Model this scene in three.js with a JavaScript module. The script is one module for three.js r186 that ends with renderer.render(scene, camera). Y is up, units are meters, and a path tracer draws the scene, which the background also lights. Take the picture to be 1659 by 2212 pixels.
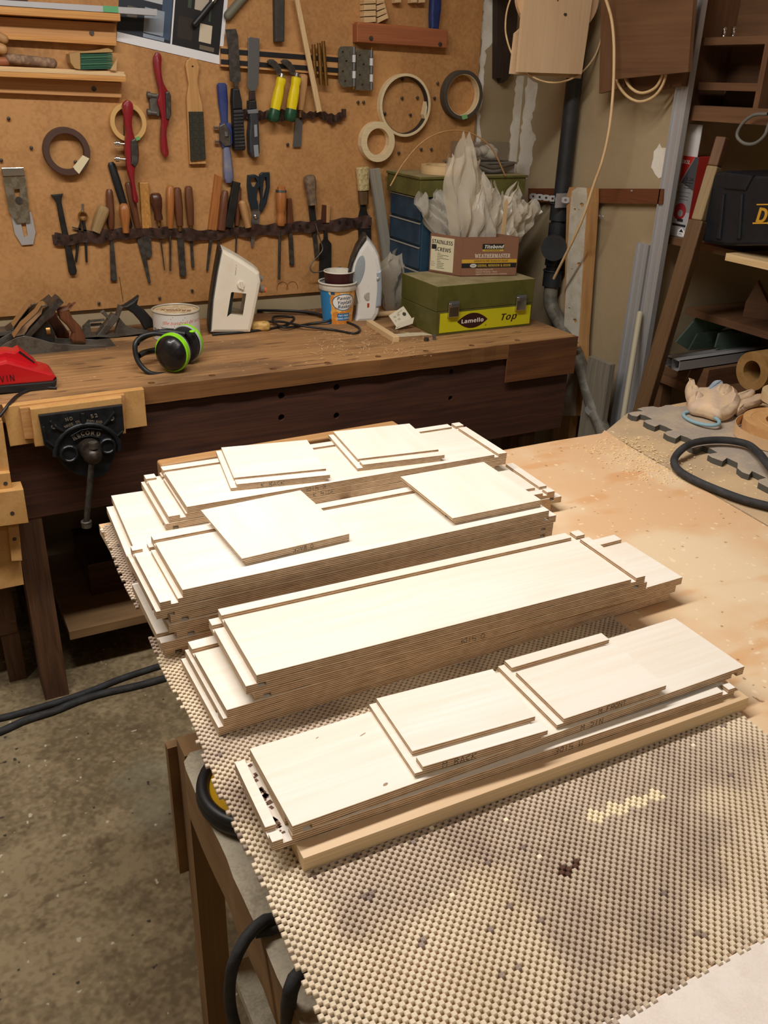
import * as THREE from 'three';
import { RoundedBoxGeometry } from 'three/addons/geometries/RoundedBoxGeometry.js';
import { RectAreaLightUniformsLib } from 'three/addons/lights/RectAreaLightUniformsLib.js';
import { mergeGeometries, toCreasedNormals } from 'three/addons/utils/BufferGeometryUtils.js';
import { FontLoader } from 'three/addons/loaders/FontLoader.js';
import { TextGeometry } from 'three/addons/geometries/TextGeometry.js';

// ---------- camera, light, exposure ----------
const FPX = 1905, CX = 829.5, CY = 1106, EYE = 1.475;
const rad = (d) => d * Math.PI / 180;
const scene = new THREE.Scene();
scene.background = new THREE.Color(0x000000);
const camera = new THREE.PerspectiveCamera(2 * Math.atan(CY / FPX) * 180 / Math.PI, 1659 / 2212, 0.02, 30);
camera.rotation.order = 'YXZ';
camera.position.set(0, EYE, 0);
camera.rotation.set(rad(-25.98), rad(-28.35), rad(1.87));
camera.updateMatrixWorld(true);
scene.add(camera);
const renderer = new THREE.WebGLRenderer({ antialias: true });
renderer.toneMapping = THREE.LinearToneMapping;
renderer.toneMappingExposure = 0.96;
renderer.shadowMap.enabled = true;
RectAreaLightUniformsLib.init();
const LAMPS = [ // centre, size along x and z, intensity: a ceiling strip, then an added fill lamp for front faces
  { p: [0.15, 2.36, -1.3], w: 1.9, d: 0.16, i: 43 },
  { p: [0.7, 2.36, 0.7], w: 1.2, d: 0.16, i: 13 },
];
for (const q of LAMPS) {
  const l = new THREE.RectAreaLight(new THREE.Color(1, 0.958, 0.905), q.i, q.w, q.d);
  l.position.set(q.p[0], q.p[1] - 0.004, q.p[2]); l.rotation.x = -Math.PI / 2; scene.add(l);
}

// ---------- places ----------
const ZB = -2.64, ZP = -2.628, XR = 1.891;        // drywall behind the bench, face of the tool board, right wall
const YB = 0.8135, ZF = -2.018, XE = 1.721;        // bench top, bench front, bench end
const YT = 0.78;                                   // table top
const V = (x, y, z) => new THREE.Vector3(x, y, z);
const ray = (px, py) => V((px - CX) / FPX, -(py - CY) / FPX, -1).applyQuaternion(camera.quaternion);
const onY = (px, py, Y) => { const d = ray(px, py), t = (Y - EYE) / d.y; return V(d.x * t, Y, d.z * t); };
const onZ = (px, py, Z) => { const d = ray(px, py), t = Z / d.z; return V(d.x * t, EYE + d.y * t, Z); };
const onX = (px, py, X) => { const d = ray(px, py), t = X / d.x; return V(X, EYE + d.y * t, d.z * t); };

// ---------- random and noise ----------
function rng(seed) { let a = seed >>> 0; return () => { a = (a + 0x6D2B79F5) | 0; let t = Math.imul(a ^ (a >>> 15), 1 | a); t = (t + Math.imul(t ^ (t >>> 7), 61 | t)) ^ t; return ((t ^ (t >>> 14)) >>> 0) / 4294967296; }; }
function fbm(w, h, fx, fy, seed, oct = 4, gain = 0.5) {
  const out = new Float32Array(w * h); let amp = 1, tot = 0;
  for (let o = 0; o < oct; o++) {
    const gx = Math.max(1, Math.round(fx * 2 ** o)), gy = Math.max(1, Math.round(fy * 2 ** o)), r = rng(seed * 97 + o * 131 + 7), g = new Float32Array(gx * gy);
    for (let i = 0; i < g.length; i++) g[i] = r();
    for (let y = 0; y < h; y++) {
      const v = y / h * gy, y0 = Math.floor(v) % gy, y1 = (y0 + 1) % gy; let ty = v - Math.floor(v); ty = ty * ty * (3 - 2 * ty);
      for (let x = 0; x < w; x++) {
        const u = x / w * gx, x0 = Math.floor(u) % gx, x1 = (x0 + 1) % gx; let tx = u - Math.floor(u); tx = tx * tx * (3 - 2 * tx);
        const a = g[y0 * gx + x0], b = g[y0 * gx + x1], c = g[y1 * gx + x0], d = g[y1 * gx + x1];
        out[y * w + x] += amp * (a + (b - a) * tx + (c - a) * ty + (a - b - c + d) * tx * ty);
      }
    }
    tot += amp; amp *= gain;
  }
  for (let i = 0; i < out.length; i++) out[i] /= tot;
  return out;
}
const clamp = (x, a = 0, b = 1) => Math.min(b, Math.max(a, x));
const mix = (a, b, t) => a + (b - a) * t;
const sm = (a, b, x) => { const t = clamp((x - a) / (b - a)); return t * t * (3 - 2 * t); };
const hx = (h) => [(h >> 16) & 255, (h >> 8) & 255, h & 255];
function pixTex(w, h, size, fn, srgb = true) {
  const d = new Uint8Array(w * h * 4);
  for (let y = 0, i = 0; y < h; y++) for (let x = 0; x < w; x++, i += 4) { const c = fn(x, y, y * w + x); d[i] = clamp(c[0], 0, 255); d[i + 1] = clamp(c[1], 0, 255); d[i + 2] = clamp(c[2], 0, 255); d[i + 3] = 255; }
  const t = new THREE.DataTexture(d, w, h); t.magFilter = t.minFilter = THREE.LinearFilter; t.wrapS = t.wrapT = THREE.RepeatWrapping;
  if (srgb) t.colorSpace = THREE.SRGBColorSpace; t.repeat.set(1 / size[0], 1 / size[1]); t.needsUpdate = true; return t;
}
const lerp3 = (a, b, t) => [mix(a[0], b[0], t), mix(a[1], b[1], t), mix(a[2], b[2], t)];
// wood: u runs along the grain
function woodTex(light, dark, seed, { size = [0.6, 0.3], lines = 26, warp = 0.35, strength = 1, blotch = 0.25, w = 512, h = 256 } = {}) {
  const a = hx(light), b = hx(dark), n1 = fbm(w, h, 2, 4, seed, 4), n2 = fbm(w, h, 5, 90, seed + 1, 2), n3 = fbm(w, h, 3, 5, seed + 2, 3);
  return pixTex(w, h, size, (x, y, i) => {
    const v = y / h * lines + (n1[i] - 0.5) * lines * warp, ring = 0.5 + 0.5 * Math.sin(v * Math.PI * 2 / 3), r2 = 0.5 + 0.5 * Math.sin(v * 2.9 + 1);
    return lerp3(a, b, clamp(strength * (0.16 * ring + 0.1 * r2 + 0.5 * (n2[i] - 0.3)) + blotch * (n3[i] - 0.4)));
  });
}
function spotTex(base, alt, seed, { size = [0.5, 0.5], fine = 0.35, coarse = 0.65, f = 6, w = 512, h = 512, extra } = {}) {
  const a = hx(base), b = hx(alt), n1 = fbm(w, h, f, f, seed, 5, 0.6), n2 = fbm(w, h, 120, 120, seed + 3, 2);
  return pixTex(w, h, size, (x, y, i) => { const c = lerp3(a, b, clamp(coarse * sm(0.32, 0.68, n1[i]) + fine * (n2[i] - 0.5) * 2)); return extra ? extra(c, x / w, y / h, i) : c; });
}
function bumpTex(seed, size, fx, fy, oct = 3) { const w = 256, n = fbm(w, w, fx, fy, seed, oct, 0.6); return pixTex(w, w, size, (x, y, i) => [n[i] * 255, n[i] * 255, n[i] * 255], false); }
const std = (o) => new THREE.MeshStandardMaterial({ roughness: 0.7, ...o });
const phy = (o) => new THREE.MeshPhysicalMaterial({ roughness: 0.5, ...o });
const plain = {};
const col = (hex, roughness = 0.6, metalness = 0) => plain[hex + '_' + roughness + '_' + metalness] ||= std({ color: hex, roughness, metalness });

// ---------- geometry ----------
const ni = (g) => { const r = g.index ? g.toNonIndexed() : g; for (const k of Object.keys(r.attributes)) if (!['position', 'normal', 'color'].includes(k)) r.deleteAttribute(k); return r; };
function box(x0, x1, y0, y1, z0, z1, r = 0) {
  const w = Math.abs(x1 - x0), h = Math.abs(y1 - y0), d = Math.abs(z1 - z0);
  const g = r > 0 ? new RoundedBoxGeometry(w, h, d, 2, Math.min(r, w / 2.02, h / 2.02, d / 2.02)) : new THREE.BoxGeometry(w, h, d);
  return ni(g).translate((x0 + x1) / 2, (y0 + y1) / 2, (z0 + z1) / 2);
}
const cyl = (r0, r1, h, seg = 24, open = false) => ni(new THREE.CylinderGeometry(r1, r0, h, seg, 1, open)); // centred, r0 bottom
const ball = (r, sx = 1, sy = 1, sz = 1, seg = 20) => ni(new THREE.SphereGeometry(r, seg, Math.round(seg * 0.7)).scale(sx, sy, sz));
const tor = (R, r, seg = 48, rs = 10, arc = Math.PI * 2) => ni(new THREE.TorusGeometry(R, r, rs, seg, arc));
const lathe = (pts, seg = 24) => toCreasedNormals(ni(new THREE.LatheGeometry(pts.map(([r, y]) => new THREE.Vector2(Math.max(r, 1e-5), y)), seg)), 0.7);
function tube(pts, r, { seg = 64, rs = 8, closed = false } = {}) { return ni(new THREE.TubeGeometry(new THREE.CatmullRomCurve3(pts, closed, 'centripetal'), seg, r, rs, closed)); }
function capTube(pts, r, o = {}) { const a = pts[0], b = pts[pts.length - 1]; return [tube(pts, r, o), ball(r, 1, 1, 1, 10).translate(a.x, a.y, a.z), ball(r, 1, 1, 1, 10).translate(b.x, b.y, b.z)]; }
// outline in x,y thickened along +z; holes are outlines too
function prism(pts, depth, { bevel = 0, holes = [], curve = 6, smooth = false } = {}) {
  const mk = (q, C) => { const s = new C(); if (smooth) { const c = new THREE.CatmullRomCurve3(q.map(([x, y]) => V(x, y, 0)), true, 'centripetal').getPoints(q.length * 5); s.setFromPoints(c.map((p) => new THREE.Vector2(p.x, p.y))); } else s.setFromPoints(q.map(([x, y]) => new THREE.Vector2(x, y))); return s; };
  const s = mk(pts, THREE.Shape); for (const h of holes) s.holes.push(mk(h, THREE.Path));
  const g = ni(new THREE.ExtrudeGeometry(s, { depth: Math.max(depth - 2 * bevel, 1e-4), bevelEnabled: bevel > 0, bevelThickness: bevel, bevelSize: bevel, bevelOffset: -bevel, bevelSegments: 2, curveSegments: curve })).translate(0, 0, bevel);
  return smooth ? toCreasedNormals(g, 0.6) : g;
}
const circ = (x, y, r, n = 20, ry = r) => Array.from({ length: n }, (_, i) => [x + r * Math.cos(i / n * 2 * Math.PI), y + ry * Math.sin(i / n * 2 * Math.PI)]);
function ringGeo(R0, R1, depth, seg = 64, bevel = 0.0006) { return toCreasedNormals(lathe([[R0, bevel], [R0 + bevel, 0], [R1 - bevel, 0], [R1, bevel], [R1, depth - bevel], [R1 - bevel, depth], [R0 + bevel, depth], [R0, depth - bevel], [R0, bevel]], seg).rotateX(Math.PI / 2), 0.5); } // axis z
function beam(a, b, w, d, r = 0, up = V(0, 0, 1)) { // bar from a to b, w across, d along "up"
  const y = b.clone().sub(a), L = y.length(); y.normalize(); const x = y.clone().cross(up).normalize(), z = x.clone().cross(y);
  return box(-w / 2, w / 2, 0, L, -d / 2, d / 2, r).applyMatrix4(new THREE.Matrix4().makeBasis(x, y, z).setPosition(a));
}
function boxUV(g) {
  const p = g.attributes.position, n = p.count, uv = new Float32Array(n * 2); g.computeBoundingBox(); const s = g.boundingBox.getSize(V(0, 0, 0)), L = [s.x, s.y, s.z];
  const A = V(0, 0, 0), B = V(0, 0, 0), C = V(0, 0, 0);
  for (let i = 0; i < n; i += 3) {
    A.fromBufferAttribute(p, i); B.fromBufferAttribute(p, i + 1).sub(A); C.fromBufferAttribute(p, i + 2).sub(A); B.cross(C);
    const q = [Math.abs(B.x), Math.abs(B.y), Math.abs(B.z)], k = q[0] >= q[1] && q[0] >= q[2] ? 0 : q[1] >= q[2] ? 1 : 2;
    let [u, v] = [0, 1, 2].filter((e) => e !== k); if (L[v] > L[u]) [u, v] = [v, u];
    for (let j = i; j < i + 3; j++) { const c = [p.getX(j), p.getY(j), p.getZ(j)]; uv[j * 2] = c[u]; uv[j * 2 + 1] = c[v]; }
  }
  g.setAttribute('uv', new THREE.BufferAttribute(uv, 2)); return g;
}

// ---------- objects ----------
const taken = {};
const numbered = (n) => { const k = taken[n] = (taken[n] ?? -1) + 1; return k ? n + '_' + String(k).padStart(3, '0') : n; };
function mesh(name, geo, mat, parent, uvDone = false) {
  const list = (Array.isArray(geo) ? geo.flat(9) : [geo]).map(ni); let g = list.length > 1 ? mergeGeometries(list) : list[0]; if (!uvDone) g = boxUV(g);
  g.clearGroups();
  if (Array.isArray(mat)) { // [top and bottom, sides]
    const p = g.attributes.position, nT = p.count / 3, f = []; const A = V(0, 0, 0), B = V(0, 0, 0), C = V(0, 0, 0);
    for (let t = 0; t < nT; t++) { A.fromBufferAttribute(p, t * 3); B.fromBufferAttribute(p, t * 3 + 1).sub(A); C.fromBufferAttribute(p, t * 3 + 2).sub(A); B.cross(C).normalize(); f.push(Math.abs(B.y) > 0.7 ? 0 : 1); }
    let s = 0; for (let t = 1; t <= nT; t++) if (t === nT || f[t] !== f[s]) { g.addGroup(s * 3, (t - s) * 3, f[s]); s = t; }
  }
  const m = new THREE.Mesh(g, mat); m.name = parent === scene ? numbered(name) : name; m.castShadow = m.receiveShadow = true; parent.add(m); return m;
}
const obj = (name, geo, mat, parent = scene) => mesh(name, geo, mat, parent);
function tag(o, label, category, group) { o.userData.label = label; o.userData.category = category; if (group) o.userData.group = group; return o; }
function thing(name, label, category, pos = V(0, 0, 0), rotY = 0, group) { const o = new THREE.Group(); o.name = numbered(name); o.position.copy(pos); o.rotation.y = rotY; scene.add(o); return tag(o, label, category, group); }
function single(name, geo, mat, label, category, pos, rotY = 0, group) { const m = obj(name, geo, mat); if (pos) m.position.copy(pos); m.rotation.y = rotY; return tag(m, label, category, group); }
function struct(name, geo, mat, label) { const m = obj(name, geo, mat); m.userData.kind = 'structure'; m.userData.label = label; return m; }
// put world-space geometry under a thing that stands unrotated at its base
const under = (t, g) => (Array.isArray(g) ? g.flat(9) : [g]).map((q) => ni(q).translate(-t.position.x, -t.position.y, -t.position.z));
function textGeo(font, s, size, depth) { const g = new TextGeometry(s, { font, size, depth, curveSegments: 4, bevelEnabled: false }); g.computeBoundingBox(); const b = g.boundingBox; g.translate(-(b.min.x + b.max.x) / 2, -(b.min.y + b.max.y) / 2, 0); return ni(g); }
const FONT = await new FontLoader().loadAsync('fonts/droid/droid_sans_bold.typeface.json');
// printed face: a canvas drawn by fn, on a rectangle w x h centred at the origin facing +z
function canvasTex(w, h, fn) { const c = document.createElement('canvas'); c.width = w; c.height = h; const x = c.getContext('2d'); fn(x, w, h); const t = new THREE.CanvasTexture(c); t.colorSpace = THREE.SRGBColorSpace; t.magFilter = THREE.LinearFilter; return t; }
function printed(name, w, h, tex, parent, { depth = 0.0006, rough = 0.6 } = {}) {
  const g = new THREE.BoxGeometry(w, h, depth); const m = new THREE.Mesh(g, std({ map: tex, roughness: rough })); m.name = name; m.castShadow = m.receiveShadow = true; parent.add(m); return m;
}

// ---------- materials ----------
const WD = {
  ply: std({ map: woodTex(0xf4ede3, 0xd8c3a2, 11, { size: [0.55, 0.3], lines: 9, warp: 1.1, strength: 0.42, blotch: 0.35 }), roughness: 0.62 }),
  plyB: std({ map: woodTex(0xf3ebdf, 0xdbc6a8, 12, { size: [0.7, 0.26], lines: 7, warp: 1.5, strength: 0.45, blotch: 0.3 }), roughness: 0.62 }),
  fir: std({ map: woodTex(0xe0a860, 0xa2662c, 21, { size: [0.5, 0.1], lines: 14, warp: 0.4, strength: 1.3, blotch: 0.2 }), roughness: 0.6 }),
  pine: std({ map: woodTex(0xcf9b62, 0x9a6a3c, 22, { size: [0.5, 0.16], lines: 16, strength: 0.9 }), roughness: 0.65 }),
  dark: std({ map: woodTex(0x573322, 0x22120d, 23, { size: [0.7, 0.22], lines: 22, warp: 0.45, strength: 1.0, blotch: 0.5 }), roughness: 0.7 }),
  benchEdge: std({ map: woodTex(0x976739, 0x4d311b, 24, { size: [0.6, 0.2], lines: 10, strength: 0.9, blotch: 0.7 }), roughness: 0.65 }),
  handle: std({ map: woodTex(0xb9783f, 0x7a4521, 25, { size: [0.2, 0.05], lines: 10, strength: 1 }), roughness: 0.4 }),
  brown: std({ map: woodTex(0x7a4a2e, 0x3e2217, 26, { size: [0.2, 0.05], lines: 10, strength: 1 }), roughness: 0.42 }),
  tan: std({ map: woodTex(0xc79a66, 0x8e6238, 27, { size: [0.2, 0.06], lines: 8, strength: 0.8, blotch: 0.5 }), roughness: 0.55 }),
  pale: std({ map: woodTex(0xe2c496, 0xb88f5c, 28, { size: [0.4, 0.12], lines: 14, strength: 0.9 }), roughness: 0.6 }),
  walnut: std({ map: woodTex(0x5a3222, 0x2a150e, 29, { size: [0.2, 0.05], lines: 9, strength: 1 }), roughness: 0.35 }),
  leg: std({ map: woodTex(0x6f4d33, 0x3a2416, 35, { size: [0.5, 0.12], lines: 12, warp: 0.6, strength: 1.2, blotch: 0.6 }), roughness: 0.75 }),
  shelf: std({ map: woodTex(0x987750, 0x664a30, 36, { size: [0.6, 0.3], lines: 12, strength: 0.7, blotch: 0.7 }), roughness: 0.85 }),
  redwood: std({ map: woodTex(0xb06a42, 0x713d24, 30, { size: [0.5, 0.14], lines: 14, strength: 0.9 }), roughness: 0.6 }),
  mdf: std({ map: spotTex(0xd0a062, 0xb98648, 31, { size: [0.4, 0.4], coarse: 0.5, fine: 0.35, w: 256, h: 256 }), roughness: 0.7 }),
  board: std({ map: spotTex(0xc08e58, 0xa67644, 32, { size: [0.8, 0.8], coarse: 0.55, fine: 0.5 }), roughness: 0.72 }),
  birch: std({ map: woodTex(0xdfc09a, 0xc8a27a, 33, { size: [0.7, 0.4], lines: 8, warp: 1.2, strength: 0.7, blotch: 0.5 }), roughness: 0.5 }),
  oldply: std({ map: woodTex(0x745236, 0x4a3020, 34, { size: [0.7, 0.4], lines: 8, warp: 1.2, strength: 0.8, blotch: 0.6 }), roughness: 0.6 }),  // old brown ply, darkened further to put the bay shade into its colour
};
// plywood edge: nine veneers in 12 mm, long grain pale, end grain brown, a few dark gaps
const plyEdge = (() => { const w = 512, h = 96, n = fbm(w, h, 40, 2, 41, 2), n2 = fbm(w, h, 9, 9, 42, 3), n3 = fbm(w, h, 6, 9, 43, 2);
  return std({ map: pixTex(w, h, [0.35, 0.0121], (x, y, i) => { const k = y / h * 9 + (n2[i] - 0.5) * 0.25, m = Math.floor(k) & 1, f = k - Math.floor(k); let c = m ? [176, 138, 106] : [243, 224, 192]; c = lerp3(c, m ? [142, 106, 78] : [222, 198, 160], clamp(n[i] * 1.2 - 0.2)); if (f < 0.1 || f > 0.93) c = lerp3(c, [104, 74, 54], 0.4); if (m && n3[i] > 0.8) c = [50, 34, 26]; return c; }), roughness: 0.75 }); })();
const plyEdgeOld = std({ map: woodTex(0xe6cfa6, 0xc2a074, 44, { size: [0.3, 0.012], lines: 6, warp: 0.1, strength: 1.2 }), roughness: 0.75 });
const MT = {
  steel: std({ color: 0x8d8f92, roughness: 0.38, metalness: 0.85 }),
  dsteel: std({ map: spotTex(0x5c5852, 0x3b3530, 51, { size: [0.08, 0.08], w: 256, h: 256 }), roughness: 0.5, metalness: 0.6 }),
  black: std({ map: spotTex(0x2c2a28, 0x191817, 52, { size: [0.1, 0.1], w: 256, h: 256 }), roughness: 0.5, metalness: 0.3 }),
  chrome: std({ color: 0xd6d4d0, roughness: 0.14, metalness: 1 }),
  alu: std({ color: 0xc2c2c4, roughness: 0.4, metalness: 0.5 }),
  brass: std({ color: 0x9a7440, roughness: 0.4, metalness: 0.85 }),
  iron: std({ map: spotTex(0x6e6a62, 0x4a4038, 53, { size: [0.12, 0.12], w: 256, h: 256 }), roughness: 0.5, metalness: 0.55 }),
};
const PL = { black: col(0x1d1e20, 0.45), rubber: std({ map: spotTex(0x38383a, 0x232324, 54, { size: [0.12, 0.12], w: 256, h: 256 }), roughness: 0.75 }), abs: std({ map: spotTex(0x2b2d30, 0x1e1f21, 55, { size: [0.3, 0.3], w: 256, h: 256 }), roughness: 0.5 }) };

// ---------- the room ----------
const concrete = std({ map: spotTex(0x9a8868, 0x6c5c42, 61, { size: [1.1, 1.1], f: 6, coarse: 0.75, fine: 0.6, extra: (() => { const a = fbm(512, 512, 11, 17, 62, 5, 0.7), b = fbm(512, 512, 4, 4, 63, 4), d = fbm(512, 512, 60, 60, 64, 2); return (c, u, v, i) => { c = lerp3(c, [74, 56, 38], sm(0.64, 0.76, a[i]) * 0.4); c = lerp3(c, [128, 124, 104], sm(0.55, 0.72, b[i]) * 0.5); return d[i] > 0.885 ? [196, 186, 162] : d[i] < 0.1 ? [62, 52, 42] : c; }; })() }), roughness: 0.85, bumpMap: bumpTex(65, [0.4, 0.4], 24, 24), bumpScale: 0.0015 });
const drywall = std({ map: spotTex(0xab9878, 0x9b8765, 66, { size: [1.1, 1.1], f: 3, coarse: 0.6, fine: 0.15, w: 256, h: 256 }), roughness: 0.85 });
const paint = col(0xd8cdb8, 0.9);
struct('floor', box(-2.6, 3.12, -0.1, 0, -2.8, 2.6), concrete, 'stained grey concrete workshop floor');
struct('wall_back', box(-2.6, XR + 0.12, 0, 2.42, ZB - 0.12, ZB), drywall, 'bare drywall behind the tool board and workbench');
struct('ceiling', box(-2.6, 3.12, 2.42, 2.54, -2.8, 2.6), paint, 'pale workshop ceiling');
struct('wall_left', box(-2.72, -2.6, 0, 2.42, -2.8, 2.6), paint, 'pale workshop wall far beside the bench');
struct('wall_front', box(-2.6, 3.12, 0, 2.42, 2.6, 2.72), paint, 'pale workshop wall behind the viewer');
// right wall: a short run of drywall beside the corner, then a deep shelving bay
const ZT = -1.93;
struct('wall_right', [box(XR, XR + 0.12, 0, 2.42, ZB, ZT)], drywall, 'bare drywall of the side wall between the corner and the shelving bay');
struct('wall_bay', [box(3.0, 3.12, 0, 2.42, -2.8, 2.6), box(XR + 0.12, 3.0, 0, 2.42, -2.05, -1.94)], drywall, 'bare drywall at the back and end of the shelving bay');
// joint compound smeared over the corner and the walls
const compound = std({ map: spotTex(0xebe6da, 0xd6cdba, 68, { size: [0.3, 0.3], w: 256, h: 256 }), roughness: 0.9 });
{
  const rag = (pts, amp, seed) => { const r = rng(seed), out = []; pts.forEach((p, i) => { const q = pts[(i + 1) % pts.length], L = Math.hypot(q[0] - p[0], q[1] - p[1]), n = Math.max(1, Math.round(L / 9)); for (let k = 0; k < n; k++) out.push([p[0] + (q[0] - p[0]) * k / n + (r() - 0.5) * amp, p[1] + (q[1] - p[1]) * k / n + (r() - 0.5) * amp]); }); return out; };
  const wz = (pts) => prism(pts.map(([x, y]) => { const p = onZ(x, y, ZB + 0.0012); return [p.x, p.y]; }), 0.0012).translate(0, 0, ZB);
  const wx = (pts) => prism(pts.map(([x, y]) => { const p = onX(x, y, XR - 0.0012); return [p.z, p.y]; }), 0.0012).applyMatrix4(new THREE.Matrix4().makeBasis(V(0, 0, 1), V(0, 1, 0), V(-1, 0, 0))).translate(XR, 0, 0);
  struct('trim_1', [wz(rag([[1045, -8], [1076, -8], [1076, 60], [1064, 95], [1050, 110], [1044, 180], [1036, 260], [1038, 312], [1027, 312]], 5, 3))], compound, 'strip of white joint compound beside the tool board edge');
  struct('trim_2', [wz(rag([[1116, 165], [1138, 165], [1120, 330], [1110, 405], [1090, 405], [1099, 330]], 4, 4)), wx(rag([[1139, 165], [1160, 180], [1156, 220], [1147, 265], [1150, 285], [1158, 300], [1148, 325], [1150, 345], [1138, 385], [1128, 398], [1112, 402], [1121, 330]], 5, 5))], compound, 'ragged band of white joint compound down the room corner');
  struct('trim_3', [wx(rag([[1412, 330], [1424, 313], [1446, 325], [1442, 375], [1420, 383], [1408, 360]], 6, 6)), wx(rag([[1380, 575], [1394, 540], [1402, 545], [1396, 590], [1388, 592]], 4, 7))], compound, 'white patches of filler on the side wall near the metal upright');
}
// ---------- ceiling strip and the added fill lamp, out of view ----------
LAMPS.forEach((q, i) => { const t = thing('ceiling_light', ['long white strip light over the plywood stacks', 'added fill strip light behind the viewer for the front faces'][i], 'light', V(q.p[0], 2.42, q.p[2])); obj('housing', box(-q.w / 2 - 0.03, q.w / 2 + 0.03, -0.05, 0, -q.d / 2 - 0.02, q.d / 2 + 0.02, 0.005), paint, t); obj('diffuser', box(-q.w / 2, q.w / 2, -0.056, -0.05, -q.d / 2, q.d / 2), std({ color: 0xffffff, emissive: 0xfff0d8, emissiveIntensity: 1 }), t); });

// ---------- the work table ----------
const slab = (pts, y0, y1, o) => prism(pts.map(([x, z]) => [x, -z]), y1 - y0, o).rotateX(-Math.PI / 2).translate(0, y0, 0);
const tableSkin = (() => { const n = fbm(512, 512, 5, 5, 71, 5), n2 = fbm(512, 512, 90, 90, 72, 2), n3 = fbm(512, 512, 16, 6, 73, 4);
  return std({ map: pixTex(512, 512, [0.9, 0.9], (x, y, i) => { let c = lerp3([222, 181, 138], [230, 204, 168], sm(0.35, 0.62, n[i])); c = lerp3(c, [216, 162, 110], sm(0.6, 0.75, n3[i]) * 0.7); if (n2[i] > 0.83) c = lerp3(c, [246, 226, 190], 0.7); if (n2[i] < 0.1) c = lerp3(c, [120, 84, 56], 0.6); return c; }), roughness: 0.75 }); })();
const dustySkin = (() => { const n = fbm(512, 512, 6, 6, 74, 5), n2 = fbm(512, 512, 100, 100, 75, 2);
  return std({ map: pixTex(512, 512, [0.7, 0.7], (x, y, i) => { let c = lerp3([206, 176, 136], [186, 160, 128], sm(0.35, 0.65, n[i])); if (n2[i] > 0.8) c = lerp3(c, [238, 214, 172], 0.8); return c; }), roughness: 0.85 }); })();
{
  const P = (x, y) => { const p = onY(x, y, YT); return [p.x, p.z]; };
  const t = thing('work_table', 'wide low work table topped with a dusty orange hardboard sheet', 'table', V(0.9, 0, -0.7));
  const seamA = P(1361, 965), seamB = P(1659, 1138), dir = [seamB[0] - seamA[0], seamB[1] - seamA[1]];
  const ext = (k) => [seamA[0] + dir[0] * k, seamA[1] + dir[1] * k];
  const main = [[0.208, -1.412], P(985, 990), P(1100, 970), P(1200, 952), P(1300, 936), P(1306, 929), ext(0), ext(1), ext(2.3), [0.235, -0.05]];
  obj('table_top', under(t, slab(main, YT - 0.018, YT)), tableSkin, t);
  const off = ([x, z]) => [x + 0.006, z - 0.001];
  const side = [off(ext(-0.24)), P(1355, 892), P(1480, 868), [1.84, -1.48], [1.8, -0.05], off(ext(2.3))].map(([x, z]) => [x, z]);
  obj('hardboard_leaf', under(t, slab(side, YT - 0.012, YT - 0.001)), dustySkin, t);
  for (const [x0, x1, z0, z1] of [[0.27, 0.31, -1.37, -0.09], [0.9, 0.94, -1.35, -0.09], [1.7, 1.74, -1.43, -0.09], [0.31, 1.7, -1.37, -1.33], [0.31, 1.7, -0.13, -0.09]]) obj('rail', under(t, box(x0, x1, YT - 0.09, YT - 0.0185, z0, z1)), WD.pine, t);
  for (const [x, z] of [[1.66, -1.29], [1.66, -0.17], [0.98, -0.17], [0.98, -1.29]]) obj('leg', under(t, box(x - 0.035, x + 0.035, 0, YT - 0.0185, z - 0.035, z + 0.035)), WD.pine, t);
  // sawdust that has gathered along the seam
  const r = rng(5), ch = []; for (let i = 0; i < 420; i++) { const k = r() * 0.55 - 0.1, s = (r() + r() + r() - 1.5) * 0.09 - 0.03, p = ext(k), z = p[1] + (r() - 0.5) * 0.05; ch.push(box(-0.0022, 0.0022, 0, 0.0008 + r() * 0.0014, -0.001, 0.001).rotateY(r() * 6).scale(0.5 + r(), 1, 0.5 + r()).translate(p[0] + s, YT, z)); }
  const sd = single('sawdust', ch, col(0xf2d9ab, 0.9), 'pale sawdust scattered along the seam of the table sheets', 'sawdust'); sd.userData.kind = 'stuff';
}
// trestle under the near side
{
  const t = thing('sawhorse', 'dusty wooden sawhorse under the edge of the perforated mat', 'sawhorse', V(0.24, 0, -0.6));
  const dust = std({ map: spotTex(0xc6bca6, 0xa09580, 76, { size: [0.3, 0.3], w: 256, h: 256, coarse: 0.8, fine: 0.5 }), roughness: 0.9 });
  const rg = rng(78), L = [[0.216, -0.926], [0.204, -0.912], [0.202, -0.896]]; for (let i = 1; i <= 30; i++) L.push([0.2015 + (rg() - 0.5) * 0.003, -0.896 + i * 0.0275]);
  obj('beam', under(t, slab([[0.27, -0.926], ...L, [0.27, -0.07]], 0.575, 0.66)), [dust, WD.shelf], t);
  obj('leg', under(t, box(0.209, 0.25, 0, 0.655, -0.968, -0.927)), WD.shelf, t);
  obj('leg', under(t, box(0.5, 0.54, 0, 0.575, -0.968, -0.927)), WD.shelf, t);
  obj('leg', under(t, box(0.209, 0.25, 0, 0.575, -0.12, -0.075)), WD.shelf, t);
  obj('leg', under(t, box(0.5, 0.54, 0, 0.575, -0.12, -0.075)), WD.shelf, t);
  obj('gusset', under(t, box(0.196, 0.54, 0.4, 0.64, -0.984, -0.969)), WD.shelf, t);
  obj('stretcher', under(t, box(0.25, 0.52, 0.2, 0.218, -0.927, -0.1)), dust, t);
  obj('packer', under(t, box(0.272, 0.32, 0.575, YT - 0.0905, -0.55, -0.1)), WD.shelf, t);
}
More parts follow.
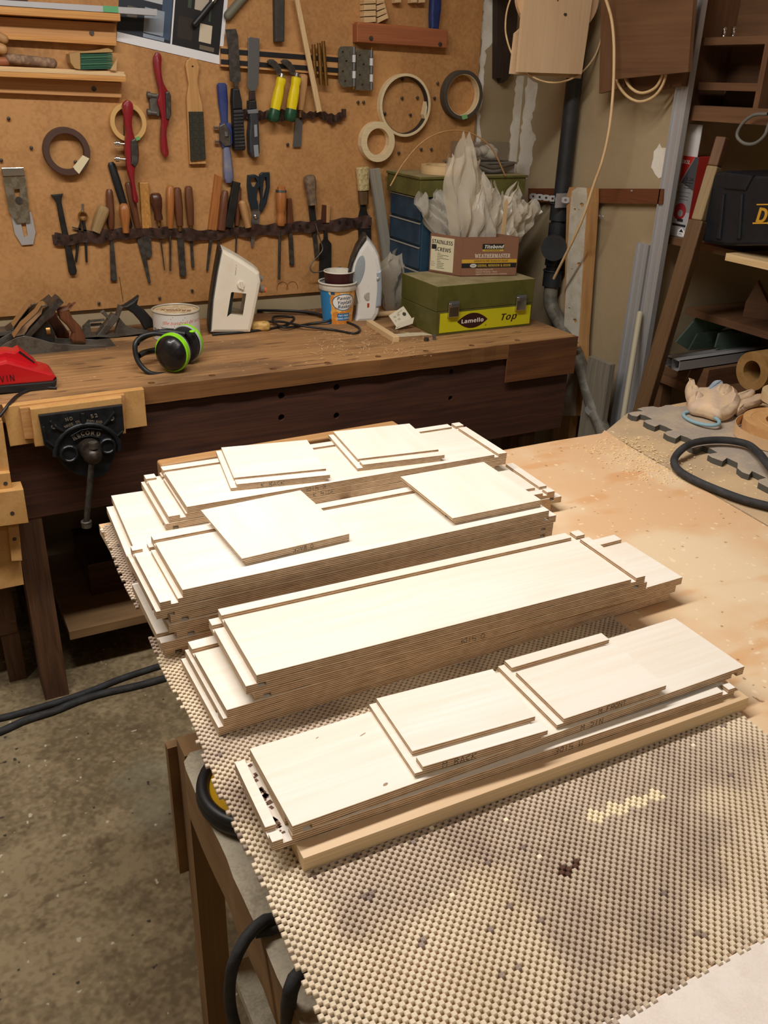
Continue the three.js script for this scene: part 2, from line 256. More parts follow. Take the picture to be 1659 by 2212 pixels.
// perforated anti-slip mat
{
  const o = V(0.186, YT, -0.317), ux = V(0.9998, 0, -0.002), vz = V(0.018, 0, -0.9998), Wm = 0.625, Lm = 1.08, a = 0.0043;
  const nrm = [], nu = Math.floor(Wm / a), nv = Math.floor(Lm / a), pos = [], idx = [], colr = [], nn = 256, g1 = fbm(nn, nn, 5, 9, 81, 4), g2 = fbm(nn, nn, 9, 14, 82, 4), g3 = fbm(nn, nn, 40, 70, 83, 2), r = rng(84);
  const lev = [[0.0019, 0.0042], [0.0026, 0.0034], [0.0025, 0.0003]];
  const clean = [onY(1285, 1785, YT), onY(1420, 1735, YT)].map((p) => p.clone().sub(o)), cuv = clean.map((p) => [p.dot(ux), p.dot(vz)]);
  const burn = onY(1235, 1893, YT).sub(o), buv = [burn.dot(ux), burn.dot(vz)];
  for (let j = 0; j < nv; j++) for (let i = (j & 1); i < nu; i += 2) {
    const u = (i + 0.5) * a, v = (j + 0.5) * a;
    if (v > 0.72 && v < 0.8 && u < 0.012 + 0.006 * Math.sin(v * 60)) continue; if (r() < 0.25 && (u < a || v < a)) continue;
    const wob = 0.0007 * Math.sin(v * 34 + u * 9) + 0.0006 * Math.sin(u * 41), y0 = u < 0.018 ? -0.1 * (0.018 - u) ** 2 / 0.018 : 0;
    const du = 0.0012 * Math.sin(v * 25 + 1) , dv = 0.0012 * Math.sin(u * 22 + 0.6);
    const ii = Math.floor(v / Lm * nn) * nn + Math.floor(u / Wm * nn);
    let c = lerp3([234, 217, 190], [212, 191, 160], clamp(g2[ii] * 1.4 - 0.3));
    const grey = sm(0.4, 0.58, g1[ii]) * (0.35 + 0.6 * g2[ii]); c = lerp3(c, [160, 140, 128], grey * (0.55 + 0.45 * g3[ii]));
    if (g3[ii] > 0.86) c = lerp3(c, [110, 92, 90], 0.6);
    const t = clamp(((u - cuv[0][0]) * (cuv[1][0] - cuv[0][0]) + (v - cuv[0][1]) * (cuv[1][1] - cuv[0][1])) / ((cuv[1][0] - cuv[0][0]) ** 2 + (cuv[1][1] - cuv[0][1]) ** 2)), dd = Math.hypot(u - cuv[0][0] - t * (cuv[1][0] - cuv[0][0]), v - cuv[0][1] - t * (cuv[1][1] - cuv[0][1]));
    if (dd < 0.0075 + 0.003 * Math.sin(t * 20)) c = [246, 231, 196];
    const db = Math.hypot((u - buv[0]) / 2.2, v - buv[1]); if (db < 0.007 && r() < 0.75) c = [88, 58, 44];
    if (r() < 0.002) c = [246, 234, 204];
    const lin = c.map((q) => Math.pow(q / 255, 2.2)), S = [[-1, -1], [1, -1], [1, 1], [-1, 1]], at = (k, l) => { const [h, y] = lev[l], [sx, sy] = S[k & 3]; const p = o.clone().addScaledVector(ux, u + du + sx * h).addScaledVector(vz, v + dv + sy * h); p.y += y + y0 + wob * 0.3 + 0.0005; return p; };
    const quad = (ps, n) => { const b0 = pos.length / 3; for (const p of ps) { pos.push(p.x, p.y, p.z); nrm.push(n.x, n.y, n.z); colr.push(...lin); } idx.push(b0, b0 + 1, b0 + 2, b0, b0 + 2, b0 + 3); };
    quad([at(0, 0), at(1, 0), at(2, 0), at(3, 0)], V(0, 1, 0));
    for (let k = 0; k < 4; k++) { const d = [[0, -1], [1, 0], [0, 1], [-1, 0]][k], out = V(0, 0, 0).addScaledVector(ux, d[0]).addScaledVector(vz, d[1]); quad([at(k, 0), at(k, 1), at(k + 1, 1), at(k + 1, 0)], out.clone().setY(0.85).normalize()); quad([at(k, 1), at(k, 2), at(k + 1, 2), at(k + 1, 1)], out); }
  }
  const g = new THREE.BufferGeometry(); g.setAttribute('position', new THREE.Float32BufferAttribute(pos, 3)); g.setAttribute('color', new THREE.Float32BufferAttribute(colr, 3)); g.setIndex(idx); g.setAttribute('normal', new THREE.Float32BufferAttribute(nrm, 3));
  const m = new THREE.Mesh(g, std({ vertexColors: true, roughness: 0.8 })); m.name = numbered('anti_slip_mat'); m.castShadow = m.receiveShadow = true; scene.add(m);
  tag(m, 'cream perforated rubber anti-slip mat spread under the plywood stacks', 'mat');
}
{ // white sheet at the near corner, the mat overlaps its edge
  const P = (x, y) => { const p = onY(x, y, YT + 0.003); return [p.x, p.z]; };
  const pts = [P(1290, 2212), P(1400, 2165), P(1500, 2108), P(1600, 2052), P(1760, 1975), [0.75, -0.07], [0.4, -0.07]];
  single('foam_sheet', slab(pts, YT, YT + 0.003, { bevel: 0.001 }), std({ map: spotTex(0xf1e6dc, 0xe2d4c8, 85, { size: [0.12, 0.12], w: 256, h: 256, coarse: 0.4, fine: 0.4 }), roughness: 0.95 }), 'white soft foam sheet lying beside the mat edge', 'sheet');
}

// ---------- plywood drawer parts ----------
const STROKES = { K: 'A0A4 C4A2C0', B: 'A0A4B4C3B2A2 B2C1B0A0', A: 'A0B4C0 A1C1', C: 'C4A3A1C0', M: 'A0A4B2C4C0', O: 'B4A3A1B0C1C3B4', F: 'A0A4C4 A2B2', R: 'A0A4C4C2A2 B2C0', N: 'A0A4C0C4', T: 'A4C4 B4B0', S: 'C4A4A2C2C0A0', I: 'B0B4', D: 'A0A4C3C1A0', E: 'C4A4A0C0 A2B2', W: 'A4A0B2C0C4', '-': 'A2C2' };
function pencil(word, h) { // hand-lettered strokes as thin bars in x,y
  const out = [], w = h * 0.62; let x = 0; const r = rng(word.length * 31 + word.charCodeAt(0));
  for (const ch of word) { if (STROKES[ch]) for (const s of STROKES[ch].split(' ')) { let q = null; for (let i = 0; i < s.length; i += 2) { const p = [x + (s.charCodeAt(i) - 65) / 2 * w * (0.9 + r() * 0.2), (s.charCodeAt(i + 1) - 48) / 4 * h * (0.88 + r() * 0.24)]; if (q) { const d = [p[0] - q[0], p[1] - q[1]], L = Math.hypot(...d); out.push(box(0, L, -0.00022, 0.00022, -0.0001, 0.00015).rotateZ(Math.atan2(d[1], d[0])).translate(q[0], q[1], 0)); } q = p; } } x += w * 1.45; }
  return { g: mergeGeometries(out), w: x };
}
const graphite = col(0x2e2a28, 0.7);
function plyBoard(label, yTop, FL, FR, W, { t = 0.012, up = true, groove = '', g = 0.011, gw = 0.0095, dadoL = 0, dadoR = 0, lipL = 0, overR = 0, thin = 0.5, mats, frame, dx = 0, dz = 0, L: L0, over = 0, name = 'plywood_board', mark, rot = 0, flush } = {}) {
  let a, ang, L;
  if (frame) { a = frame.a.clone(); ang = frame.ang; L = L0 || frame.L; } else { a = onY(FL[0], FL[1], yTop); const b = onY(FR[0], FR[1], yTop); ang = Math.atan2(-(b.z - a.z), b.x - a.x); L = L0 || Math.hypot(b.x - a.x, b.z - a.z) + over; }
  if (flush) { const fx = V(Math.cos(flush.ang), 0, -Math.sin(flush.ang)), k = a.clone().sub(flush.a).dot(fx); a = flush.a.clone().addScaledVector(fx, k); ang = flush.ang; }
  a.y = yTop; const X = V(Math.cos(ang), 0, -Math.sin(ang)), Z = V(Math.sin(ang), 0, Math.cos(ang)); const o = a.clone().addScaledVector(X, dx).addScaledVector(Z, dz); o.y = yTop - t;
  const gr = thing(name, label, 'board', o, ang + rot, 'plywood drawer parts on the mat');
  const rows = groove === 'back' ? [[0, W - g - gw], [W - g, W]] : groove === 'front' ? [[0, g], [g + gw, W]] : [[0, W]];
  let x0 = lipL, x1 = L; const cols = []; if (dadoL) { cols.push([0, g]); x0 = g + gw; } if (dadoR) { cols.push([L - g, L]); x1 = L - g - gw; } cols.push([x0, x1]);
  const bt = t * thin, gs = [box(0, L - overR, up ? 0 : t - bt, up ? bt : t, -W, 0)];
  for (const [c0, c1] of cols) for (const [r0, r1] of rows) gs.push(box(c0, c1, up ? bt : 0.0001, up ? t : t - bt, -r1, -r0));
  obj('panel', gs, mats || [WD.ply, plyEdge], gr);
  if (mark) for (const [word, x, h, flip] of mark) { const k = pencil(word, h); const q = k.g.translate(-k.w / 2, -h / 2, 0); if (flip) q.rotateZ(Math.PI); obj('pencil_mark', q.translate(x * L, t * 0.5, 0.0001), graphite, gr); }
  return { a: o.clone().setY(yTop), ang, L, gr };
}
{
  const E = (x, y) => [480 + x / 2.963, 1480 + y / 2.963], F = (x, y) => [980 + x / 2.514, 1310 + y / 2.514], A = (x, y) => [220 + x / 3.072, 880 + y / 3.072], B = (x, y) => [680 + x / 3.072, 880 + y / 3.072], C = (x, y) => [280 + x / 3.19, 1120 + y / 3.19], D = (x, y) => [780 + x / 2.304, 1120 + y / 2.304];
  const y0 = YT + 0.005, pale = [WD.plyB, plyEdge];
  // stack marked M
  plyBoard('thick plywood base board under the stack marked M', y0 + 0.018, E(520, 1110), F(1603, 495), 0.14, { t: 0.018, mats: [WD.birch, plyEdgeOld] });
  const eB = plyBoard('long grooved board lettered SIDE M, right above the thick base board', y0 + 0.03, E(320, 1005), F(1530, 440), 0.121, { groove: 'front', dadoL: 1, dadoR: 1, mark: [['M SIDE', 0.58, 0.0075, 1]] });
  const cB = plyBoard('long smooth board lettered NIC W, carrying the two small boards marked M', y0 + 0.042, E(450, 903), F(1580, 325), 0.122, { up: false, groove: 'front', dadoL: 1, dadoR: 1, mats: pale, mark: [['NIC W', 0.6, 0.0075, 1]] });
  plyBoard('small grooved board lettered M BACK on the stack with the thick base board', y0 + 0.054, E(1285, 522), F(512, 672), 0.121, { groove: 'front', g: 0.016, lipL: 0.009, overR: 0.008, dx: -0.009, over: 0.009, mark: [['M BACK', 0.33, 0.0078]] });
  plyBoard('small grooved board lettered M FRONT beside the M BACK board', y0 + 0.054, F(600, 610), F(1155, 428), 0.121, { groove: 'back', g: 0.016, lipL: 0.009, overR: 0.008, dx: -0.009, over: 0.009, mats: pale, mark: [['M FRONT', 0.5, 0.0065]] });
  { const r = rng(77), st = []; for (let i = 0; i < 26; i++) { const w = 0.001 + r() * 0.0022, d = 0.001 + r() * 0.003; st.push(box(-w, w, 0, 0.0002, -d, d).rotateY(r() * 0.6).translate(0.0125 + r() * 0.006, 0.00605, -0.012 - r() * 0.105)); } obj('glue_stain', st, col(0x6a4634, 0.7), eB.gr);
    for (const [px, py, a, b] of [[E(1045, 635)[0], E(1045, 635)[1], 0.0032, 0.0017], [E(900, 316)[0], E(900, 316)[1], 0.0045, 0.0006], [E(608, 337)[0], E(608, 337)[1], 0.0022, 0.0005]]) { const p = onY(px, py, cB.a.y).sub(cB.gr.position).applyAxisAngle(V(0, 1, 0), -cB.gr.rotation.y); obj('knot', prism(circ(0, 0, a, 14, b), 0.0002).rotateX(-Math.PI / 2).rotateY(0.3).translate(p.x, 0.01205, p.z), col(0xa58a6c, 0.7), cB.gr); } }
  // stack with the bare long top board
  const li = plyBoard('longest board, sticking out at both ends under the bare long top', y0 + 0.036, C(670, 1320), D(1600, 292), 0.152, { groove: 'back', g: 0.018, mats: pale }), lg = plyBoard('bare long top board with wavy grain and one groove', y0 + 0.072, C(875, 1080), D(1415, 285), 0.154, { groove: 'back', g: 0.016, dadoR: 1, mats: pale });
  plyBoard('bottom plywood board of the stack with the bare long top', y0 + 0.012, C(632, 1478), D(1565, 385), 0.15, { flush: li, dz: -0.003 });
  plyBoard('second board from the bottom of the stack with the bare long top', y0 + 0.024, C(655, 1398), D(1590, 345), 0.152, { flush: li, dz: -0.001, up: false, groove: 'front', g: 0.02 });
  plyBoard('notched board lettered SIDE O, third from the top of the bare long stack', y0 + 0.048, C(872, 1222), D(1420, 345), 0.152, { flush: lg, dz: -0.001, up: false, dadoL: 1, groove: 'front', mark: [['O SIDE', 0.5, 0.0075, 1]] });
  plyBoard('board with an end strip and corner block just under the bare long top', y0 + 0.06, C(788, 1132), D(1418, 312), 0.153, { flush: lg, dz: -0.0005, groove: 'back', g: 0.015, dadoL: 1, dadoR: 1 });
  // stack marked O
  const m8 = plyBoard('wide grooved top board carrying the two small boards marked O', y0 + 0.096, C(365, 492), B(1556, 683), 0.166, { groove: 'back', g: 0.016 });
  const fr = { a: m8.a, ang: m8.ang, L: m8.L };
  [['second', -0.03, -0.001, true, 1], ['third', -0.036, -0.0005, false, 1], ['fourth', -0.018, -0.002, false, 1], ['fifth', -0.022, 0.0, true, 0], ['sixth', -0.012, -0.001, false, 1], ['seventh', -0.034, 0.001, true, 0], ['eighth', -0.03, -0.002, false, 1]].forEach(([n, dx, dz, up, d], i) =>
    plyBoard(`${n} plywood board down in the tall stack marked O`, y0 + 0.084 - 0.012 * i, 0, 0, 0.166, { frame: fr, dx, dz, up, L: m8.L - dx + [0.016, 0.012, 0.013, 0, 0.014, -0.01, 0.012][i], groove: i % 2 ? 'front' : 'back', g: 0.014, dadoL: d, dadoR: d, mats: i % 3 ? undefined : pale, mark: i === 5 ? [['O SIDE', 0.45, 0.0075, 1]] : undefined }));
  plyBoard('small board lettered O BACK with a thin overhanging face', y0 + 0.108, A(930, 1003), A(1642, 838), 0.166, { up: false, thin: 0.3, groove: 'front', g: 0.02, dadoL: 0, lipL: 0.005, mark: [['O BACK', 0.55, 0.006, 1]] });
  plyBoard('small thin-faced board at the far end of the stack marked O', y0 + 0.108, B(915, 735), B(1502, 614), 0.167, { up: false, thin: 0.3, groove: 'front', g: 0.02, lipL: 0.005, mats: pale });
  // stack marked K on its wide sheets
  const t3 = plyBoard('wide white sheet jutting out beside the tool vise below stack K', y0 + 0.036, A(240, 995), B(1534, 512), 0.236, { L: 0.36, mats: pale });
  const ft = { a: t3.a, ang: t3.ang, L: t3.L };
  plyBoard('middle wide sheet of the three below stack K', y0 + 0.024, 0, 0, 0.225, { frame: ft, dx: -0.012, dz: 0.006 });
  plyBoard('lowest wide sheet of the three below stack K', y0 + 0.012, 0, 0, 0.215, { frame: ft, dx: -0.006, dz: 0.03 });
  const p3 = plyBoard('notched board end showing beyond the far side of stack O', y0 + 0.036, 0, 0, 0.14, { frame: ft, dx: 0.38, dz: 0.03, L: 0.355, groove: 'front', g: 0.016, dadoR: 1 });
  plyBoard('lower notched board end showing beyond the far side of stack O', y0 + 0.024, 0, 0, 0.145, { frame: ft, dx: 0.38, dz: 0.032, L: 0.37, groove: 'front', g: 0.016, dadoR: 1 });
  plyBoard('bottom board beyond the far side of stack O', y0 + 0.012, 0, 0, 0.14, { frame: ft, dx: 0.38, dz: 0.03, L: 0.35 });
  const q3 = plyBoard('long grooved top board carrying the two small boards marked K', y0 + 0.072, A(565, 660), B(1275, 300), 0.176, { groove: 'back', g: 0.018, dadoR: 1, mark: [['K SIDE', 0.36, 0.0075, 1]] });
  const fq = { a: q3.a, ang: q3.ang, L: q3.L };
  plyBoard('board with a cream end strip under the top of stack K', y0 + 0.06, 0, 0, 0.177, { frame: fq, dx: -0.03, dz: -0.001, L: q3.L + 0.03, groove: 'back', g: 0.018, dadoL: 1, mark: [['K SIDE', 0.42, 0.0075]] });
  plyBoard('lowest notched board of stack K resting on the wide sheets', y0 + 0.048, 0, 0, 0.177, { frame: fq, dx: -0.036, dz: -0.0005, L: q3.L + 0.012, up: false, groove: 'front', dadoL: 1 });
  plyBoard('small grooved board lettered K BACK on the stack nearest the bench', y0 + 0.084, A(895, 510), A(1515, 447), 0.168, { groove: 'front', g: 0.018, lipL: 0.01, overR: 0.008, dx: -0.01, over: 0.01, mark: [['K BACK', 0.42, 0.0075]] });
  plyBoard('small grooved board without lettering on the stack nearest the bench', y0 + 0.084, B(320, 380), B(862, 315), 0.17, { groove: 'front', g: 0.018, lipL: 0.01, overR: 0.008, dx: -0.01, over: 0.01, mats: pale });
  const bz = onY(...A(395, 388), YT + 0.066), be = onY(...B(572, 118), YT + 0.066);
  single('lumber_offcut', box(0, be.distanceTo(bz), 0, 0.066, -0.03, 0, 0.005), WD.tan, 'brown lumber offcut lying behind the stack marked K', 'offcut', V(bz.x, YT, bz.z - 0.003), Math.atan2(-(be.z - bz.z), be.x - bz.x));
}

// outlines given in photo pixels, laid on the plane the thing stands in and thickened away from the viewer
const pz = (pts, z, depth, o = {}) => prism(pts.map(([x, y]) => { const p = onZ(x, y, z); return [p.x, p.y]; }), depth, { ...o, holes: (o.holes || []).map((h) => h.map(([x, y]) => { const p = onZ(x, y, z); return [p.x, p.y]; })) }).translate(0, 0, z - depth);
const basisX = new THREE.Matrix4().makeBasis(V(0, 0, 1), V(0, 1, 0), V(-1, 0, 0));
const pxx = (pts, X, depth, o = {}) => prism(pts.map(([x, y]) => { const p = onX(x, y, X); return [p.z, p.y]; }), depth, { ...o, holes: (o.holes || []).map((h) => h.map(([x, y]) => { const p = onX(x, y, X); return [p.z, p.y]; })) }).applyMatrix4(basisX).translate(X + depth, 0, 0);
const sub = (x0, y0, s) => (pts) => pts.map(([x, y]) => [x0 + x / s, y0 + y / s]);
// the same on an upright plane through P that faces the viewer (turned by a little)
const facing = (P, turn = 0) => { const a = Math.atan2(-P.x, -P.z) + turn, n = V(Math.sin(a), 0, Math.cos(a)), r = V(n.z, 0, -n.x), eye = V(0, EYE, 0);
  const hit = (x, y, dz) => { const d = ray(x, y), c = P.clone().addScaledVector(n, dz), t = c.sub(eye).dot(n) / d.dot(n); return eye.clone().addScaledVector(d, t); };
  const flat = (pts, dz) => pts.map(([x, y]) => { const p = hit(x, y, dz).sub(P); return [p.dot(r), p.y]; }), M = new THREE.Matrix4().makeBasis(r, V(0, 1, 0), n).setPosition(P);
  return { hit, M, poly: (pts, dz, depth, o = {}) => prism(flat(pts, dz), depth, { ...o, holes: (o.holes || []).map((h) => flat(h, dz)) }).translate(0, 0, dz - depth).applyMatrix4(M) }; };
const baseOf = (px, py, Y = YB) => onY(px, py, Y);
const flatAt = (t, px, py, z) => onZ(px, py, z).sub(t.position);

// ---------- the workbench ----------
const benchTop = (() => { const w = 1024, h = 512, n = fbm(w, h, 6, 8, 91, 5), n2 = fbm(w, h, 12, 120, 92, 3), n3 = fbm(w, h, 30, 60, 93, 3), n4 = fbm(w, h, 200, 120, 94, 2);
  return std({ map: pixTex(w, h, [2.2, 0.9], (x, y, i) => { let c = lerp3([180, 138, 90], [140, 100, 62], clamp(n2[i] * 1.3 - 0.25)); c = lerp3(c, [104, 76, 50], sm(0.48, 0.7, n[i]) * 0.75); c = lerp3(c, [84, 58, 38], sm(0.68, 0.8, n3[i]) * 0.6); return n4[i] > 0.88 ? lerp3(c, [226, 196, 150], 0.6) : c; }), roughness: 0.7 }); })();
{
  const t = thing('workbench', 'heavy old wooden workbench with dark front board and worn top', 'workbench', V(0.7, 0, -2.3));
  const dog = [[327, 827], [458, 811], [590, 797], [707, 783.5], [817, 770], [920, 758], [1019, 746], [1118, 735]].map(([x, y]) => { const p = onY(x, y, YB); return circ(p.x, -p.z, 0.0085, 12); });
  const front = ZF; const r = rng(8); const edge = []; for (let i = 0; i <= 60; i++) edge.push([-0.75 + (XE + 0.75) * i / 60, -front + (i && i < 60 ? -r() * 0.004 : 0)]);
  const top = prism([...edge, [XE, -(ZB + 0.03)], [-0.75, -(ZB + 0.03)]], 0.042, { holes: dog }).rotateX(-Math.PI / 2).translate(0, YB - 0.042, 0);
  obj('bench_top', under(t, top), [benchTop, WD.benchEdge], t);
  obj('end_cap', under(t, box(1.474, XE + 0.002, YB - 0.113, YB - 0.0005, ZF - 0.002, ZF + 0.004)), std({ map: woodTex(0x7d4f2c, 0x3d2314, 107, { size: [0.5, 0.2], lines: 10, strength: 0.9, blotch: 0.7 }), roughness: 0.65 }), t);
  const zA = ZF - 0.01, dh = [[608, 855, 7.5], [608, 902, 7.5], [727, 837, 7.5], [727, 898, 7.5], [975, 803, 6], [973, 860, 6]].map(([x, y, q]) => { const p = onZ(x, y, zA); return circ(p.x, p.y, q * 0.00118, 16); });
  obj('apron', under(t, prism([[-0.75, 0.5236], [XE - 0.01, 0.5236], [XE - 0.01, YB - 0.0425], [-0.75, YB - 0.0425]], 0.045, { holes: dh }).translate(0, 0, zA - 0.045)), WD.dark, t);
  obj('end_apron', under(t, box(XE - 0.06, XE - 0.01, 0.5236, YB - 0.0425, ZB + 0.05, zA - 0.045)), WD.dark, t);
  obj('back_apron', under(t, box(-0.75, XE - 0.06, 0.5236, YB - 0.0425, ZB + 0.05, ZB + 0.09)), WD.dark, t);
  obj('hole_liner', under(t, box(-0.7, XE - 0.08, 0.56, YB - 0.05, zA - 0.1, zA - 0.085)), WD.dark, t);
  for (const [x, z] of [[0.111, ZF - 0.012], [0.111, -2.5], [XE - 0.13, ZF - 0.058], [XE - 0.13, -2.5]]) obj('leg', under(t, box(x, x + 0.06, 0, 0.5236, z - 0.09, z)), WD.leg, t);
  obj('lower_shelf', under(t, box(0.2, XE - 0.1, 0.12, 0.145, -2.55, -2.1)), WD.shelf, t);
  obj('shelf_bearer', under(t, box(0.12, 0.165, 0.06, 0.12, -2.55, -2.125)), WD.dark, t);
  obj('shelf_bearer', under(t, box(XE - 0.13, XE - 0.07, 0.06, 0.12, -2.55, -2.17)), WD.dark, t);
  const sp = onY(1262, 745, YB - 0.04); obj('peg', under(t, cyl(0.009, 0.009, 0.1, 14).rotateZ(Math.PI / 2).translate(XE + 0.02, YB - 0.055, -2.09)), WD.tan, t);
  single('wooden_box', box(-0.16, 0.16, 0, 0.1, -0.12, 0.12), WD.dark, 'dark wooden box on the shelf under the bench', 'box', V(0.45, 0.145, -2.38));
  // stool legs seen beyond the bench leg
  const st = thing('wooden_stool', 'rough wooden stool standing under the bench behind its leg', 'stool', V(-0.08, 0, -2.3));
  obj('seat', box(-0.2, 0.16, 0.36, 0.39, -0.15, 0.15), WD.leg, st);
  for (const [x, z] of [[-0.18, 0.13], [0.14, 0.13], [-0.18, -0.13], [0.14, -0.13]]) obj('leg', box(x - 0.022, x + 0.022, 0, 0.36, z - 0.02, z + 0.02), WD.leg, st);
  obj('stretcher', box(-0.2, 0.16, 0.15, 0.19, 0.13, 0.152), WD.leg, st);
  // clamp-on jig at the near end
  const j = thing('bench_jig', 'screwed-together fibreboard jig hanging on the bench front at its end', 'jig', V(0.02, 0.55, ZF));
  const z4 = sub(0, 820, 3.95), J = (name, pts, z, d) => obj(name, under(j, pz(z4(pts), z, d, { bevel: 0.001 })), WD.mdf, j);
  J('panel', [[-300, 385], [22, 360], [82, 780], [0, 800], [-300, 830]], ZF + 0.035, 0.033);
  J('block', [[-300, 835], [85, 795], [108, 950], [-300, 1000]], ZF + 0.05, 0.048);
  J('block', [[-300, 1000], [200, 938], [245, 1222], [-300, 1295]], ZF + 0.066, 0.05);
  J('strip', [[70, 1245], [160, 1235], [190, 1545], [100, 1550]], ZF + 0.035, 0.02);
  J('panel', [[-300, 1290], [140, 1240], [205, 1750], [-300, 1850]], ZF + 0.014, 0.012);
  for (const [x, y, z] of [[47, 886, 0.05], [105, 1140, 0.066], [123, 1360, 0.035]]) { const p = flatAt(j, x / 3.95, 820 + y / 3.95, ZF + z); obj('screw', cyl(0.0045, 0.0045, 0.002, 14).rotateX(Math.PI / 2).translate(p.x, p.y, p.z), MT.dsteel, j); }
}
// ---------- the vise ----------
{
  const v = thing('bench_vise', 'black cast iron woodworking vise with fibreboard jaw pads on the bench front', 'vise', V(0.28, 0.6, ZF));
  const z4 = sub(0, 820, 3.95), Z = (pts, z, d, o) => under(v, pz(z4(pts), z, d, o)), at = (x, y, z) => flatAt(v, x / 3.95, 820 + y / 3.95, z);
  obj('rear_pad', Z([[25, 235], [1228, 82], [1256, 396], [88, 572]], ZF + 0.022, 0.021, { bevel: 0.001 }), WD.mdf, v);
  obj('middle_pad', Z([[168, 245], [1062, 128], [1075, 460], [212, 510]], ZF + 0.034, 0.0115, { bevel: 0.001 }), WD.pine, v);
  obj('front_pad', Z([[258, 252], [1040, 150], [1056, 455], [365, 570], [302, 576]], ZF + 0.054, 0.0195, { bevel: 0.002 }), WD.mdf, v);
  const zp = ZF + 0.066;
  const castIron = std({ map: spotTex(0x2a2c30, 0x17181a, 96, { size: [0.1, 0.1], w: 256, h: 256 }), roughness: 0.42, metalness: 0.35 });
  obj('jaw', Z([[330, 308], [1045, 217], [1062, 432], [1003, 560], [975, 660], [940, 760], [880, 826], [770, 842], [640, 806], [545, 742], [482, 640], [378, 560]], zp, 0.0115, { bevel: 0.002 }), castIron, v);
  const s = (px) => px / 3.95 * 0.00108, dusty = col(0x8a6a4a, 0.9);
  const rib = (pts, w = 24) => { const q = pts.map(([x, y]) => at(x, y, zp + 0.002)); const out = []; for (let i = 0; i + 1 < q.length; i++) out.push(beam(q[i], q[i + 1], s(w), 0.007, 0.001)); return out; };
  obj('rib', [...rib([[705, 285], [712, 395]], 30), ...rib([[370, 400], [395, 520], [470, 575]], 14), ...rib([[430, 352], [470, 400], [545, 440]], 18), ...rib([[975, 275], [930, 340], [880, 390]], 18), ...rib([[1048, 440], [985, 495]], 14)], castIron, v);
  const arc = []; for (let i = 0; i <= 16; i++) { const a = Math.PI * (1.02 - i / 16 * 1.04); arc.push(at(745 + 275 * Math.cos(a), 640 - i * 3.2 - 232 * Math.sin(a), zp + 0.001)); }
  obj('arch', tube(arc, s(22), { seg: 40, rs: 8 }), castIron, v);
  for (const [x, y, q] of [[585, 622, 74], [912, 556, 68]]) { const p = at(x, y, zp); obj('rod_boss', [ringGeo(s(q * 0.7), s(q), 0.012, 28, 0.002).translate(p.x, p.y, p.z), cyl(s(q * 0.68), s(q * 0.68), 0.008, 24).rotateX(Math.PI / 2).translate(p.x, p.y, p.z + 0.004)], castIron, v); }
  for (const [x, y] of [[458, 400], [952, 330]]) { const p = at(x, y, zp); obj('screw', [ringGeo(s(8), s(22), 0.004, 18, 0.001).translate(p.x, p.y, p.z), cyl(s(12), s(12), 0.003, 14).rotateX(Math.PI / 2).translate(p.x, p.y, p.z + 0.001)], MT.iron, v); }
  const letters = (str, pts, size) => { const ch = [...str]; return ch.map((c, i) => { if (c === ' ') return null; const k = i / (ch.length - 1) * (pts.length - 1), a = Math.floor(Math.min(k, pts.length - 2)), f = k - a, x = mix(pts[a][0], pts[a + 1][0], f), y = mix(pts[a][1], pts[a + 1][1], f), d = [pts[a + 1][0] - pts[a][0], pts[a + 1][1] - pts[a][1]], p = at(x, y, zp); return textGeo(FONT, c, size, 0.0022).rotateZ(-Math.atan2(d[1], d[0])).translate(p.x, p.y, p.z - 0.0004); }).filter(Boolean); };
  obj('lettering', [letters('RECORD', [[632, 492], [690, 462], [760, 450], [840, 462]], 0.0105), letters('NO', [[570, 340], [605, 332]], 0.0075), letters('52', [[785, 312], [820, 305]], 0.0085), letters('MADE IN', [[560, 400], [670, 358]], 0.0055), letters('ENGLAND', [[745, 352], [865, 362]], 0.0055)].flat(), std({ color: 0x6e6252, roughness: 0.7 }), v);
  obj('name_plate', [...rib([[600, 480], [690, 428], [760, 415], [870, 425]], 6), ...rib([[625, 520], [690, 490], [760, 478], [850, 492]], 6)], castIron, v);
  const sc = at(790, 640, zp + 0.045), hub = at(770, 600, zp + 0.012); sc.z -= 0.045; hub.z -= 0.012;
  obj('screw_hub', [cyl(0.026, 0.022, 0.03, 24).rotateX(Math.PI / 2).translate(hub.x, hub.y, hub.z + 0.012), ball(0.021, 1, 1, 1.1).translate(sc.x, sc.y - 0.002, sc.z + 0.045)], std({ map: spotTex(0x4a4038, 0x2c2622, 97, { size: [0.05, 0.05], w: 128, h: 128 }), roughness: 0.4, metalness: 0.5 }), v);
  const zh = sc.z + ZF + 0.052, a0 = at(795, 560, zh), a1 = at(737, 1222, zh);
  obj('handle_bar', tube([a0, a0.clone().lerp(a1, 0.5), a1], 0.0066, { seg: 8, rs: 14 }), MT.dsteel, v);
  obj('handle_end', [cyl(0.0115, 0.0115, 0.012, 18).translate(a1.x, a1.y - 0.004, a1.z), tor(0.0095, 0.003, 20, 8).rotateX(Math.PI / 2).translate(a1.x, a1.y + 0.003, a1.z)], MT.iron, v); obj('handle_end', cyl(0.01, 0.01, 0.014, 18).translate(a0.x, a0.y, a0.z), MT.iron, v);
}
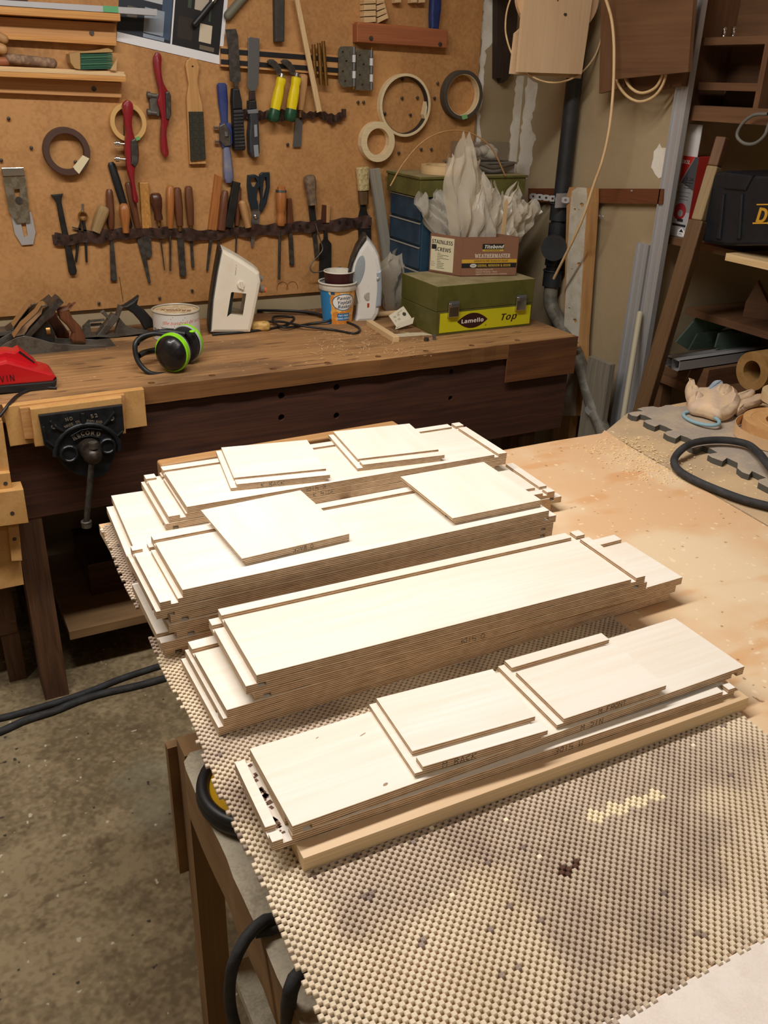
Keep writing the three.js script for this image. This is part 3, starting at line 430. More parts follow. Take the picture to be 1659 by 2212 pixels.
// ---------- hand planes ----------
{
  const q = sub(0, 620, 6.38), z0 = onY(160, 757, YB).z, zc = z0 - 0.034;
  const t = thing('jointer_plane', 'long iron hand plane with chrome lever cap and wooden tote', 'hand plane', V(onY(120, 757, YB).x, YB, z0 - 0.034));
  const Z = (pts, z, d, o) => under(t, pz(q(pts), z, d, o));
  const cheek = [[-160, 940], [0, 830], [70, 780], [150, 738], [220, 700], [330, 675], [440, 690], [560, 722], [680, 760], [800, 784], [1000, 796], [1300, 802], [1580, 816], [1590, 828], [480, 937], [0, 985], [-160, 1000]];
  obj('cheek', Z(cheek, z0, 0.004, { bevel: 0.001 }), MT.iron, t);
  obj('cheek', Z(cheek, z0, 0.004, { bevel: 0.001 }).map((g) => g.translate(0, 0, -0.064)), MT.iron, t);
  const a = onY(-10, 775, YB), b = onY(249, 749, YB); obj('sole', under(t, box(a.x, b.x, YB, YB + 0.006, z0 - 0.066, z0 - 0.002)), MT.iron, t);
  obj('frog', Z([[350, 700], [470, 640], [640, 470], [700, 520], [760, 640], [760, 760], [400, 740]], zc + 0.012, 0.024), MT.black, t);
  const blade = obj('blade', Z([[330, 690], [420, 690], [880, 215], [860, 190], [830, 165], [800, 150], [760, 190]], zc + 0.026, 0.05), MT.dsteel, t);
  obj('lever_cap', Z([[190, 700], [340, 672], [400, 560], [575, 375], [590, 300], [670, 262], [620, 238], [570, 250], [510, 345], [300, 540]], zc + 0.024, 0.046, { bevel: 0.003 }), MT.chrome, t);
  obj('tote', Z([[785, 312], [850, 290], [960, 265], [1055, 222], [1010, 268], [962, 335], [1010, 440], [1125, 560], [1185, 690], [1190, 785], [1000, 778], [975, 720], [1000, 640], [930, 540], [830, 450]], zc + 0.013, 0.026, { bevel: 0.008, smooth: false }), WD.brown, t);
  obj('adjuster', cyl(0.016, 0.016, 0.01, 22).rotateZ(1.57).translate(...flatAt(t, 655 / 6.38, 620 + 600 / 6.38, zc).toArray()), MT.brass, t);
  const t2 = thing('smoothing_plane', 'dark blue hand plane with a shiny lever cap behind the long plane', 'hand plane', V(onY(20, 740, YB).x, YB, z0 - 0.12));
  const Y = (pts, z, d, o) => under(t2, pz(q(pts), z, d, o)), zd = z0 - 0.11;
  obj('body', Y([[-200, 700], [0, 660], [210, 628], [330, 680], [300, 760], [-200, 800]], zd + 0.03, 0.06, { bevel: 0.003 }), col(0x1f2740, 0.5, 0.3), t2);
  obj('sole', under(t2, box(onZ(-40, 740, zd).x, onZ(60, 740, zd).x, YB, YB + 0.045, zd - 0.03, zd + 0.03)), MT.iron, t2);
  obj('blade', Y([[20, 660], [200, 600], [720, 190], [715, 150], [640, 210]], zd + 0.025, 0.05), MT.dsteel, t2);
  obj('lever_cap', Y([[150, 592], [190, 600], [400, 350], [440, 250], [510, 235], [470, 220], [420, 235], [365, 305], [260, 440]], zd + 0.028, 0.05, { bevel: 0.003 }), MT.chrome, t2);
  obj('tote', Y([[640, 470], [760, 330], [800, 420], [960, 640], [960, 720], [800, 720]], zd + 0.012, 0.024, { bevel: 0.006 }), WD.walnut, t2);
  const z1 = onY(250, 730, YB).z, f = sub(0, 600, 3.318);
  const t3 = thing('jack_plane', 'rusty hand plane with a black moulded tote beside the wax can', 'hand plane', V(onY(250, 733, YB).x, YB, z1));
  const X = (pts, z, d, o) => under(t3, pz(f(pts), z, d, o));
  obj('body', X([[590, 350], [640, 300], [660, 420], [800, 430], [1020, 400], [1060, 385], [1060, 440], [600, 470]], z1, 0.005), MT.iron, t3);
  obj('body_far', X([[590, 350], [640, 300], [660, 420], [800, 430], [1020, 400], [1060, 385], [1060, 440], [600, 470]], z1 - 0.05, 0.005), MT.iron, t3);
  obj('sole', under(t3, box(onZ(180, 735, z1).x, onZ(320, 735, z1).x, YB, YB + 0.008, z1 - 0.054, z1)), MT.iron, t3);
  obj('cross_bar', X([[640, 305], [750, 295], [750, 310], [640, 322]], z1 - 0.02, 0.006).concat(X([[650, 330], [730, 325], [730, 345], [650, 350]], z1 - 0.03, 0.006)), MT.iron, t3);
  obj('frog', X([[690, 420], [760, 330], [810, 260], [840, 275], [860, 205], [885, 210], [850, 300], [800, 360], [740, 430]], z1 - 0.012, 0.03, { bevel: 0.002 }), MT.iron, t3);
  obj('knob', X([[720, 250], [745, 232], [760, 248], [790, 290], [775, 300], [742, 268]], z1 - 0.02, 0.012, { bevel: 0.002 }), MT.iron, t3);
  obj('tote', X([[868, 212], [900, 200], [955, 165], [1000, 132], [992, 170], [985, 195], [1040, 235], [1090, 290], [1120, 345], [1105, 360], [1040, 372], [1012, 320], [960, 262], [905, 225]], z1 - 0.012, 0.028, { bevel: 0.006 }), PL.black, t3);
  obj('tote_foot', X([[860, 290], [910, 350], [1000, 380], [1060, 372], [1060, 400], [820, 420]], z1 - 0.014, 0.02), MT.iron, t3);
}
// ---------- battery charger ----------
{
  const q = sub(0, 620, 6.38), z0 = onY(60, 847, YB).z, t = thing('battery_charger', 'red battery charger with black base and a name in marker', 'charger', V(onY(30, 850, YB).x, YB, z0 - 0.05));
  const Z = (pts, z, d, o) => under(t, pz(q(pts), z, d, o)), red = phy({ color: 0xc0141e, roughness: 0.35, clearcoat: 0.2 });
  obj('base', Z([[-400, 1395], [735, 1300], [785, 1262], [782, 1350], [745, 1400], [690, 1425], [-400, 1500]], z0, 0.1, { bevel: 0.003 }), PL.black, t);
  obj('body', Z([[-400, 1090], [0, 1055], [100, 1035], [560, 1160], [720, 1202], [770, 1240], [735, 1302], [-400, 1397]], z0 - 0.001, 0.095, { bevel: 0.004 }), red, t);
  obj('battery_bay', Z([[-400, 900], [0, 905], [80, 880], [200, 900], [265, 860], [500, 1040], [560, 1130], [560, 1190], [-400, 1150]], z0 - 0.045, 0.045, { bevel: 0.004 }), red, t);
  obj('slot', Z([[250, 900], [275, 880], [480, 1035], [470, 1052]], z0 - 0.044, 0.004), PL.black, t);
  obj('label_panel', [beam(flatAt(t, 310 / 6.38, 620 + 1085 / 6.38, z0 - 0.02), flatAt(t, 650 / 6.38, 620 + 1172 / 6.38, z0 - 0.02), 0.0015, 0.026)], col(0x4a3f3a, 0.5), t);
  const p = flatAt(t, 75 / 6.38, 620 + 1262 / 6.38, z0); const pw = pencilWord('EVIN', 0.0145); obj('marker_name', pw.rotateZ(0.02).translate(p.x, p.y, p.z - 0.0002), col(0x2a0c10, 0.7), t);
  single('charger_cord', capTube([[120, 838], [80, 838], [45, 850], [20, 872], [0, 898], [-20, 915]].map(([x, y], i) => { const p = i < 4 ? onY(x, y, YB + 0.004) : onZ(x, y, ZF + 0.008 + 0.026); return p; }), 0.0034).flat(), PL.black, 'thin black cord of the charger hanging over the bench edge', 'cord');
}
function pencilWord(w, h) { const L = { E: 'C4A4A0C0 A2B2', V: 'A4B0C4', I: 'B0B4', N: 'A0A4C0C4' }, out = []; let x = 0; for (const ch of w) { for (const s of L[ch].split(' ')) { let q = null; for (let i = 0; i < s.length; i += 2) { const p = [x + (s.charCodeAt(i) - 65) / 2 * h * 0.5, (s.charCodeAt(i + 1) - 48) / 4 * h]; if (q) { const d = [p[0] - q[0], p[1] - q[1]]; out.push(box(0, Math.hypot(...d), -0.0007, 0.0007, 0, 0.0005).rotateZ(Math.atan2(d[1], d[0])).translate(q[0], q[1], 0)); } q = p; } } x += h * 0.72; } return mergeGeometries(out).translate(-x / 2, -h / 2, 0); }
// ---------- earmuffs ----------
{
  const b = onY(395, 806, YB), t = thing('earmuffs', 'black earmuffs with bright green bands lying on the bench', 'earmuffs', V(b.x + 0.02, YB, b.z - 0.045));
  const green = phy({ color: 0x8fe01c, roughness: 0.35 }), shell = phy({ color: 0x141416, roughness: 0.35, clearcoat: 0.25 });
  const axis = V(0.62, 0.0, -0.78).normalize(), qt = new THREE.Quaternion().setFromUnitVectors(V(0, 1, 0), axis); // from the near cup to the far cup
  const cup = (c, dir) => { const put = (g) => { if (dir < 0) g.rotateX(Math.PI); return g.scale(1, 1, 1).applyQuaternion(qt).scale(1, 1.12, 1).translate(c.x, c.y, c.z); };
    obj('cup_shell', put(lathe([[0, -0.034], [0.018, -0.0325], [0.03, -0.027], [0.0375, -0.018], [0.0405, -0.006], [0.041, 0.006], [0.04, 0.01]], 32)), shell, t);
    obj('green_band', put(lathe([[0.0395, -0.0105], [0.0425, -0.009], [0.0432, -0.003], [0.043, 0.003], [0.0405, 0.0045]], 32)), green, t);
    obj('silver_band', put(lathe([[0.0405, 0.0042], [0.0428, 0.0045], [0.0425, 0.0075], [0.0402, 0.008]], 32)), col(0xb9bdc4, 0.4), t);
    obj('cushion', put(lathe([[0.02, 0.009], [0.038, 0.009], [0.0405, 0.014], [0.039, 0.022], [0.03, 0.025], [0.02, 0.02]], 32)), PL.black, t);
  };
  const zc = b.z - 0.04; const c0 = flatAt(t, 374, 767, zc + 0.02); c0.y = 0.0495; cup(c0, 1); cup(c0.clone().addScaledVector(axis, 0.085), -1);
  const P = (x, y, dz) => flatAt(t, x, y, zc + dz), s3 = (x, y) => [x / 3.318, 600 + y / 3.318];
  obj('headband', [tube([P(...s3(1205, 410), 0), P(...s3(1100, 400), -0.02), P(...s3(1010, 425), -0.02), P(...s3(970, 475), -0.01), P(...s3(980, 575), 0), P(...s3(1020, 640), 0.01), P(...s3(1080, 685), 0.02), P(...s3(1250, 692), 0.012)], 0.0062, { seg: 48, rs: 10 }), tube([P(...s3(1330, 405), -0.02), P(...s3(1220, 390), -0.04), P(...s3(1090, 400), -0.05), P(...s3(1000, 440), -0.03), P(...s3(975, 470), -0.012)], 0.008, { seg: 40, rs: 10 }), tube([P(...s3(990, 560), -0.01), P(...s3(1040, 535), -0.05), P(...s3(1110, 520), -0.07), P(...s3(1300, 500), -0.07)], 0.0075, { seg: 30, rs: 10 })], PL.black, t);
  obj('slider_knob', [ball(0.006, 1.3, 0.6, 1).translate(...P(...s3(1200, 412), 0.006).toArray()), ball(0.006, 1.3, 0.6, 1).translate(...P(...s3(1378, 385), 0).toArray())], green, t);
}
// a wrapped, printed cylinder wall whose picture's middle looks back at the viewer
function wrap(name, r0, r1, h, tex, parent, y0, turn = 0) {
  const g = new THREE.CylinderGeometry(r1, r0, h, 48, 1, true); const m = new THREE.Mesh(g, std({ map: tex, roughness: 0.5 })); m.name = name; m.castShadow = m.receiveShadow = true;
  m.position.y = y0 + h / 2; const w = parent.position; m.rotation.y = Math.PI + Math.atan2(-w.x, -w.z) + turn; parent.add(m); return m;
}
// ---------- wax can ----------
{
  const c = onY(390, 733, YB), t = thing('wax_can', 'round white wax tin with a stained lid behind the earmuffs', 'tin', V(c.x, YB, c.z - 0.03)), r = 0.064, h = 0.078;
  wrap('tin_wall', r, r, h, canvasTex(1024, 220, (x, w, hh) => { x.fillStyle = '#dcdad2'; x.fillRect(0, 0, w, hh); x.fillStyle = '#c8492c'; x.font = 'italic 34px serif'; x.fillText('the natural', 400, 82); x.fillText('de naturel', 590, 78); x.fillStyle = '#17382c'; x.fillRect(390, 108, 150, 6); x.font = 'bold 66px serif'; x.fillText('BRIWAX', 300, 172); x.fillStyle = '#6a4a30'; for (let i = 0; i < 30; i++) x.fillRect(380 + (i * 53) % 280, 20 + (i * 37) % 170, 4, 3 + i % 5); }), t, 0, 0.05);
  obj('rim', [tor(r, 0.0022, 48, 8).rotateX(Math.PI / 2).translate(0, h, 0), tor(r, 0.0018, 48, 8).rotateX(Math.PI / 2).translate(0, 0.002, 0)], col(0xcfc9bd, 0.4, 0.3), t);
  obj('lid', [cyl(r - 0.001, r - 0.001, 0.003, 40).translate(0, h - 0.005, 0), ringGeo(r - 0.012, r - 0.009, 0.002, 40).rotateX(-Math.PI / 2).translate(0, h - 0.004, 0)], std({ map: spotTex(0xdccbaa, 0xb89468, 98, { size: [0.08, 0.08], w: 128, h: 128 }), roughness: 0.5 }), t);
  obj('lid_lettering', textGeo(FONT, 'BRIWAX', 0.016, 0.0008).rotateX(-Math.PI / 2).rotateY(Math.PI * 0.85).translate(0, h - 0.0036, 0), col(0x8f6e4c, 0.6), t);
}
// ---------- irons ----------
{
  const q = sub(440, 320, 3.95);
  const P1 = onY(500, 722, YB), F1 = facing(P1, 0.06), z0 = 0, t = thing('clothes_iron', 'yellowed white clothes iron standing on its heel with dark soleplate', 'iron', P1.clone());
  const Z = (pts, z, d, o = {}) => under(t, F1.poly(q(pts), z, d, { ...o, holes: (o.holes || []).map(q) })), cream = phy({ map: spotTex(0xece4d2, 0xd9c4a0, 99, { size: [0.3, 0.3], f: 2, w: 128, h: 128, coarse: 0.5, fine: 0.05 }), roughness: 0.4 });
  const at1 = (x, y, z) => F1.hit(x, y, z).sub(t.position); obj('body', Z([[155, 862], [250, 912], [335, 962], [440, 1032], [478, 1065], [490, 1150], [475, 1230], [455, 1330], [430, 1455], [400, 1577], [58, 1577], [78, 1300], [115, 1060]], z0, 0.085, { bevel: 0.01, holes: [[[205, 1212], [240, 1196], [398, 1216], [380, 1330], [358, 1466], [235, 1445], [175, 1474]]] }), cream, t);
  obj('soleplate', Z([[132, 866], [152, 862], [112, 1060], [75, 1300], [55, 1577], [38, 1560], [40, 1500], [60, 1290], [100, 1040]], z0 + 0.004, 0.093, { bevel: 0.002 }), MT.black, t);
  obj('handle_grip', Z([[205, 1212], [262, 1210], [228, 1470], [172, 1476]], z0 - 0.012, 0.06, { bevel: 0.004 }), col(0x2b3436, 0.5), t);
  obj('steam_button', [cyl(0.008, 0.007, 0.014, 16).rotateZ(1.3).translate(...at1(440 + 508 / 3.95, 320 + 1205 / 3.95, z0 - 0.04).toArray())], col(0xe07038, 0.5), t);
  obj('button_collar', [cyl(0.011, 0.011, 0.012, 16).rotateZ(1.3).translate(...at1(440 + 488 / 3.95, 320 + 1200 / 3.95, z0 - 0.04).toArray()), cyl(0.009, 0.009, 0.012, 16).rotateZ(1.1).translate(...at1(440 + 482 / 3.95, 320 + 1110 / 3.95, z0 - 0.04).toArray())], col(0x8a867c, 0.5), t);
  obj('top_vent', Z([[415, 1020], [445, 1032], [455, 1050], [420, 1040]], z0 - 0.02, 0.03), PL.black, t);
  obj('dial', [cyl(0.011, 0.01, 0.006, 22).rotateX(Math.PI / 2).translate(...at1(440 + 318 / 3.95, 320 + 1168 / 3.95, z0 + 0.002).toArray()), box(-0.003, 0.003, -0.012, 0.012, 0, 0.008, 0.001).rotateZ(0.2).translate(...at1(440 + 318 / 3.95, 320 + 1168 / 3.95, z0).toArray())], cream, t);
  obj('printed_mark', [[548, 700, 548, 1000, 3], [560, 690, 548, 800, 7], [535, 810, 515, 1020, 8], [560, 590, 565, 640, 10], [330, 980, 320, 1200, 12]].slice(0, 4).map(([x0, y0, x1, y1, w]) => { const m = (x, y) => at1(480 + x / 18.43, 540 + y / 18.43, z0 + 0.0002); return beam(m(x0, y0), m(x1, y1), w * 0.00008, 0.0004); }), col(0x5b5852, 0.6), t);
  const P2 = onY(800, 694, YB), F2 = facing(P2, 0.05), z2 = 0, s = thing('steam_iron', 'white and grey steam iron standing on its heel beside the yogurt tub', 'iron', P2.clone());
  const Y = (pts, z, d, o = {}) => under(s, F2.poly(q(pts), z, d, { ...o, holes: (o.holes || []).map(q) })), white = phy({ color: 0xdedcd6, roughness: 0.3 }), grey = phy({ color: 0x9ba3ac, roughness: 0.3 });
  const at2 = (x, y, z) => F2.hit(x, y, z).sub(s.position); obj('body', Y([[1392, 770], [1425, 805], [1470, 865], [1500, 930], [1518, 1030], [1520, 1150], [1515, 1300], [1495, 1420], [1450, 1490], [1285, 1492], [1300, 1430], [1310, 1330], [1285, 1220], [1250, 1090], [1270, 990], [1320, 870]], z2, 0.085, { bevel: 0.014, holes: [[[1378, 1180], [1400, 1140], [1440, 1150], [1452, 1250], [1445, 1330], [1400, 1350], [1365, 1320]]] }), white, s);
  obj('soleplate', Y([[1365, 752], [1392, 760], [1320, 868], [1265, 990], [1248, 1080], [1232, 1070], [1255, 970], [1300, 860]], z2 + 0.002, 0.09, { bevel: 0.002 }), MT.dsteel, s);
  obj('water_window', Y([[1330, 930], [1360, 915], [1378, 960], [1372, 1060], [1330, 1160], [1300, 1180], [1285, 1080], [1300, 990]], z2 + 0.001, 0.01, { bevel: 0.002, smooth: true }), phy({ color: 0x98a0a4, roughness: 0.2 }), s);
  obj('back_panel', Y([[1430, 870], [1475, 890], [1505, 960], [1522, 1040], [1500, 1060], [1462, 1040], [1440, 950]], z2 - 0.018, 0.05, { bevel: 0.004 }), grey, s);
  obj('handle_panel', Y([[1468, 1060], [1520, 1040], [1524, 1200], [1516, 1350], [1460, 1370], [1475, 1200]], z2 + 0.0015, 0.08, { bevel: 0.006 }), grey, s);
  obj('button', [ball(0.007, 1, 1.2, 0.5).translate(...at2(440 + 1470 / 3.95, 320 + 945 / 3.95, z2 - 0.014).toArray()), ball(0.008, 1, 1.5, 0.5).translate(...at2(440 + 1492 / 3.95, 320 + 1000 / 3.95, z2 - 0.014).toArray()), ball(0.006, 1, 1, 0.5).translate(...at2(440 + 1490 / 3.95, 320 + 1115 / 3.95, z2 + 0.002).toArray())], MT.alu, s);
  obj('thermostat_dial', [cyl(0.013, 0.012, 0.012, 26).rotateX(Math.PI / 2).translate(...at2(440 + 1400 / 3.95, 320 + 1262 / 3.95, z2 - 0.004).toArray())], col(0xb4b0a8, 0.5), s);
  obj('indicator', box(-0.003, 0.003, -0.006, 0.006, -0.004, 0.0015).translate(...at2(440 + 1404 / 3.95, 320 + 1340 / 3.95, z2).toArray()), col(0xb4471f, 0.5), s);
  // cord of the irons lying on the bench
  const W = (x, y, h = 0.004) => onY(440 + x / 3.95, 320 + y / 3.95, YB + h);
  single('iron_cord', capTube([W(80, 1590), W(420, 1560), W(700, 1510), W(760, 1440), W(600, 1440, 0.01), W(680, 1530, 0.01), W(900, 1500), W(1080, 1470, 0.012), W(850, 1400), W(450, 1385), W(640, 1385, 0.012), W(900, 1400, 0.012), W(1180, 1470), W(1330, 1540), W(1290, 1580), W(1100, 1550), W(860, 1520, 0.012), W(640, 1480, 0.012), W(440, 1490)], 0.0036, { seg: 220, rs: 8 }).flat(), PL.black, 'tangled black electric cord lying between the two irons', 'cord');
  const pc = onY(440 + 485 / 3.95, 320 + 1555 / 3.95, YB); single('resin_lump', box(-0.028, 0.028, 0, 0.026, -0.016, 0.016, 0.01), std({ map: spotTex(0xdcb36a, 0x9a7b3a, 100, { size: [0.06, 0.06], w: 128, h: 128 }), roughness: 0.6 }), 'small yellow lump of wax by the foot of the old iron', 'lump', V(pc.x, YB, pc.z), -0.3);
}
// ---------- yogurt tub with a paper cup inside ----------
{
  const c = onY(737, 697, YB), t = thing('yogurt_tub', 'printed yogurt tub with blue oval label on the bench', 'tub', V(c.x, YB, c.z - 0.028)), r1 = 0.0555, r0 = 0.0445, h = 0.118;
  wrap('tub_wall', r0, r1, h, canvasTex(1024, 400, (x, w, H) => { x.fillStyle = '#2f86c4'; x.fillRect(0, 0, w, H); x.fillStyle = '#e9a74a'; x.fillRect(430, 60, 320, 340); x.fillStyle = '#f2c46e'; for (let i = 0; i < 60; i++) { x.beginPath(); x.ellipse(440 + (i * 71) % 300, 80 + (i * 97) % 310, 34, 28, i, 0, 7); x.fillStyle = ['#f4cd7c', '#e29a3c', '#f0b65a', '#dd8a34'][i % 4]; x.fill(); } x.fillStyle = '#e9e6de'; x.fillRect(0, 0, w, 56); x.fillStyle = '#f4f2ec'; x.beginPath(); x.ellipse(560, 175, 116, 82, 0, 0, 7); x.fill(); x.lineWidth = 8; x.strokeStyle = '#1f5f9e'; x.stroke(); x.fillStyle = '#16324f'; x.font = 'bold italic 46px sans-serif'; x.textAlign = 'center'; x.fillText('Panier', 556, 150); x.fillText('Yoplait', 566, 194); x.fillText('Basket', 566, 236); x.fillStyle = '#1f78b8'; x.fillRect(492, 290, 140, 74); x.fillStyle = '#eef4f8'; x.font = 'bold 27px sans-serif'; x.fillText('FAT FREE', 562, 322); x.fillText('SANS GRAS', 562, 352); x.fillStyle = '#23507e'; x.fillRect(428, 70, 40, 30); }), t, 0, 0.12);
  obj('rim', [tor(r1 + 0.001, 0.0028, 48, 10).rotateX(Math.PI / 2).translate(0, h, 0), lathe([[r1, h - 0.02], [r1 + 0.0012, h - 0.018], [r1 + 0.0012, h - 0.006]], 40)], col(0xd9d2c2, 0.5), t);
  obj('floor_disc', cyl(r0 - 0.0005, r0, 0.003, 40).translate(0, 0.0025, 0), col(0xd9d2c2, 0.5), t);
  const g = thing('paper_cup', 'brown paper cup with a white rim stacked inside the yogurt tub', 'cup', V(t.position.x + 0.004, YB + 0.006, t.position.z));
  obj('cup_wall', [lathe([[0.034, 0], [0.0445, 0.143]], 40), lathe([[0.0425, 0.143], [0.0325, 0.002], [0, 0.002]], 40)], std({ color: 0x3f1a1c, roughness: 0.45 }), g);
  obj('cup_rim', tor(0.0445, 0.0018, 40, 8).rotateX(Math.PI / 2).translate(0, 0.143, 0), col(0xe9e2d4, 0.6), g);
  obj('cup_lining', lathe([[0.0422, 0.1425], [0.036, 0.05]], 40), col(0xe4dccb, 0.6), g);
}
// ---------- the green biscuit-joiner case ----------
const ZC = onY(939, 726, YB).z, CASE = (() => { const a = onY(939, 726, YB), b = onY(1146, 703, YB), top = onZ(945.5, 619, a.z).y, back = onY(863, 590, top).z; return { a, b, top, back, L: a.distanceTo(b), ang: Math.atan2(-(b.z - a.z), b.x - a.x), D: Math.min(0.3, a.z - back) }; })();
{
  const { a, L, D, ang } = CASE, H = CASE.top - YB, t = thing('tool_case', 'olive green wooden tool case with two latches and a yellow name plate', 'tool case', a.clone(), ang);
  const green = std({ map: spotTex(0x5c5a24, 0x484518, 101, { size: [0.25, 0.25], w: 256, h: 256, coarse: 0.5, fine: 0.25 }), roughness: 0.55 });
  const dustTop = std({ map: spotTex(0x9d8f6c, 0x7d7548, 102, { size: [0.2, 0.2], w: 256, h: 256 }), roughness: 0.9 });
  obj('body', box(0, L, 0, H * 0.482, -D, 0, 0.002), green, t);
  obj('lid', box(0, L, H * 0.488, H, -D, 0, 0.002), [dustTop, green], t);
  const sw = L * 0.94, sh = H * 0.40; const sg = printed('name_plate', sw, sh, canvasTex(1024, 230, (x, w, h) => { x.fillStyle = '#c9c41a'; x.fillRect(0, 0, w, h); x.fillStyle = '#331416'; x.beginPath(); x.moveTo(190, 118); x.quadraticCurveTo(360, -64, 530, 118); x.quadraticCurveTo(360, 300, 190, 118); x.fill(); x.fillStyle = '#f2efe6'; x.font = 'bold 66px sans-serif'; x.textAlign = 'center'; x.fillText('Lamello', 360, 142); x.fillStyle = '#3a1a18'; x.font = 'italic bold 112px sans-serif'; x.fillText('Top', 765, 155); x.font = '30px sans-serif'; x.fillText('®', 512, 202); }), t, { rough: 0.45 }); sg.position.set(L * 0.51, H * 0.25, 0.0008);
  for (const x of [L * 0.16, L * 0.855]) { const la = obj('latch', box(x - 0.018, x + 0.018, H * 0.36, H * 0.66, 0, 0.011, 0.003), MT.chrome, t); obj('latch_cap', box(x - 0.0155, x + 0.0155, H * 0.57, H * 0.665, 0.004, 0.0145, 0.003), MT.steel, la); obj('latch_pivot', [cyl(0.0035, 0.0035, 0.034, 12).rotateZ(Math.PI / 2).translate(x, H * 0.665, 0.007)], MT.steel, la); }
}
// ---------- sealant carton full of plastic bags ----------
const film = (tint, rough = 0.3) => phy({ color: tint, roughness: rough, transmission: 0.55, thickness: 0, ior: 1.4, side: THREE.DoubleSide });
function bag(seed, sx, sy, sz, { taper = 0.35, lean = 0, fold = 0.022 } = {}) { // a bag of thin film: two crumpled walls joined at the sides, narrow below, torn edge above
  const r = rng(seed), nu = 22, nv = 26, waves = Array.from({ length: 9 }, () => { const a = r() * Math.PI; return [Math.cos(a), Math.sin(a) * 0.8, 3 + r() * 6, r() * 6]; }), P = [], put = (u, v, side) => {
    let k = 0; for (const [cu, cv, f, ph] of waves) { const q = (u * cu * 0.6 + v * cv + side * 0.37) * f * 0.5 + ph; k += 2 * Math.abs(q - Math.floor(q) - 0.5) - 0.5; } k /= 3;
    const w = mix(taper, 1, Math.pow(v, 0.55)) * (1 - 0.35 * sm(0.7, 1, v)), e = 1 - 0.16 * Math.abs(Math.sin(u * 2.6 + seed)) - 0.1 * u * u; return [u * w * sx + lean * v * v + k * 0.008, v * sy * mix(1, e, v), side * sz * Math.sqrt(Math.max(0, 1 - u * u)) * (0.4 + 0.6 * Math.sin(Math.PI * Math.min(1, v * 0.9 + 0.1))) + k * fold]; };
  for (const side of [1, -1]) for (let i = 0; i < nu; i++) for (let j2 = 0; j2 < nv; j2++) { const u0 = -1 + 2 * i / nu, u1 = -1 + 2 * (i + 1) / nu, v0 = j2 / nv, v1 = (j2 + 1) / nv, A = put(u0, v0, side), B2 = put(u1, v0, side), C = put(u1, v1, side), D2 = put(u0, v1, side); P.push(...(side > 0 ? [A, B2, C, A, C, D2] : [A, C, B2, A, D2, C]).flat()); }
  const g = new THREE.BufferGeometry(); g.setAttribute('position', new THREE.Float32BufferAttribute(P, 3)); g.computeVertexNormals(); return toCreasedNormals(g, 0.45);
}
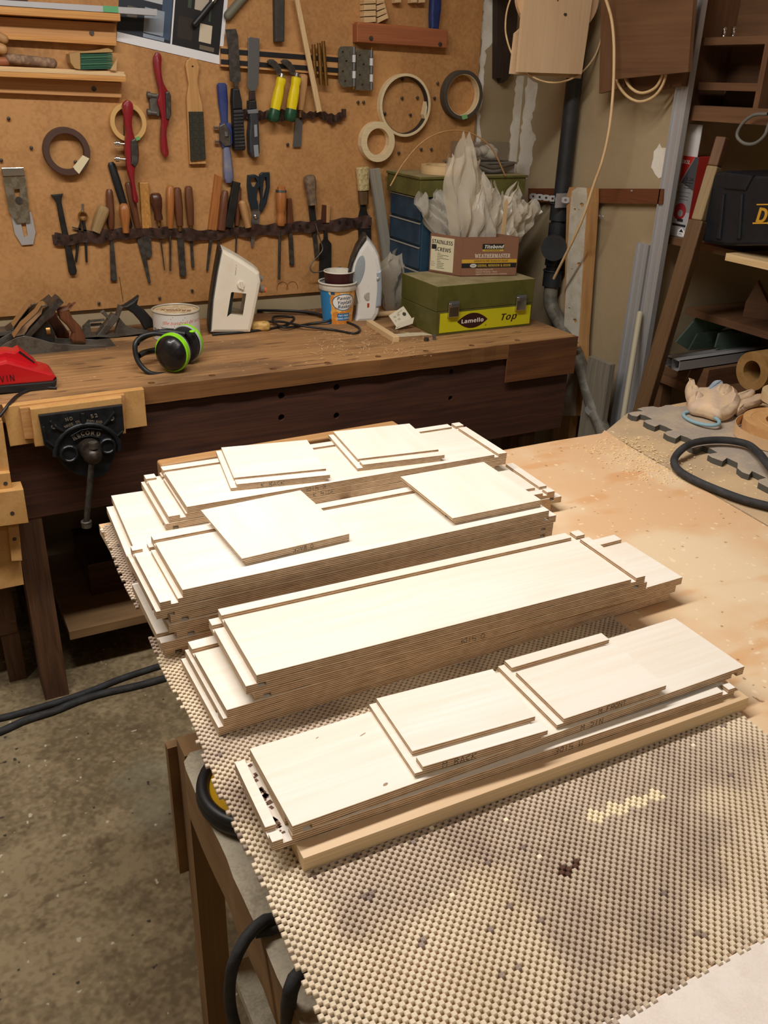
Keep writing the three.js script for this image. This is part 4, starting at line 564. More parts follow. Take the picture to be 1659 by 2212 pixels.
{
  const yb = CASE.top, c0 = onY(994, 598, yb), cr = onY(1108, 596, yb), cl = onY(926, 587, yb), ang = Math.atan2(-(cr.z - c0.z), cr.x - c0.x), L = c0.distanceTo(cr) * 1.06, dl = cl.clone().sub(c0), W = Math.min(dl.length(), 0.16), H = onZ(992, 513, c0.z).y - yb;
  const left = Math.atan2(-dl.z, dl.x);
  const t = thing('sealant_carton', 'brown sealant carton with a handwritten paper label on the green case', 'carton', c0.clone(), ang);
  const card = std({ map: spotTex(0x8a6148, 0x76503a, 103, { size: [0.2, 0.2], w: 128, h: 128, coarse: 0.4, fine: 0.2 }), roughness: 0.85 }), th = 0.003;
  // the carton's left side runs to the far left corner: skewed plan, open top
  const lx = Math.cos(left - ang), lz = -Math.sin(left - ang), O = [0, 0], R = [L, 0], Lc = [lx * W, lz * W], Bc = [L + lx * W * 0.8, lz * W];
  const wall = (p, q) => beam(V(p[0], 0, p[1]), V(q[0], 0, q[1]), H, th, 0, V(0, 0, 1)).applyMatrix4(new THREE.Matrix4());
  const plate = (p, q) => { const d = [q[0] - p[0], q[1] - p[1]], len = Math.hypot(...d); return box(0, len, 0, H, -th, 0).rotateY(Math.atan2(-d[1], d[0])).translate(p[0], 0, p[1]); };
  obj('front_panel', plate(O, R), card, t); obj('side_panel', plate(Lc, O), card, t); obj('side_panel', plate(R, Bc), card, t); obj('back_panel', plate(Bc, Lc), card, t);
  obj('bottom_panel', prism([O, R, Bc, Lc].map(([x, z]) => [x, -z]), 0.003).rotateX(-Math.PI / 2).translate(0, 0.0005, 0), card, t);
  const fp = printed('front_print', L - 0.004, H - 0.006, canvasTex(1024, 660, (x, w, h) => { x.fillStyle = '#8a6148'; x.fillRect(0, 0, w, h); x.fillStyle = '#191713'; x.fillRect(360, 100, 400, 130); x.fillStyle = '#f3efe4'; x.font = 'italic bold 84px sans-serif'; x.fillText('Titebond', 390, 180); x.fillStyle = '#c8a83c'; x.fillRect(364, 196, 392, 34); x.fillStyle = '#2a2214'; x.font = 'bold 25px sans-serif'; x.fillText('THE PRO’S ADVANTAGE', 410, 222); x.fillStyle = '#e6dccb'; x.font = 'bold 96px serif'; x.textAlign = 'center'; x.fillText('WEATHERMASTER', 560, 345, 660); x.fillStyle = '#d3a62e'; x.fillRect(0, 372, w, 62); x.fillStyle = '#2a2214'; x.font = 'bold 44px sans-serif'; x.fillText('SUPERIOR POLYMER TECHNOLOGY SEALANT', 540, 418, 640); x.fillStyle = '#171513'; x.fillRect(0, 440, w, 84); x.fillStyle = '#d8d2c4'; x.beginPath(); x.ellipse(215, 482, 62, 34, 0, 0, 7); x.fill(); x.fillStyle = '#2f3a2c'; x.font = 'bold 40px sans-serif'; x.fillText('VOC', 215, 496, 90); x.fillStyle = '#cfa93a'; x.font = 'bold 62px sans-serif'; x.fillText('SIDING, WINDOW & DOOR', 600, 504, 620); x.fillStyle = '#d8cbb8'; x.font = '34px sans-serif'; x.textAlign = 'left'; x.fillText('· Extrudes down to 0°F', 250, 566); x.fillText('· Superior flexibility – flexes', 250, 606); x.fillText('· Applies in extreme weather conditions', 250, 646); }), t, { rough: 0.7 }); fp.position.set(L / 2, H / 2, 0.0006);
  const lp = printed('paper_label', W * 0.72, H * 0.86, canvasTex(512, 700, (x, w, h) => { x.fillStyle = '#d8cfae'; x.fillRect(0, 0, w, h); x.strokeStyle = '#1c1a18'; x.fillStyle = '#1c1a18'; x.font = 'bold 112px sans-serif'; x.fillText('STAINLESS', 14, 140, 470); x.fillText('SCREWS', 90, 290, 360); x.fillRect(14, 160, 110, 100); for (let i = 0; i < 10; i++) x.fillRect(150, 330 + i * 34, [70, 250, 130, 260, 60, 90, 160, 150, 130, 170][i], 9); x.fillRect(14, 520, 70, 6); x.fillRect(14, 560, 100, 6); x.fillRect(14, 600, 80, 6); }), t, { rough: 0.8 });
  const mid = [(Lc[0]) * 0.6, Lc[1] * 0.6]; lp.rotation.y = Math.atan2(Lc[1], -Lc[0]); const nx = [Math.sin(lp.rotation.y), Math.cos(lp.rotation.y)]; lp.position.set(mid[0] + nx[0] * 0.0006, H * 0.5, mid[1] + nx[1] * 0.0006);
  // bags standing in the carton
  const zc = c0.z - 0.06, B = (label, seed, px, py, sx, sy, sz, dz, tint, o) => { const p = onZ(px, py, zc + dz); p.y = yb + 0.004; const m = single('plastic_bag', bag(seed, sx, sy, sz, o), film(tint), label, 'plastic bag', p, 0, 'plastic bags in the carton'); return m; };
  B('tall cloudy plastic bag rising highest from the carton', 3, 1000, 560, 0.075, 0.4, 0.032, -0.02, 0xf0e6d2, { taper: 0.55, lean: -0.02 });
  B('clear plastic bag bulging out over the labelled side of the carton', 5, 985, 560, 0.075, 0.245, 0.026, -0.04, 0xe4e0d4, { taper: 0.25, lean: -0.1 });
  B('crumpled clear bag in the middle of the carton', 7, 1036, 560, 0.058, 0.29, 0.028, 0.006, 0xf0e8d8, { taper: 0.5 });
  B('clear plastic bag peaking at the far end of the carton', 9, 1078, 560, 0.055, 0.26, 0.026, -0.01, 0xf4ecdc, { taper: 0.4, lean: 0.03 });
  B('round clear bag leaning out over the far end of the carton', 11, 1085, 560, 0.068, 0.21, 0.03, -0.04, 0xeee6d4, { taper: 0.3, lean: 0.08 });
  const sp = onZ(1068, 560, zc); single('wooden_stir_stick', prism([[-0.007, 0], [0.007, 0], [0.007, 0.2], [0, 0.212], [-0.007, 0.2]], 0.002).rotateZ(-0.03), WD.pale, 'flat wooden stir stick standing among the bags', 'stick', V(sp.x, yb + 0.004, zc + 0.028));
  const b2 = onY(850, 655, YB); single('crumpled_bag', bag(21, 0.07, 0.2, 0.035, { taper: 0.7 }), film(0xd4cbb8, 0.4), 'dusty crumpled plastic bag between the steam iron and the green case', 'plastic bag', V(b2.x - 0.03, YB, b2.z + 0.07), 0.4);
}
// ---------- blue drawers and a second green case in the corner ----------
{
  const X0 = onZ(835, 367, -2.61).x, top = onZ(835, 367, -2.61).y, gy = onZ(838, 410, -2.61).y, W = 0.36, D = 0.2;
  const t = thing('drawer_cabinet', 'small dark blue cabinet of drawers behind the green tool case', 'drawer cabinet', V(X0 + 0.012, YB, -2.4));
  const blue = std({ map: spotTex(0x2c475c, 0x203446, 104, { size: [0.2, 0.2], w: 128, h: 128 }), roughness: 0.5 }), h = gy - YB;
  obj('carcass', box(0.004, W, 0, h, -D, 0, 0.002), blue, t);
  for (let i = 0; i < 5; i++) { const y0 = h * i / 5; const d = obj('drawer', box(-0.002, 0.004, y0 + 0.004, y0 + h / 5 - 0.003, -D + 0.004, -0.004, 0.0015), blue, t); obj('drawer_edge', box(-0.0045, 0.002, y0 + h / 5 - 0.006, y0 + h / 5 - 0.003, -D + 0.004, -0.004), col(0xa8a49a, 0.5), d); }
  const g = thing('green_case', 'dusty green case with tape rolls on top of the blue drawers', 'case', V(X0, YB + h, -2.4)), gh = top - gy;
  const green = std({ map: spotTex(0x66622f, 0x504c22, 105, { size: [0.2, 0.2], w: 128, h: 128 }), roughness: 0.6 }), dusty = std({ map: spotTex(0x9c8c66, 0x847a50, 106, { size: [0.2, 0.2], w: 128, h: 128 }), roughness: 0.9 });
  obj('case_body', box(0, W + 0.02, 0.0002, gh * 0.86, -D - 0.004, 0.006, 0.002), green, g); obj('case_lid', box(-0.004, W + 0.024, gh * 0.86, gh, -D - 0.006, 0.01, 0.002), [dusty, green], g);
  const P = (px, dz) => { const p = onZ(px, 370, -2.52 + dz); p.y = YB + h + gh; return p; };
  single('banding_roll', lathe([[0.054, 0], [0.07, 0], [0.07, 0.024], [0.054, 0.024], [0.054, 0]], 40), WD.pale, 'pale wood banding roll lying flat on the green case', 'roll', P(958, 0.04));
  const c = thing('plastic_organiser', 'clear plastic box of white cotton on the green case', 'box', P(1035, 0.03));
  obj('tray', [box(-0.1, 0.1, 0, 0.03, -0.05, 0.05, 0.004)], film(0xb8b4ac, 0.2), c); obj('tray_rim', [box(-0.104, 0.104, 0.028, 0.034, -0.054, 0.054, 0.002)], col(0x6f6a62, 0.4), c);
  obj('clear_lid', box(-0.085, 0.085, 0.034, 0.09, -0.045, 0.04, 0.006), phy({ color: 0xd8d4cc, roughness: 0.08, transmission: 0.9, thickness: 0 }), c);
  const r = rng(12), cot = []; for (let i = 0; i < 12; i++) cot.push(ball(0.016 + r() * 0.006, 1, 0.85, 1, 12).translate(-0.05 + r() * 0.11, 0.053 + r() * 0.014, -0.02 + r() * 0.04)); obj('cotton', cot, col(0xf2f0ec, 1), c);
  obj('handle', [tube([V(-0.1, 0.02, 0.055), V(-0.07, 0.035, 0.07), V(0.0, 0.02, 0.075), V(0.09, 0.03, 0.056)], 0.006, { seg: 24 })], col(0x5e564c, 0.5), c);
  // springy strip arching over the case
  single('bent_wood_strip', tube([[843, 402], [870, 355], [915, 305], [965, 283], [1015, 287], [1060, 318], [1092, 380]].map(([x, y], i) => onZ(x, y, -2.384 - 0.012 * Math.sin(i / 6 * 3.14))), 0.0022, { seg: 60, rs: 6 }), WD.tan, 'thin springy strip arching over the green case', 'strip');
}
// ---------- scraps on the bench ----------
{
  const q = (x, y) => [780 + x / 3.456, 330 + y / 3.456], Y = (x, y, h = 0) => onY(...q(x, y), YB + h);
  const bar = (name, a, b, w, h, m, label, cat) => { const d = b.clone().sub(a), L = Math.hypot(d.x, d.z); return single(name, box(0, L, 0, h, -w / 2, w / 2, 0.0015), m, label, cat, V(a.x, YB, a.z), Math.atan2(-d.z, d.x)); };
  bar('square_stick', Y(60, 1290), Y(262, 1418), 0.019, 0.017, WD.pale, 'square pale wood stick lying in front of the green case', 'stick');
  const d0 = Y(38, 1212, 0.009), d1 = Y(290, 1195, 0.009); single('dowel', [tube([d0, d0.clone().lerp(d1, 0.5), d1], 0.0085, { seg: 6, rs: 16 }), ball(0.0085, 0.4, 1, 1, 14).translate(d0.x, d0.y, d0.z)], WD.pale, 'short round dowel lying by the steam iron', 'dowel');
  const tk = thing('paper_packet', 'torn printed paper packet leaning beside the green case', 'packet', Y(300, 1320));
  const pp = printed('packet_face', 0.062, 0.042, canvasTex(256, 180, (x, w, h) => { x.fillStyle = '#d6ccb4'; x.fillRect(0, 0, w, h); x.fillStyle = '#3a342c'; x.font = 'bold 34px monospace'; x.fillText('75 33', 40, 70); x.fillText('7 10', 30, 120); x.font = '20px monospace'; x.fillText('SANDING', 120, 40); x.beginPath(); x.arc(200, 90, 26, 0, 7); x.fill(); }), tk); pp.position.set(0, 0.036, -0.01); pp.rotation.set(-0.6, 0, 0.42);
  const p2 = obj('packet_fold', prism([[-0.03, 0], [0.03, 0.012], [0.036, 0.03], [-0.024, 0.016]], 0.001).rotateX(-0.2).translate(0.006, 0.004, 0.006), col(0xe2d8c2, 0.8), tk);
  single('paper_scrap', prism([[-0.05, -0.016], [0.06, -0.02], [0.045, 0.012], [0, 0.02], [-0.045, 0.014]], 0.0008).rotateX(-Math.PI / 2), col(0xc9bda0, 0.9), 'dusty scrap of paper lying flat beside the green case', 'paper', Y(370, 1358, 0.0002), -0.1);
  const hexN = (r0, r1, h) => prism(circ(0, 0, r1, 6), h, { holes: [circ(0, 0, r0, 14)], bevel: 0.0006 }).rotateX(-Math.PI / 2);
  single('dark_nut', hexN(0.004, 0.0085, 0.009), MT.dsteel, 'dark steel nut at the corner of the green case', 'nut', Y(487, 1405));
  single('steel_bolt', [hexN(0.002, 0.0062, 0.007).translate(0, 0.008, 0), cyl(0.0045, 0.0045, 0.008, 12).translate(0, 0.004, 0)], MT.steel, 'bright steel bolt head beside the dark nut', 'bolt', Y(545, 1398));
  const r = rng(31), ch = []; for (let i = 0; i < 260; i++) { const p = onY(640 + r() * 250 + r() * 60, 715 + r() * 55, YB), L = 0.002 + r() * r() * 0.009; ch.push(box(-L, L, 0, 0.0004 + r() * 0.0008, -0.0008 - r() * 0.0012, 0.0008).rotateZ((r() - 0.5) * 0.25).rotateY(r() * 6.3).translate(p.x, YB + 0.0006, p.z)); }
  const sh = single('wood_shavings', ch, std({ color: 0xcda777, roughness: 0.9 }), 'wood shavings and chips scattered on the bench top', 'shavings'); sh.userData.kind = 'stuff';
}

// ---------- the tool board ----------
{
  const tl = onZ(-60, -40, ZP), yb = onZ(300, 661, ZP).y, xr = onZ(1034, 150, ZP).x;
  const t = thing('tool_board', 'large brown hardboard panel covering the wall behind the bench', 'tool board', V(0.8, yb, ZB));
  obj('panel', under(t, box(-0.75, xr, yb, 2.3, ZB + 0.0006, ZP)), WD.board, t);
  const s = [[213, 654], [344, 643], [414, 627], [67, 319], [18, 256], [900, 211], [867, 212], [830, 245], [885, 248], [944, 180], [937, 212], [860, 330], [908, 322], [930, 322], [868, 172], [772, 221], [784, 221], [620, 312], [2, 346], [162, 349]];
  for (const [x, y] of s) { const p = onZ(x, y, ZP).sub(t.position); obj('screw', [cyl(0.0032, 0.0032, 0.006, 10).rotateX(Math.PI / 2).translate(p.x, p.y, p.z + 0.003), ball(0.0046, 1, 1, 0.5, 10).translate(p.x, p.y, p.z + 0.006)], MT.dsteel, t); }
  const gr = []; for (const [x, y] of [[610, 622], [631, 621]]) { const p = onZ(x, y, ZP).sub(t.position); gr.push(tor(0.0185, 0.0012, 40, 6, Math.PI * 1.2).rotateZ(-0.3).translate(p.x, p.y, p.z)); } obj('routed_ring', gr, col(0x8a5c30, 0.8), t);
  const c0 = [[258, 598], [262, 625], [266, 652]].map(([x, y]) => onZ(x, y, ZP + 0.0003).sub(t.position)); obj('crack', tube(c0, 0.0008, { seg: 8, rs: 4 }), col(0x4a2c16, 0.9), t);
}
const zb = (z = 0) => ZP + z;
// a tool hanging along a line in the photo: local y runs from its lower to its upper end, parts are given in photo pixels from the top
function hung(name, label, cat, a, b, group) {
  const A = onZ(a[0], a[1], ZP), B = onZ(b[0], b[1], ZP), n = Math.hypot(a[0] - b[0], a[1] - b[1]), s = A.distanceTo(B) / n, mx = (a[0] + b[0]) / 2, my = (a[1] + b[1]) / 2, w = onZ(mx + 1, my, ZP).distanceTo(onZ(mx, my, ZP));
  const t = thing(name, label, cat, B, 0, group); t.rotation.z = -Math.atan2(A.x - B.x, A.y - B.y);
  t.lat = (nm, prof, m, { flat = 1, z = 0, cx = 0 } = {}) => { const R = Math.max(...prof.map((p) => p[1])) * w * flat; return obj(nm, lathe([[0, prof[0][0]], ...prof.map(([p, r]) => [r, p]), [0, prof[prof.length - 1][0]]].map(([r, p]) => [r * w, (n - p) * s]).reverse(), 18).scale(1, 1, flat).translate(cx * w, 0, R + 0.0004 + z), m, t); };
  t.plate = (nm, pts, th, m, { z = 0, bevel = 0, smooth = false, holes = [] } = {}) => obj(nm, prism(pts.map(([x, p]) => [x * w, (n - p) * s]), th, { bevel, smooth, holes: holes.map((h) => h.map(([x, p]) => [x * w, (n - p) * s])) }).translate(0, 0, 0.0004 + z), m, t);
  t.k = { n, s, w }; return t;
}
const STR = 'tools tucked in the lower leather strap';
{
  let t = hung('pry_bar', 'black steel pry bar with a flared head in the leather strap', 'pry bar', [122, 419], [158, 595], STR); t.plate('bar', [[-13, 0], [13, 0], [9, 6], [6, 16], [6, 60], [7, 110], [9, 168], [6, 176], [-7, 176], [-9, 168], [-6, 110], [-6, 60], [-5, 16], [-9, 7]], 0.012, MT.black, { bevel: 0.002 });
  t = hung('dividers', 'old steel dividers with a round spring joint in the strap', 'dividers', [178, 440], [176, 566], STR); t.lat('knob', [[0, 2], [14, 2], [16, 3], [20, 3]], MT.steel); obj('spring', ringGeo(0.009, 0.0125, 0.008, 24).translate(0, t.k.s * (t.k.n - 25), 0.004), MT.brass, t);
  t.plate('leg', [[-3, 30], [-9, 52], [-12, 82], [-15, 124], [-11, 126], [-6, 82], [-2, 40]], 0.007, MT.black, { z: 0.003 }); t.plate('leg', [[3, 30], [8, 52], [10, 82], [12, 125], [8, 124], [5, 82], [0, 40]], 0.007, MT.black, { z: 0.003 }); t.plate('cross_bar', [[-22, 50], [20, 56], [20, 59], [-22, 53]], 0.004, MT.dsteel, { z: 0.006 });
  t = hung('tanged_file', 'thick worn grey wooden handle in the strap beside the dividers', 'handle', [223, 444], [203, 500], STR); t.lat('grip', [[0, 8], [4, 12], [12, 14], [40, 13], [58, 11]], std({ map: woodTex(0xa88c62, 0x74572f, 111, { size: [0.1, 0.05] }), roughness: 0.8 }));
  t = hung('gouge', 'gouge with a slim brown handle and long blade, next to the worn handle', 'gouge', [234, 408], [245, 606], STR); t.lat('handle', [[0, 5], [4, 7], [14, 8], [50, 8.5], [78, 7], [84, 5]], WD.brown); t.lat('ferrule', [[84, 4.6], [97, 4.2]], MT.brass); t.plate('blade', [[-3, 97], [3, 97], [5, 140], [7, 198], [-7, 198], [-5, 140]], 0.004, MT.dsteel, { z: 0.004 });
  t = hung('carving_gouge', 'honey coloured bulbous wooden handle low in the strap', 'handle', [263, 437], [268, 500], STR); t.lat('grip', [[0, 5], [4, 9], [12, 11.5], [28, 11.5], [48, 8], [63, 7]], WD.handle, { z: 0.01 });
  t = hung('rasp', 'long black-handled rasp leaning behind the red spokeshave', 'rasp', [238, 350], [281, 490], STR); t.lat('handle', [[0, 5], [5, 8], [40, 9], [95, 8], [146, 5]], PL.black, { flat: 0.6 });
  t = hung('tapered_file', 'tapered file with a brown handle crossing down to the right', 'file', [275, 393], [322, 611], STR); t.lat('handle', [[0, 6], [4, 8], [50, 8], [98, 6.5]], WD.brown); t.plate('blade', [[-6, 98], [6, 98], [7, 125], [2.4, 222], [-2.4, 222], [-7, 125]], 0.006, MT.dsteel, { z: 0.003 });
  t = hung('marking_knife', 'knife with a flat figured maple handle and rounded blade', 'knife', [308, 393], [320, 558], STR); t.plate('handle', [[-9, 0], [10, 0], [10.5, 98], [-10, 98]], 0.014, std({ map: woodTex(0xd09a52, 0x8e5c26, 112, { size: [0.03, 0.04], lines: 5, warp: 1.5, strength: 1.4 }), roughness: 0.4 }), { bevel: 0.002 }); t.plate('blade', [[-8, 98], [8, 98], [8, 155], [4, 163], [-4, 163], [-8, 155]], 0.004, MT.dsteel, { z: 0.004 });
  t = hung('scratch_awl', 'awl with a squat dark turned handle and thin spike', 'awl', [332, 416], [354, 583], STR); t.lat('handle', [[0, 8], [3, 11], [12, 12.5], [28, 11], [42, 8], [50, 9], [56, 9]], WD.walnut); t.lat('ferrule', [[56, 5], [70, 4.4]], MT.brass, { z: 0.006 }); t.lat('spike', [[70, 2], [168, 1]], MT.dsteel, { z: 0.006 });
  t = hung('narrow_chisel', 'narrow chisel with a plain tan handle, first of three in a row', 'chisel', [365, 400], [366, 584], STR); t.lat('handle', [[0, 5], [4, 8], [30, 9], [80, 7], [90, 6]], WD.handle); t.lat('blade', [[90, 2.6], [184, 1.8]], MT.dsteel, { z: 0.006 });
  t = hung('wide_gouge', 'wide-bladed gouge with a brown handle, middle of three in a row', 'gouge', [380, 404], [394, 596], STR); t.lat('handle', [[0, 5], [4, 8], [40, 9], [80, 7]], WD.brown); t.lat('ferrule', [[80, 5], [92, 4.5]], MT.brass, { z: 0.004 }); t.plate('blade', [[-3, 92], [3, 92], [7, 112], [7, 192], [-7, 192], [-7, 112]], 0.004, MT.dsteel, { z: 0.005 });
  t = hung('slim_gouge', 'slim gouge with a dark brown handle, last of three in a row', 'gouge', [404, 401], [415, 577], STR); t.lat('handle', [[0, 5], [4, 8], [40, 9], [82, 7]], WD.brown); t.lat('ferrule', [[82, 5], [94, 4.5]], MT.brass, { z: 0.004 }); t.plate('blade', [[-2.5, 94], [2.5, 94], [3, 176], [-3, 176]], 0.005, MT.dsteel, { z: 0.005 });
  t = hung('flat_handled_file', 'slim file with a long flat orange handle slanting down', 'file', [470, 377], [446, 584], STR); t.plate('handle', [[-7, 0], [7, 3], [9, 118], [-9, 118]], 0.016, WD.handle, { bevel: 0.002 }); t.plate('blade', [[-4, 118], [4, 118], [2, 208], [-2, 208]], 0.004, MT.dsteel, { z: 0.004 });
  t = hung('brown_file', 'file with a dull brown handle beside the flat orange one', 'file', [482, 410], [465, 572], STR); t.lat('handle', [[0, 5], [4, 7], [40, 9], [84, 9]], WD.brown, { z: 0.006 }); t.lat('ferrule', [[84, 4], [92, 4]], MT.brass, { z: 0.006 }); t.lat('blade', [[92, 2.6], [162, 1.6]], MT.dsteel, { z: 0.006 });
  t = hung('black_scraper', 'flat black bar standing in the strap under the blue spokeshave', 'scraper', [505, 391], [489, 490], STR); t.plate('bar', [[-7, 0], [9, 0], [8, 100], [-9, 100]], 0.014, MT.black, { bevel: 0.002, z: 0.012 });
  t = hung('thin_gouge', 'thin gouge with a small brown handle behind the black bar', 'gouge', [513, 403], [507, 560], STR); t.lat('handle', [[0, 4], [4, 6], [40, 6], [82, 5]], WD.brown, { z: 0.001 }); t.lat('blade', [[82, 2], [157, 1.6]], MT.dsteel, { z: 0.004 });
  t = hung('tan_handled_knife', 'short knife with a tan wooden handle leaning beside the scissors', 'knife', [516, 431], [538, 522], STR); t.lat('handle', [[0, 5], [4, 8], [25, 8.5], [58, 7]], WD.tan, { z: 0.014 }); t.plate('blade', [[-4, 58], [4, 58], [0, 94]], 0.003, MT.dsteel, { z: 0.008 });
  t = hung('scissors', 'black-handled scissors with a shiny pivot hanging in the strap', 'scissors', [560, 373], [545, 536], STR);
  { const q = sub(440, 320, 3.95), Z = (pts, z, d, o = {}) => { t.updateMatrixWorld(true); const inv = t.matrixWorld.clone().invert(); return pz(q(pts), z, d, { ...o, holes: (o.holes || []).map(q) }).applyMatrix4(inv); };
    const blk = phy({ color: 0x1b2730, roughness: 0.45 });
    obj('handle', Z([[380, 232], [440, 225], [478, 245], [485, 320], [460, 365], [455, 430], [470, 520], [412, 525], [388, 440], [376, 320]], zb(0.016), 0.012, { bevel: 0.002, holes: [[[400, 250], [445, 245], [468, 290], [445, 340], [410, 335], [396, 290]]] }), blk, t);
    obj('handle', Z([[480, 225], [500, 208], [565, 206], [568, 330], [540, 470], [500, 545], [478, 530], [490, 440], [480, 330]], zb(0.013), 0.011, { bevel: 0.002, holes: [[[512, 240], [540, 240], [546, 330], [520, 440], [498, 440], [502, 330]]] }), blk, t);
    obj('blade', Z([[415, 520], [440, 450], [465, 450], [482, 540], [470, 660], [440, 760], [420, 850], [408, 840], [400, 720], [412, 600]], zb(0.008), 0.004), MT.steel, t);
    const p = onZ(440 + 446 / 3.95, 320 + 587 / 3.95, zb(0.009)); obj('pivot', ball(0.0075, 1, 1, 0.5).translate(p.x, p.y, p.z).applyMatrix4(t.matrixWorld.clone().invert()), MT.chrome, t); }
  t = hung('turned_screwdriver', 'screwdriver with an orange turned wooden handle and steel ring', 'screwdriver', [602, 399], [599, 602], STR); t.lat('handle', [[0, 5], [3, 8], [10, 8.5], [14, 10], [18, 11], [50, 10.5], [55, 8.5], [60, 8], [68, 9.5], [78, 10], [84, 8]], WD.handle, { z: 0.004 }); t.lat('ring', [[9, 11], [14, 11]], MT.steel, { z: 0.003 }); t.lat('rod', [[84, 3], [203, 2.6]], MT.dsteel, { z: 0.01 });
  t = hung('flat_chisel', 'small chisel with a flat brown handle beside the turned screwdriver', 'chisel', [622, 428], [629, 572], STR); t.plate('handle', [[-4, 0], [5, 0], [7, 56], [-7, 56]], 0.013, WD.brown, { bevel: 0.002 }); t.plate('blade', [[-3, 56], [3, 56], [4.5, 85], [5, 144], [-5, 144], [-4.5, 85]], 0.004, MT.dsteel, { z: 0.004 });
  t = hung('dusty_screwdriver', 'screwdriver with a dusty grey bulb handle and long blade', 'screwdriver', [662, 377], [683, 557], STR); t.lat('handle', [[0, 7], [3, 11], [12, 12.5], [26, 11.5], [42, 9], [62, 9]], std({ map: spotTex(0x86705a, 0x5c4a3a, 113, { size: [0.05, 0.05], w: 128, h: 128 }), roughness: 0.8 })); t.plate('bolster', [[-6, 62], [6, 62], [6, 104], [-6, 104]], 0.012, MT.black, { bevel: 0.002, z: 0.004 }); t.plate('blade', [[-4, 104], [4, 104], [4.5, 181], [-4.5, 181]], 0.005, MT.dsteel, { z: 0.005 });
  t = hung('bench_chisel', 'wide black-bladed chisel with a two-tone wooden handle', 'chisel', [702, 442], [700, 621], STR); t.plate('handle', [[-1, 0], [8, 0], [6, 37], [-1, 37]], 0.016, WD.tan, { bevel: 0.002 }); t.plate('handle_stripe', [[-7, 0], [-1, 0], [-1, 37], [-9, 37]], 0.016, WD.walnut, { bevel: 0.002 }); t.plate('blade', [[-3, 37], [3, 37], [4, 72], [12, 82], [13, 178], [-13, 178], [-12, 82], [-4, 72]], 0.006, MT.black, { z: 0.004 });
  t = hung('wrapped_saw', 'tool with a cream taped handle and dark iron blade at the strap end', 'saw', [779, 360], [787, 560], STR); t.lat('wrapped_grip', [[0, 12], [3, 14], [20, 13], [48, 12]], std({ map: spotTex(0xd0bd8c, 0x8d7c4e, 114, { size: [0.03, 0.03], w: 128, h: 128 }), roughness: 0.85 }), { flat: 0.6 }); t.lat('wood_grip', [[48, 11], [78, 10]], std({ map: woodTex(0x6a4f2c, 0x3a2a18, 115, { size: [0.1, 0.04] }), roughness: 0.7 }), { flat: 0.6 }); t.plate('blade', [[-4, 78], [4, 78], [8, 100], [14, 108], [14, 200], [-13, 200], [-12, 108]], 0.006, MT.black, { z: 0.004 });
  t = hung('grey_batten', 'weathered grey wooden batten leaning at the end of the strap', 'batten', [797, 362], [829, 580], STR); t.plate('stick', [[-8, 0], [12, 2], [12, 222], [-8, 222]], 0.014, std({ map: woodTex(0x9d978a, 0x6a655c, 116, { size: [0.3, 0.05], lines: 8 }), roughness: 0.85 }), { bevel: 0.001, z: 0.022 });
  single('bent_wire', capTube([[682, 484], [688, 505], [694, 525], [697, 538], [690, 550], [674, 568], [670, 580], [676, 588], [700, 585], [736, 577]].map(([x, y], i) => onZ(x, y, zb(0.02 + 0.0025 * i))), 0.0022, { seg: 60 }).flat(), MT.iron, 'bent rusty wire hooked over the leather strap', 'wire');
}
// leather straps: a ribbon that bulges over the tools
const leather = std({ map: spotTex(0x4a342c, 0x33221d, 117, { size: [0.12, 0.12], w: 256, h: 256 }), roughness: 0.55 });
function strap(label, top, bot, seed, rivets) {
  const N = 150, r = rng(seed), cT = new THREE.CatmullRomCurve3(top.map(([x, y]) => V(x, y, 0))), cB = new THREE.CatmullRomCurve3(bot.map(([x, y]) => V(x, y, 0))), pos = [], idx = [], ph = r() * 6;
  for (let i = 0; i <= N; i++) { const u = i / N, a = cT.getPointAt(u), b = cB.getPointAt(u), w = Math.sin(u * 66 + ph) * 0.5 + 0.5, bulge = 0.013 + 0.012 * w * w; for (let k = 0; k <= 4; k++) { const f = k / 4, z = bulge * (1 - 0.25 * f) + 0.002 * Math.sin(f * 6 + i); const q = onZ(mix(a.x, b.x, f), mix(a.y, b.y, f) + (k === 0 ? 1.8 * Math.sin(u * 90 + ph) : k === 4 ? 2.2 * Math.sin(u * 66 + ph + 1) : 0), zb(z)); pos.push([q.x, q.y, q.z]); } }
  const P = [], tri = (...v) => v.forEach((q) => P.push(...q)), off = (q) => [q[0], q[1], q[2] - 0.0032];
  for (let i = 0; i < N; i++) for (let k = 0; k < 4; k++) { const A = pos[i * 5 + k], B = pos[i * 5 + k + 1], C = pos[(i + 1) * 5 + k + 1], D = pos[(i + 1) * 5 + k]; tri(A, B, C, A, C, D); tri(off(A), off(C), off(B), off(A), off(D), off(C)); if (k === 0) tri(off(A), A, D, off(A), D, off(D)); if (k === 3) tri(B, off(B), off(C), B, off(C), C); }
  const g = new THREE.BufferGeometry(); g.setAttribute('position', new THREE.Float32BufferAttribute(P, 3)); g.computeVertexNormals(); const cg = toCreasedNormals(g, 0.9);
  const m0 = pos[Math.floor(N / 2) * 5 + 2], t = thing('leather_strap', label, 'strap', V(m0[0], m0[1], ZP)); obj('band', under(t, cg), leather, t);
  obj('anchor', under(t, [0, N].map((i) => { const q = pos[i * 5 + 2]; return box(q[0] - 0.005, q[0] + 0.005, q[1] - 0.012, q[1] + 0.012, ZP, q[2]); })), leather, t);
  for (const [x, y] of rivets) { const q = onZ(x, y, zb(0.024)).sub(t.position); obj('rivet', cyl(0.0042, 0.0042, 0.004, 12).rotateX(Math.PI / 2).translate(q.x, q.y, q.z), MT.black, t); }
}
